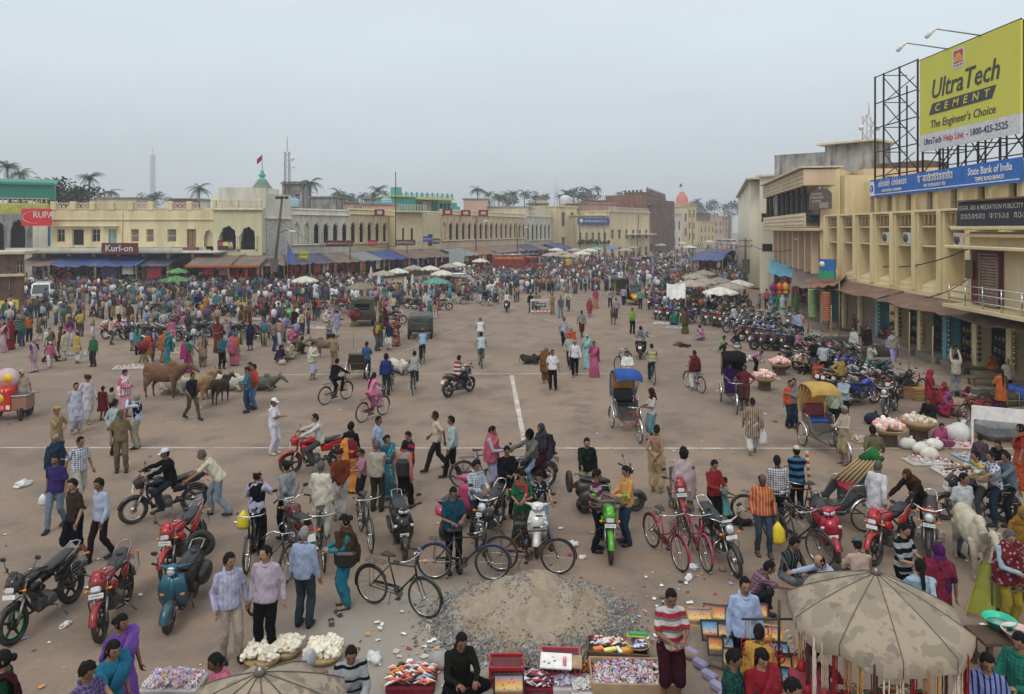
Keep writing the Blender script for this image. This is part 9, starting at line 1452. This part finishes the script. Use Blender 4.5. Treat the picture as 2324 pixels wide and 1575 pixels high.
P('passenger in purple seated in the dark hooded rickshaw',1663,K('stool','sarih','hood'),0,'38145c','4c4830','3c1868',loc=VEH['kt'][0]+V3((0,.7,0)),z=.36,s=.95);P('rickshaw driver in maroon shirt and checked scarf',1690,K('hips','half+shorts'),-30,'6c2030','4c3428',hv=828,skin=4);P('rickshaw driver in beige shirt holding the worn yellow rickshaw',1918,K('hold','long+shorts'),-75,'b8a894','a8946c',hair='grey',hv=920,skin=0)
P('man in pale blue jumper with folded arms at the parked bikes',1915,K('cross',LT),-30,'a0b0c0','14161c',hv=852);P('man in pale green shirt left of the pale blue jumper',1893,K('stand',LT),150,'a8b49c','1c2424',hv=868);P('man in grey checked shirt and jeans standing at the rickshaw',1802,K('cross',LJ),-40,('ck','8c8c90','4c4c58'),'20344c',hv=858);P('man in orange behind the grey checked shirt',1793,K('stand',LT),10,'c85020','20344c',hv=862,s=.96)
P('man in off white shirt with both arms raised',2170,K('up',LT),165,'c0b8a4','8a9090',hv=802);P('old man in lavender kurta and pale shawl walking towards us',2026,K('walk2','shawl+pyjama','cap'),0,'a8a0dc','a8a0d8','a09c8c',hat='787468',hv=750);P('woman in red with a red head scarf',2110,K('hold','kameez+skirt','hood'),60,'981828','701c24','a01838',hv=838);P('woman in orange jumper with purple skirt and plait',2272,K('hold','kameez+skirt','braid'),178,'c86414','4c1440','0f4c48',hv=836);P('grey haired man in pale pink shirt beside the orange jumper',2287,K('stand',LT),170,'c0a898','14161c',hair='grey',hv=812)
P('woman in orange shawl entering the brass shop',2230,K('stand','sarih','hood'),150,'a85818','a8501c','a85c20',hv=752);P('woman in orange and brown sari seated with her back to us',2258,K('stool','sari','bun'),170,'c05c10','783410','c86414',gv=862);P('vendor in coral shirt seated on the wooden platform',2168,K('floor',SL),-10,'b04838','7c4030','b0a890',gv=848,z=.48);P('man in white shirt and grey trousers beside the bank road',1938,K('stand',LT),-60,'c8ccc4','6c7074',hv=742);P('man wrapped in dark maroon cloth beside him',1968,K('stand','wrap+lungi'),10,'301418','301418','34181c',hv=738)
P('man in black sweater standing at the pale wares',1848,K('hold',JT),-70,'101014','5c5852',hv=768);P('man in white shirt bending over the pale wares',1868,K('hold',LT),160,'b8bcc8','14141a',hv=776);P('man in yellow jacket standing behind the red bikes',1908,K('hips',JT),20,'a89040','2c2824',hv=806);P('man in cream shirt praying with folded hands',1975,K('chin',LT),80,'b8b8a0','5a3c34',hv=776);P('policeman in khaki standing sideways among the wares',1634,K('hips',ST),-110,'9a845c','92805a',hv=684)
for i,(u,t_,sk)in enm(((1762,'0f9078','148870'),(1776,'b8d4cc','b4d0c8'),(1792,'b8b4b8','b4b0b8'),(1807,'6ca860','74b068'))):P('woman veiled in a %s sari, %s'%(('bright green','pale mint','greyish white','leaf green')[i],('leftmost of the four at the lantern stall','second of the four','third of the four','rightmost of the four')[i]),u,K('stand','sarih','hood'),180,t_,sk,t_,hv=668+i%2,s=.97,group='four veiled women at the lantern stall')
P('man in coral pink shirt near the veiled women',1740,K('stand',LT),170,'c8606a','2c2c30',hv=655);P('child in red top beside the coral shirt man',1758,K('stand','half+shorts'),160,'981828','a09080',hv=668,s=.85);P('man in bright green shirt and black trousers facing us',1435,K('hold',LT),5,'88a830','15171a',hv=698);P('man in mint green shirt seen from behind',1453,K('stand',LT),178,'68a090','1c3038',hv=655,s=1.02);P('man in grey beige vest walking away',1385,K('walk',VT),178,'b0aca8','15161a','8c8470',hv=654);P('man in lilac shirt walking away beside the beige vest',1415,K('walk2',LT),178,'a8a0c0','20243c',hv=650);P('man in plaid shirt leading the lean cow',1398,K('walk',ST),170,('ck','b8b8b8','3c3c4c'),'3c3834',hv=676,s=.95)
P('woman squatting in a teal shawl at the basket sellers',1530,K('squat','sarih','hood'),150,'107060','107060','10705c',gv=738);P('woman in olive green sari standing at the wares',1555,K('stand','sari','bun'),170,('pr','5c6020','30340c'),'5c6424','6c2458',hv=698);P('woman seated in pink blouse and white sari',1590,K('squat','sari','bun'),-160,'a898a8','b0a0b0','c04870',gv=772);P('man in lime green shirt squatting by the parked cycles',1640,K('squat',HT),60,'8cac68','20242a',gv=800,s=1.0);P('man in yellow football shirt bending over the wares',1672,K('bend',ST),160,('hs','c8a830','205c9c'),'1c1a14',gv=836);P('man in pink check shirt kneeling over the cloth',1715,K('bend',LT),40,('ck','9c5080','c8b8c8'),'1c1c28',gv=842,s=.75);P('man in dark purple shirt standing in the right market',1672,K('hips',LT),40,'241c34','14141c',hv=748)
P('man in pink shirt sitting on a motorcycle seat',1812,K('stool',LT),15,'b07888','2c2430',gv=815,z=.25);P('man in white shirt arranging coconut pots',1765,K('squat',LT),30,'b8b4a4','3c3834',gv=846);P('man in olive t shirt sitting behind the coconut pots',1825,K('squat',ST),-60,'8c8868','282420',gv=848);P('woman in orange seated on a low stool',1858,K('squat','sari','bun'),-20,'b04c14','a84818','9c3c18',gv=860);P('girl in pink shawl seated beside the big white sack',2135,K('floor',SL),0,'a83c6c','8c3c78','b04478',gv=1012,s=.85);P('man in dark jacket seated on a stool by the baskets',2110,K('stool',JT,'cap'),-70,'1c2020','14161a',hat='4c3c2c',gv=985)
for i,(u,v,c,e_,lab)in enm(((2125,935,'9c1c30','a82438','woman in red squatting with patterned scarf'),(2145,945,'a0203c','8c4c90','woman with a striped red shawl seated in the group'),(2175,945,'b08c84','b89c84','woman under a beige pink bordered shawl seen from behind'),(2140,918,'981c38','a01c3c','second woman in red seated facing us'),(2230,948,'b02018','b82418','child in bright red seated by the black bundle'),(2192,930,'a04028','5c2030','dark haired woman in maroon seated at the back'))):P(lab,u,K('squat','sarih' if i%2 else 'sari','hood' if i%2 else 'bun'),(-30,60,170,0,-40,30)[i],c,c,e_,gv=v,s=.95,group=None)
P('man in khaki shirt walking away behind the green bundle',1982,K('walk',ST),172,'6c6444','5c5840',hv=966,s=1.04,skin=4);P('man in white dhoti and orange edged scarf beside the green bundle',1990,K('walk2','kurta+lungi'),120,'d0d0d4','d0ccd0',hair='salt',hv=1046);
mot='kf'
ride(mot,'motorcycle driver in yellow and grey striped polo',K('astride',ST),off=-.05,top=('hs','c8c4bc','c8a028','707478'),bottom='383c38');ride(mot,'middle passenger in navy and white shirt',K('astride',HT),off=.28,top=('pr','c0c8d4','2c3c6c'),bottom='1c2c44');ride(mot,'rear passenger in grey blue shirt',K('astride',LT),off=.6,top='5c6c78',bottom='14161a',skin=0)
P('young man in white vest top with navy side stripe and jeans',2186,K('stand2',HT),10,'b8bcc0','54789c',hv=1072,skin=0,s=1.02);P('hunched man in brown head cloth leaning on the red motorcycle',2075,K('push',JT,'hood'),-70,'2c1f1c','1c1c20','4c2e1c',gv=1222);P('man in black and grey striped polo shirt looking down',2050,K('hold',ST),30,('hs','14161c','a0a4a8'),'101014',hv=1184,skin=3);P('woman in purple hood and crimson shawl seen from behind',2132,K('stand','sarih','hood'),165,('pr','7a1834','8c2440'),'7a1834','4c1458',hv=1234);P('woman in pale blue checked top with black plait',2090,K('chin','kameez+salwar','braid'),170,('hs','a0b8cc','7c9cb4'),'20404c','a8c0d0',hv=1268)
P('man in pinkish beige shirt and grey cap sitting with his back to us',1948,K('floor',LT,'cap'),175,'c0a490','4c4844',hat='5c6c6c',hv=1222,z=.25);P('young man in black and white striped shirt squatting',1798,K('floor',LT,'thick'),25,('vs','24262a','606468'),'70747a',hv=1216,z=.22);P('balding man in pale blue shirt reaching out his arm',1880,K('kneelreach',LT,'bald'),-78,'a8b8d8','3c3c44',hv=1256,z=.2,skin=3);P('young vendor in purple check shirt reaching right',1722,K('kneelreach',ST),80,('ck','4c3c5c','a07078'),'26262c',hv=1270,skin=0,z=.15)
P('man in light blue shirt and black trousers at the picture stall',1690,K('stand',LT,'short*'),0,'a4bce4','101014',hv=1308,skin=1,s=1.0);P('man in red, white and grey striped polo and maroon shorts',1522,K('hold','half+shorts'),5,('hs','c8c4c0','a82030','74787c'),'3c1420',hv=1333,skin=0,s=1.0)
P('man in dark green check shirt bending at the bottom edge',1662,K('hold',LT),60,('ck','10383a','205c50'),'26262a',hv=1470,skin=0);P('woman in red sari with a bead necklace at the bottom edge',1728,K('hold','sari','braid'),10,('pr','8c1424','a02030'),'8c1424','901020',hv=1468,s=.97,skin=3);P('child in yellow check top seen from behind',1722,K('stand','long+skirt','bun'),150,('ck','c89018','d8a840'),'5c3010',hv=1418,s=.88);P('dark haired person at the bottom edge right of the red sari',1795,K('hold',LT),40,'401820','26262a',hv=1535);P('woman in pink red sari half hidden under the big umbrella',1850,K('squat','sari','bun'),-60,'b84858','b04858','981828',hv=1462,z=.4)
P('man in blue shirt with dark pin stripes bowing his head',2240,K('hold',LT),-20,('vs','7484c4','202850'),'26262a',hv=1478,skin=1,s=.97);P('person in teal check at the lower right corner',2316,K('hold',LT),-60,('ck','106858','207c6c'),'1c1c20',hv=1432);P('man in red patterned shawl with grey cropped hair at the right edge',2288,K('hold','shawl+trousers'),10,'9ab0bc','a08c18',('pr','6c1c28','b08088'),hair='salt',hv=1200,skin=3);P('woman in ochre yellow headcloth at the right edge',2322,K('stand','sarih','hood'),-20,'8c6010','8c6010','947020',hv=1148);P('woman in orange and red sari standing at the right edge',2318,K('stand','sari','bun'),-120,('pr','b84c0c','901c10'),('pr','b04810','801810'),'a03010',hv=962);P('vendor in black t shirt reaching over the cards',2268,K('squat',ST),-60,'14161a','202428',gv=1075,s=1.0);P('boy in grey red jumper behind the card table',2225,K('stand',LJ),150,('pr','3c4450','90383c'),'1c3050',hv=985,s=.8)
P('man in lilac white pin striped shirt and beige trousers',520,K('stand2',LT,'thick*'),35,('vs','b4b4d0','a4a4c4'),'b0a090',hv=1254,s=1.0,skin=1);P('man in pale mauve shirt and black trousers, looking left',604,K('look',LT,'short*'),0,'b8a8b8','141418',hv=1237,s=1.03,skin=3);P('grey haired man in light blue shirt seen from behind',690,K('stand',LT),172,'98a8c8','34444c',hair='grey',hv=1196,s=1.0);P('woman in teal salwar suit and brown shawl with a black handbag',785,K('hold','shawl+salwar','bun'),-70,'0f7c94','0f7c94','4c3826',hv=1166,s=.98,skin=3)
P('woman in purple sari with gold bangles',274,K('stand2','sari','bun'),55,'7444a8','7444a8','6c3c9c',hv=1392,s=.95,skin=0);P('woman in turquoise blouse with a long plait reaching right',246,K('reach','sari','braid'),60,'0f6c8c','0f6c8c','0f7494',hv=1446,s=.97,skin=1);P('dark haired man in purple check shirt at the bottom edge',195,K('hold',LT,'thick'),70,('ck','4c3c6c','7c6c9c'),'26262a',hv=1500,s=.96,skin=0);P('woman in maroon sari with green border at the bottom left corner',10,K('stand','sari','bun'),-60,'3c0f20','3c0f20','0f3c24',hv=1474,s=.97)
P('man in pink shirt seated at the threads stall',507,K('stool',LT,'short'),-50,'c86484','26262a',hv=1475,skin=4,z=-.1);P('woman with a white head cloth sitting between cotton heaps',690,K('squat','sarih','hood'),150,'a8a8ac','a8a8ac','b0b0b4',hv=1484);P('young man in grey sweatshirt with a black chest band',796,K('stool','jacket+jeans','short'),15,('hs','9a9ca0','9a9ca0','15171f'),'2c5484',hv=1455,skin=0,z=-.05);P('young man in dark olive shirt sitting cross legged',1045,K('floor',LT,'short'),20,'1f221c','101218',hv=1430,skin=0,z=.3)
# the crowd: individuals by zone, then the far mass
TOPC=[('white','d8d8dc'),('pale blue','9cb4d0'),('red','9c1c28'),('grey','7c7e82'),('maroon','4c141c'),('cream','c8bc9c'),('black','14161a'),('navy','1c2444'),('pink','b85c7c'),('orange','c05418'),('green','2c6c48'),('lilac','a09cc8'),('yellow','c0a030'),('brown','54382a'),('teal','1c6c70'),('purple','3c2460'),('sky blue','5c94c0'),('olive','5c5c34'),('peach','c09478')]
SARIC=[('crimson','8c1024'),('orange','c06410'),('mustard','b08010'),('magenta','a01c6c'),('emerald','107050'),('turquoise','1c8c94'),('rust','7c2c14'),('white','c8c4c0'),('violet','50307c'),('pink','b85878'),('pale pink','c09ca8'),('royal blue','24408c'),('maroon','501020'),('olive','606424'),('beige','a89070')]
BOTC=[('black','121216'),('grey','50545a'),('navy','1c2434'),('blue denim','2c4868'),('brown','3c2c24'),('khaki','8c8060'),('white','c4c0bc')]
MK=[('stand',LT,'short'),('stand2',ST,'short'),('walk2',LJ,'thick'),('back',LT,'short*'),('hold',LT,'short'),('walk',ST,'short'),('look',VT,'short'),('hold',SL,'short'),('stand','kurta+dhoti','bald'),('walk2','kurta+pyjama','cap'),('hips',ST,'short'),('cross',LT,'short')]
WK=[('stand','sari','bun'),('stand2','sari','bun'),('stand','sarih','hood'),('walk2','kameez+salwar','bun'),('hold','kameez+salwar','braid'),('hold','sarih','hood')]
SK=[('squat',LT,'short'),('floor',SL,'short'),('squat','sari','hood'),('squat','sarih','hood'),('stool',LT,'short'),('bend',LT,'short')]
PW_={'stand':'standing','stand2':'standing','walk2':'walking','back':'standing with hands behind','hold':'looking down','walk':'striding','look':'looking aside','hips':'with hands on hips','cross':'with folded arms','squat':'squatting','floor':'sitting cross legged','stool':'sitting','bend':'bending over'}
TW={'long':'shirt','half':'short sleeved shirt','vest':'sleeves and vest','shawl':'shirt under a shawl','kurta':'kurta'}
BW={'trousers':'trousers','jeans':'jeans','lungi':'lungi','dhoti':'dhoti','pyjama':'pyjamas','salwar':'loose trousers'}
USED=set();TAKEN=[(s['loc'].x,s['loc'].y)for s in SPECS]
for o in bpy.data.objects:
 if o.parent is None and o.name.split('.')[0]in('motorcycle','cow','scooter','bicycle','cycle_rickshaw','ground_wares','jeep','old_car'):x,y,_=o.location;TAKEN+=[(x,y),(x+.5,y),(x-.5,y),(x,y+.6),(x,y-.7)]
GC={}
def take(x,y):GC.setdefault((int(x//1),int(y//1)),[]).append((x,y))
def free(p,r=.42):
 i,j=int(p.x//1),int(p.y//1);return all((p.x-a)**2+(p.y-b)**2>r*r for di in(-1,0,1)for dj in(-1,0,1)for a,b in GC.get((i+di,j+dj),()))
for q in TAKEN:take(*q)
def zone(poly,n,where,fem=.3,sit=.15,rr=RR(21)):
 us=[p[0]for p in poly];vs_=[p[1]for p in poly];k=0;tries=0
 while k<n and tries<n*60:
  tries+=1;u,v=rr.uf(min(us),max(us)),rr.uf(min(vs_),max(vs_));ins=False
  for i in rg(len(poly)):
   (x1,y1),(x2,y2)=poly[i],poly[i-1]
   if(y1>v)!=(y2>v)and u<(x2-x1)*(v-y1)/(y2-y1)+x1:ins=not ins
  if not ins or mnoise.noise(V3((u/50,v/20,5)))<-.15:continue
  p=gp(u,v)
  if not free(p):continue
  q=rr.rnd();sk=rr.randrange(5);w=rr.rnd()<fem
  if q<sit:key=rr.choice(SK)
  else:key=rr.choice(WK if w else MK)
  pose,outfit,hr=key;T=outfit.split('+')[0];B=outfit.split('+')[1]if '+' in outfit else ''
  for _ in rg(60):
   if T in('sari','sarih'):cn,c=rr.choice(SARIC);bn,b_=cn,c;en,e_=rr.choice(SARIC);lab='woman in a %s sari %s %s, %s'%(cn,'with veiled head' if T=='sarih' else 'and %s blouse'%en,PW_[pose],where);e_=c if T=='sarih' else e_
   elif T=='kameez':cn,c=rr.choice(SARIC);bn,b_=rr.choice(BOTC);en,e_=rr.choice(SARIC);lab='woman in a %s tunic, %s scarf and %s trousers %s, %s'%(cn,en,bn,PW_[pose],where)
   else:
    cn,c=rr.choice(TOPC);bn,b_=rr.choice(BOTC)if B not in('dhoti','pyjama')else('white','d0ccc4');en,e_=rr.choice(TOPC);lab='man in %s %s and %s %s %s, %s'%(cn,TW[T]if T!='vest' else 'sleeves, %s vest'%en,bn,BW.get(B,'trousers'),PW_[pose],where)
   if lab not in USED and len(lab.split())<=16:break
  else:continue
  USED.add(lab);pat=rr.rnd();top=c
  if pat<.16 and T in('long','half'):top=('ck',c,rr.choice(['e0e0e0','1c1c24','8c8c90']))if pat>.05 else('hs',c,rr.choice(['e0e0e0','2c2c34']))
  elif pat<.4 and T[:4]=='sari':top=('pr',c,rr.choice(['c8a040','d8d0c0','6c1020']))
  P(lab,u,key,rr.choice([rr.uf(0,360),rr.gauss(180,40),rr.gauss(0,50)]),top,b_,e_,'c8c4bc' if hr=='cap' else c,rr.choice(['black']*5+['salt','grey']),sk,gv=v,s=rr.uf(.92,1.04)*(1 if rr.rnd()>.07 else .72));take(p.x,p.y);k+=1
ZN=[([(0,790),(230,800),(220,842),(0,850)],10,'at far left of the square',.55,.05),([(0,720),(210,715),(230,795),(0,785)],13,'left of the tea jars',.35,.1),([(250,790),(540,800),(540,848),(240,845)],15,'behind the cows',.5,.05),([(230,690),(480,690),(470,785),(230,785)],15,'below the blue awnings',.25,.15),([(480,680),(700,680),(690,815),(540,815),(480,760)],26,'below the lamp post',.35,.18),([(700,690),(770,690),(770,815),(700,800)],7,'left of the army truck',.4,.25),([(855,700),(990,712),(1000,760),(930,800),(850,800)],18,'right of the army truck',.35,.05),([(1460,690),(1680,690),(1700,760),(1530,750)],10,'among the parked motorcycles',.3,.4),([(1700,700),(1830,730),(1830,820),(1740,800)],7,'near the lantern stall',.3,.4),([(1900,745),(2230,800),(2240,850),(1950,765)],4,'on the shop pavement',.3,.3)]
for z_ in ZN:zone(*z_)
print('PEOPLE',len(SPECS))
bake_protos([s['key']for s in SPECS]);place_people();finish_cows()
for t,r,m_ in DOGS:r[5].name='body';r[5].materials.clear();r[5].materials.append(m_);put('body',r[5],t)
def prop(name,label,cat,u,hv,z,bd,mt,dx=0,dy=0,s=1.0):
 D=F*(H-1.68*s)/(hv-VH);l=at(u,D,0)+V3((dx,dy,z));t=tg(name,label,cat,l);m=MB();bd(m);m.bd('body' if name=='handbag' else 'bag',mt,t);return t
bagb=lambda w,h:(lambda m:m.tb([(0,0,0),(0,0,-h*.35),(0,0,-h*.8),(0,0,-h)],[(.02,.015),(w*.4,w*.22),(w*.5,w*.3),(w*.4,w*.2)],9,up=(1,0,0)))
prop('carrier_bag','yellow plastic carrier bag held by the balding man in vest','bag',583,1066,.84,bagb(.3,.38),mat('yellow_bag',(.7,.55,.03),.5),-.27,-.02);prop('carrier_bag','small clear bag of food in the purple shirt man\'s hand','bag',128,1030,.80,bagb(.22,.25),M_CP,-.27,-.05);prop('carrier_bag','yellow shopping bag with green edge hanging by the orange striped shirt','bag',1730,1074,.70,bagb(.34,.45),mat('yellow_bag',(.7,.55,.03),.5),.3,-.05);prop('carrier_bag','pale plastic bag carried by the brown striped kurta man','bag',1708,904,.80,bagb(.3,.5),M_CP,.3,0)
prop('handbag','black leather handbag on the teal dressed woman\'s arm','handbag',785,1166,1.12,lambda m:(m.box((0,0,-.12),(.36,.14,.26),bev=.04),m.tb([(-.12,0,0),(-.08,0,.2),(.08,0,.2),(.12,0,0)],.01,5)),mat('black_leather',(.015,.013,.012),.35),.05,-.24);prop('backpack','black backpack worn by the man with orange sleeves','backpack',917,1000,1.3,lambda m:m.box((0,0,-.2),(.3,.18,.42),bev=.07),mat('black_nylon',(.015,.015,.017),.7),.0,-.22);prop('helmet','black helmet resting on the classic motorcycle','helmet',1108,1104,1.12,lambda m:m.ball((0,0,0),(.13,.15,.13),14,10),mat('helmet_black',(.01,.01,.012),.12),0,0)
l_,a_=VEH['ku'];t=tg('bamboo_bundle','bundle of bamboo poles with a green cloth cover on the red seat rickshaw','bundle',l_,rd(a_));m=MB();[m.tb([(-.22+.09*k,.4+.05*k,.95),(-.15+.08*k,1.3,1.65)],.028,6)for k in rg(6)];m.bd('poles',M_BA,t);MB().tb([(-.15,1.05,1.4),(.08,1.2,1.6),(.28,1.25,1.5)],[(.1,.08),(.18,.13),(.1,.08)],9).bd('green_cover',clo('plain','287038'),t);t=tg('boundary_pole','red, white and yellow banded pole standing by the red seat rickshaw','pole',gp(1842,1150),0);MB().tb([(0,0,0),(-.12,0,1.35)],.04,8).bd('pole',clo('hs','a03020','c8c0a0','c09020'),t)
def crowd_mass():
 rr=RR(77);T=[]
 for kind in rg(3):
  m=MB();m.mi=1
  if kind<2:
   for s in S2:m.tb([(s*.08,0,.03),(s*.09,-.03*s,.48),(s*.08,0,.92)],[.05,.06,.09],6)
  else:m.tb([(0,0,.03),(0,0,.5),(0,0,.95)],[.24,.2,.15],8)
  m.mi=0;m.tb([(0,0,.86),(0,0,1.1),(0,0,1.32),(0,0,1.42)],[(.16,.12),(.15,.11),(.18,.12),(.07,.06)],8,up=(1,0,0))
  for s in S2:m.tb([(s*.17,0,1.35),(s*.22,.02,1.1),(s*.2,-.1*kind,.92)],[.06,.05,.035],5)
  m.mi=2;m.ball((0,-.01,1.55),(.08,.09,.12),7,5);m.mi=3;m.ball((0,.02,1.59),(.09,.09,.1),7,5);T.append((np.array(m.v,'f'),m.f,m.m))
 V,Fc,Cc=[],[],[];off=0;hexs=[tuple(x*.6+.05 for x in srgb(c[1]))for c in TOPC*2+SARIC]+[(.68,.68,.7)]*7+[(.03,.03,.035)]*6+[(.12,.14,.2)]*4;dk=[srgb(c[1])for c in BOTC]
 def put_(p):
  nonlocal off;k=rr.choice((0,0,1,1,2));v,f,mi=T[k];a=rr.uf(0,6.28);s=rr.uf(.9,1.05)*(1 if rr.rnd()>.2 else .62);R2=np.array([[cos(a),-sin(a),0],[sin(a),cos(a),0],[0,0,1]],'f');w=(v@R2.T)*s+np.array([p.x,p.y,0],'f');V.append(w);top=rr.choice(hexs);bot=top if k==2 else rr.choice(dk);cc=[top,bot,SKINS[rr.randrange(5)],(.012,.011,.01)]
  for q,i in zip(f,mi):Fc.append(tuple(off+j for j in q));Cc.append((cc[i],len(q)))
  off+=len(v)
 n=0;cnt=0
 while n<2700 and cnt<90000:
  cnt+=1;r=rr.rnd()
  if r<.3:u,v=(rr.uf(20,800),rr.uf(640,690))if rr.rnd()<.5 else(rr.uf(20,1000),rr.uf(668,800))
  elif r<.68:u,v=rr.uf(1180,1700),VH+32+rr.rnd()**1.1*108
  elif r<.82:u,v=rr.uf(1000,1400),rr.uf(585,668)
  elif r<.9:u,v=rr.uf(1480,1740),rr.uf(600,720)
  else:u,v=rr.uf(640,1180),rr.uf(612,690)
  if r>=.3 and v<640 and u<960+(640-v)*4.2:continue
  if r<.3 and v>700 and(u>700 or v>760+.05*u or mnoise.noise(V3((u/60,v/22,0)))<-.05):continue
  if u>1560+(v-650)*1.9 and v>650:continue
  if 1130<u<1230 and 600<v<626:continue
  if 1290<u<1480 and v>640 and rr.rnd()<.45:continue
  p=gp(u,v)
  if not free(p,.4):continue
  take(p.x,p.y);put_(p);n+=1
 me=bpy.data.meshes.new('crowd');me.from_pydata(np.concatenate(V).tolist(),[],Fc);ca=me.color_attributes.new('col','FLOAT_COLOR','CORNER');arr=np.concatenate([np.tile(np.array((*c,1),'f'),(k,1))for c,k in Cc]);ca.data.foreach_set('color',arr.ravel());me.polygons.foreach_set('use_smooth',[True]*len(me.polygons));m,t,b=newmat('far_clothes');a=t.nodes.new('ShaderNodeVertexColor');a.layer_name='col';t.links.new(a.outputs[0],b.inputs['Base Color']);sv(b,'Roughness',.85);me.materials.append(m);o=put('distant_crowd',me);o['kind']='stuff';o['label']='dense far crowd of shoppers filling the street'
crowd_mass()
# haze and clean-up
hz=MB().box((40,270,9.5),(640,560,21)).bd('haze',[]);hz['kind']='stuff';hm=bpy.data.materials.new('haze_air');hm.use_nodes=True;t_=hm.node_tree;t_.nodes.clear();o_=t_.nodes.new('ShaderNodeOutputMaterial');v_=t_.nodes.new('ShaderNodeVolumePrincipled');sv(v_,'Color',(.93,.96,1.0,1));sv(v_,'Density',.0009);sv(v_,'Anisotropy',.2);t_.links.new(v_.outputs[0],o_.inputs['Volume']);hz.data.materials.append(hm)
dg=bpy.context.evaluated_depsgraph_get()
for o in[o for o in bpy.data.objects if o.type=='FONT']:
 me=bpy.data.meshes.new_from_object(o.evaluated_get(dg),depsgraph=dg);n=bpy.data.objects.new(o.name,me);w=dict((id(a),b)for a,b in TXT).get(id(o));COL.objects.link(n);n.parent=o.parent;n.location=o.location;n.rotation_euler=o.rotation_euler;n.scale=o.scale
 for a,b in TXT:
  if a==o and me.vertices:
   xs=[v.co.x for v in me.vertices];k=b/max(max(xs)-min(xs),1e-4);n.scale=(k,1 if .6<k<1.7 else k,1)
 nm=o.name;bpy.data.objects.remove(o);n.name=nm
print('OBJS',len(bpy.data.objects),'POLYS',sum(len(m.polygons)for m in bpy.data.meshes))
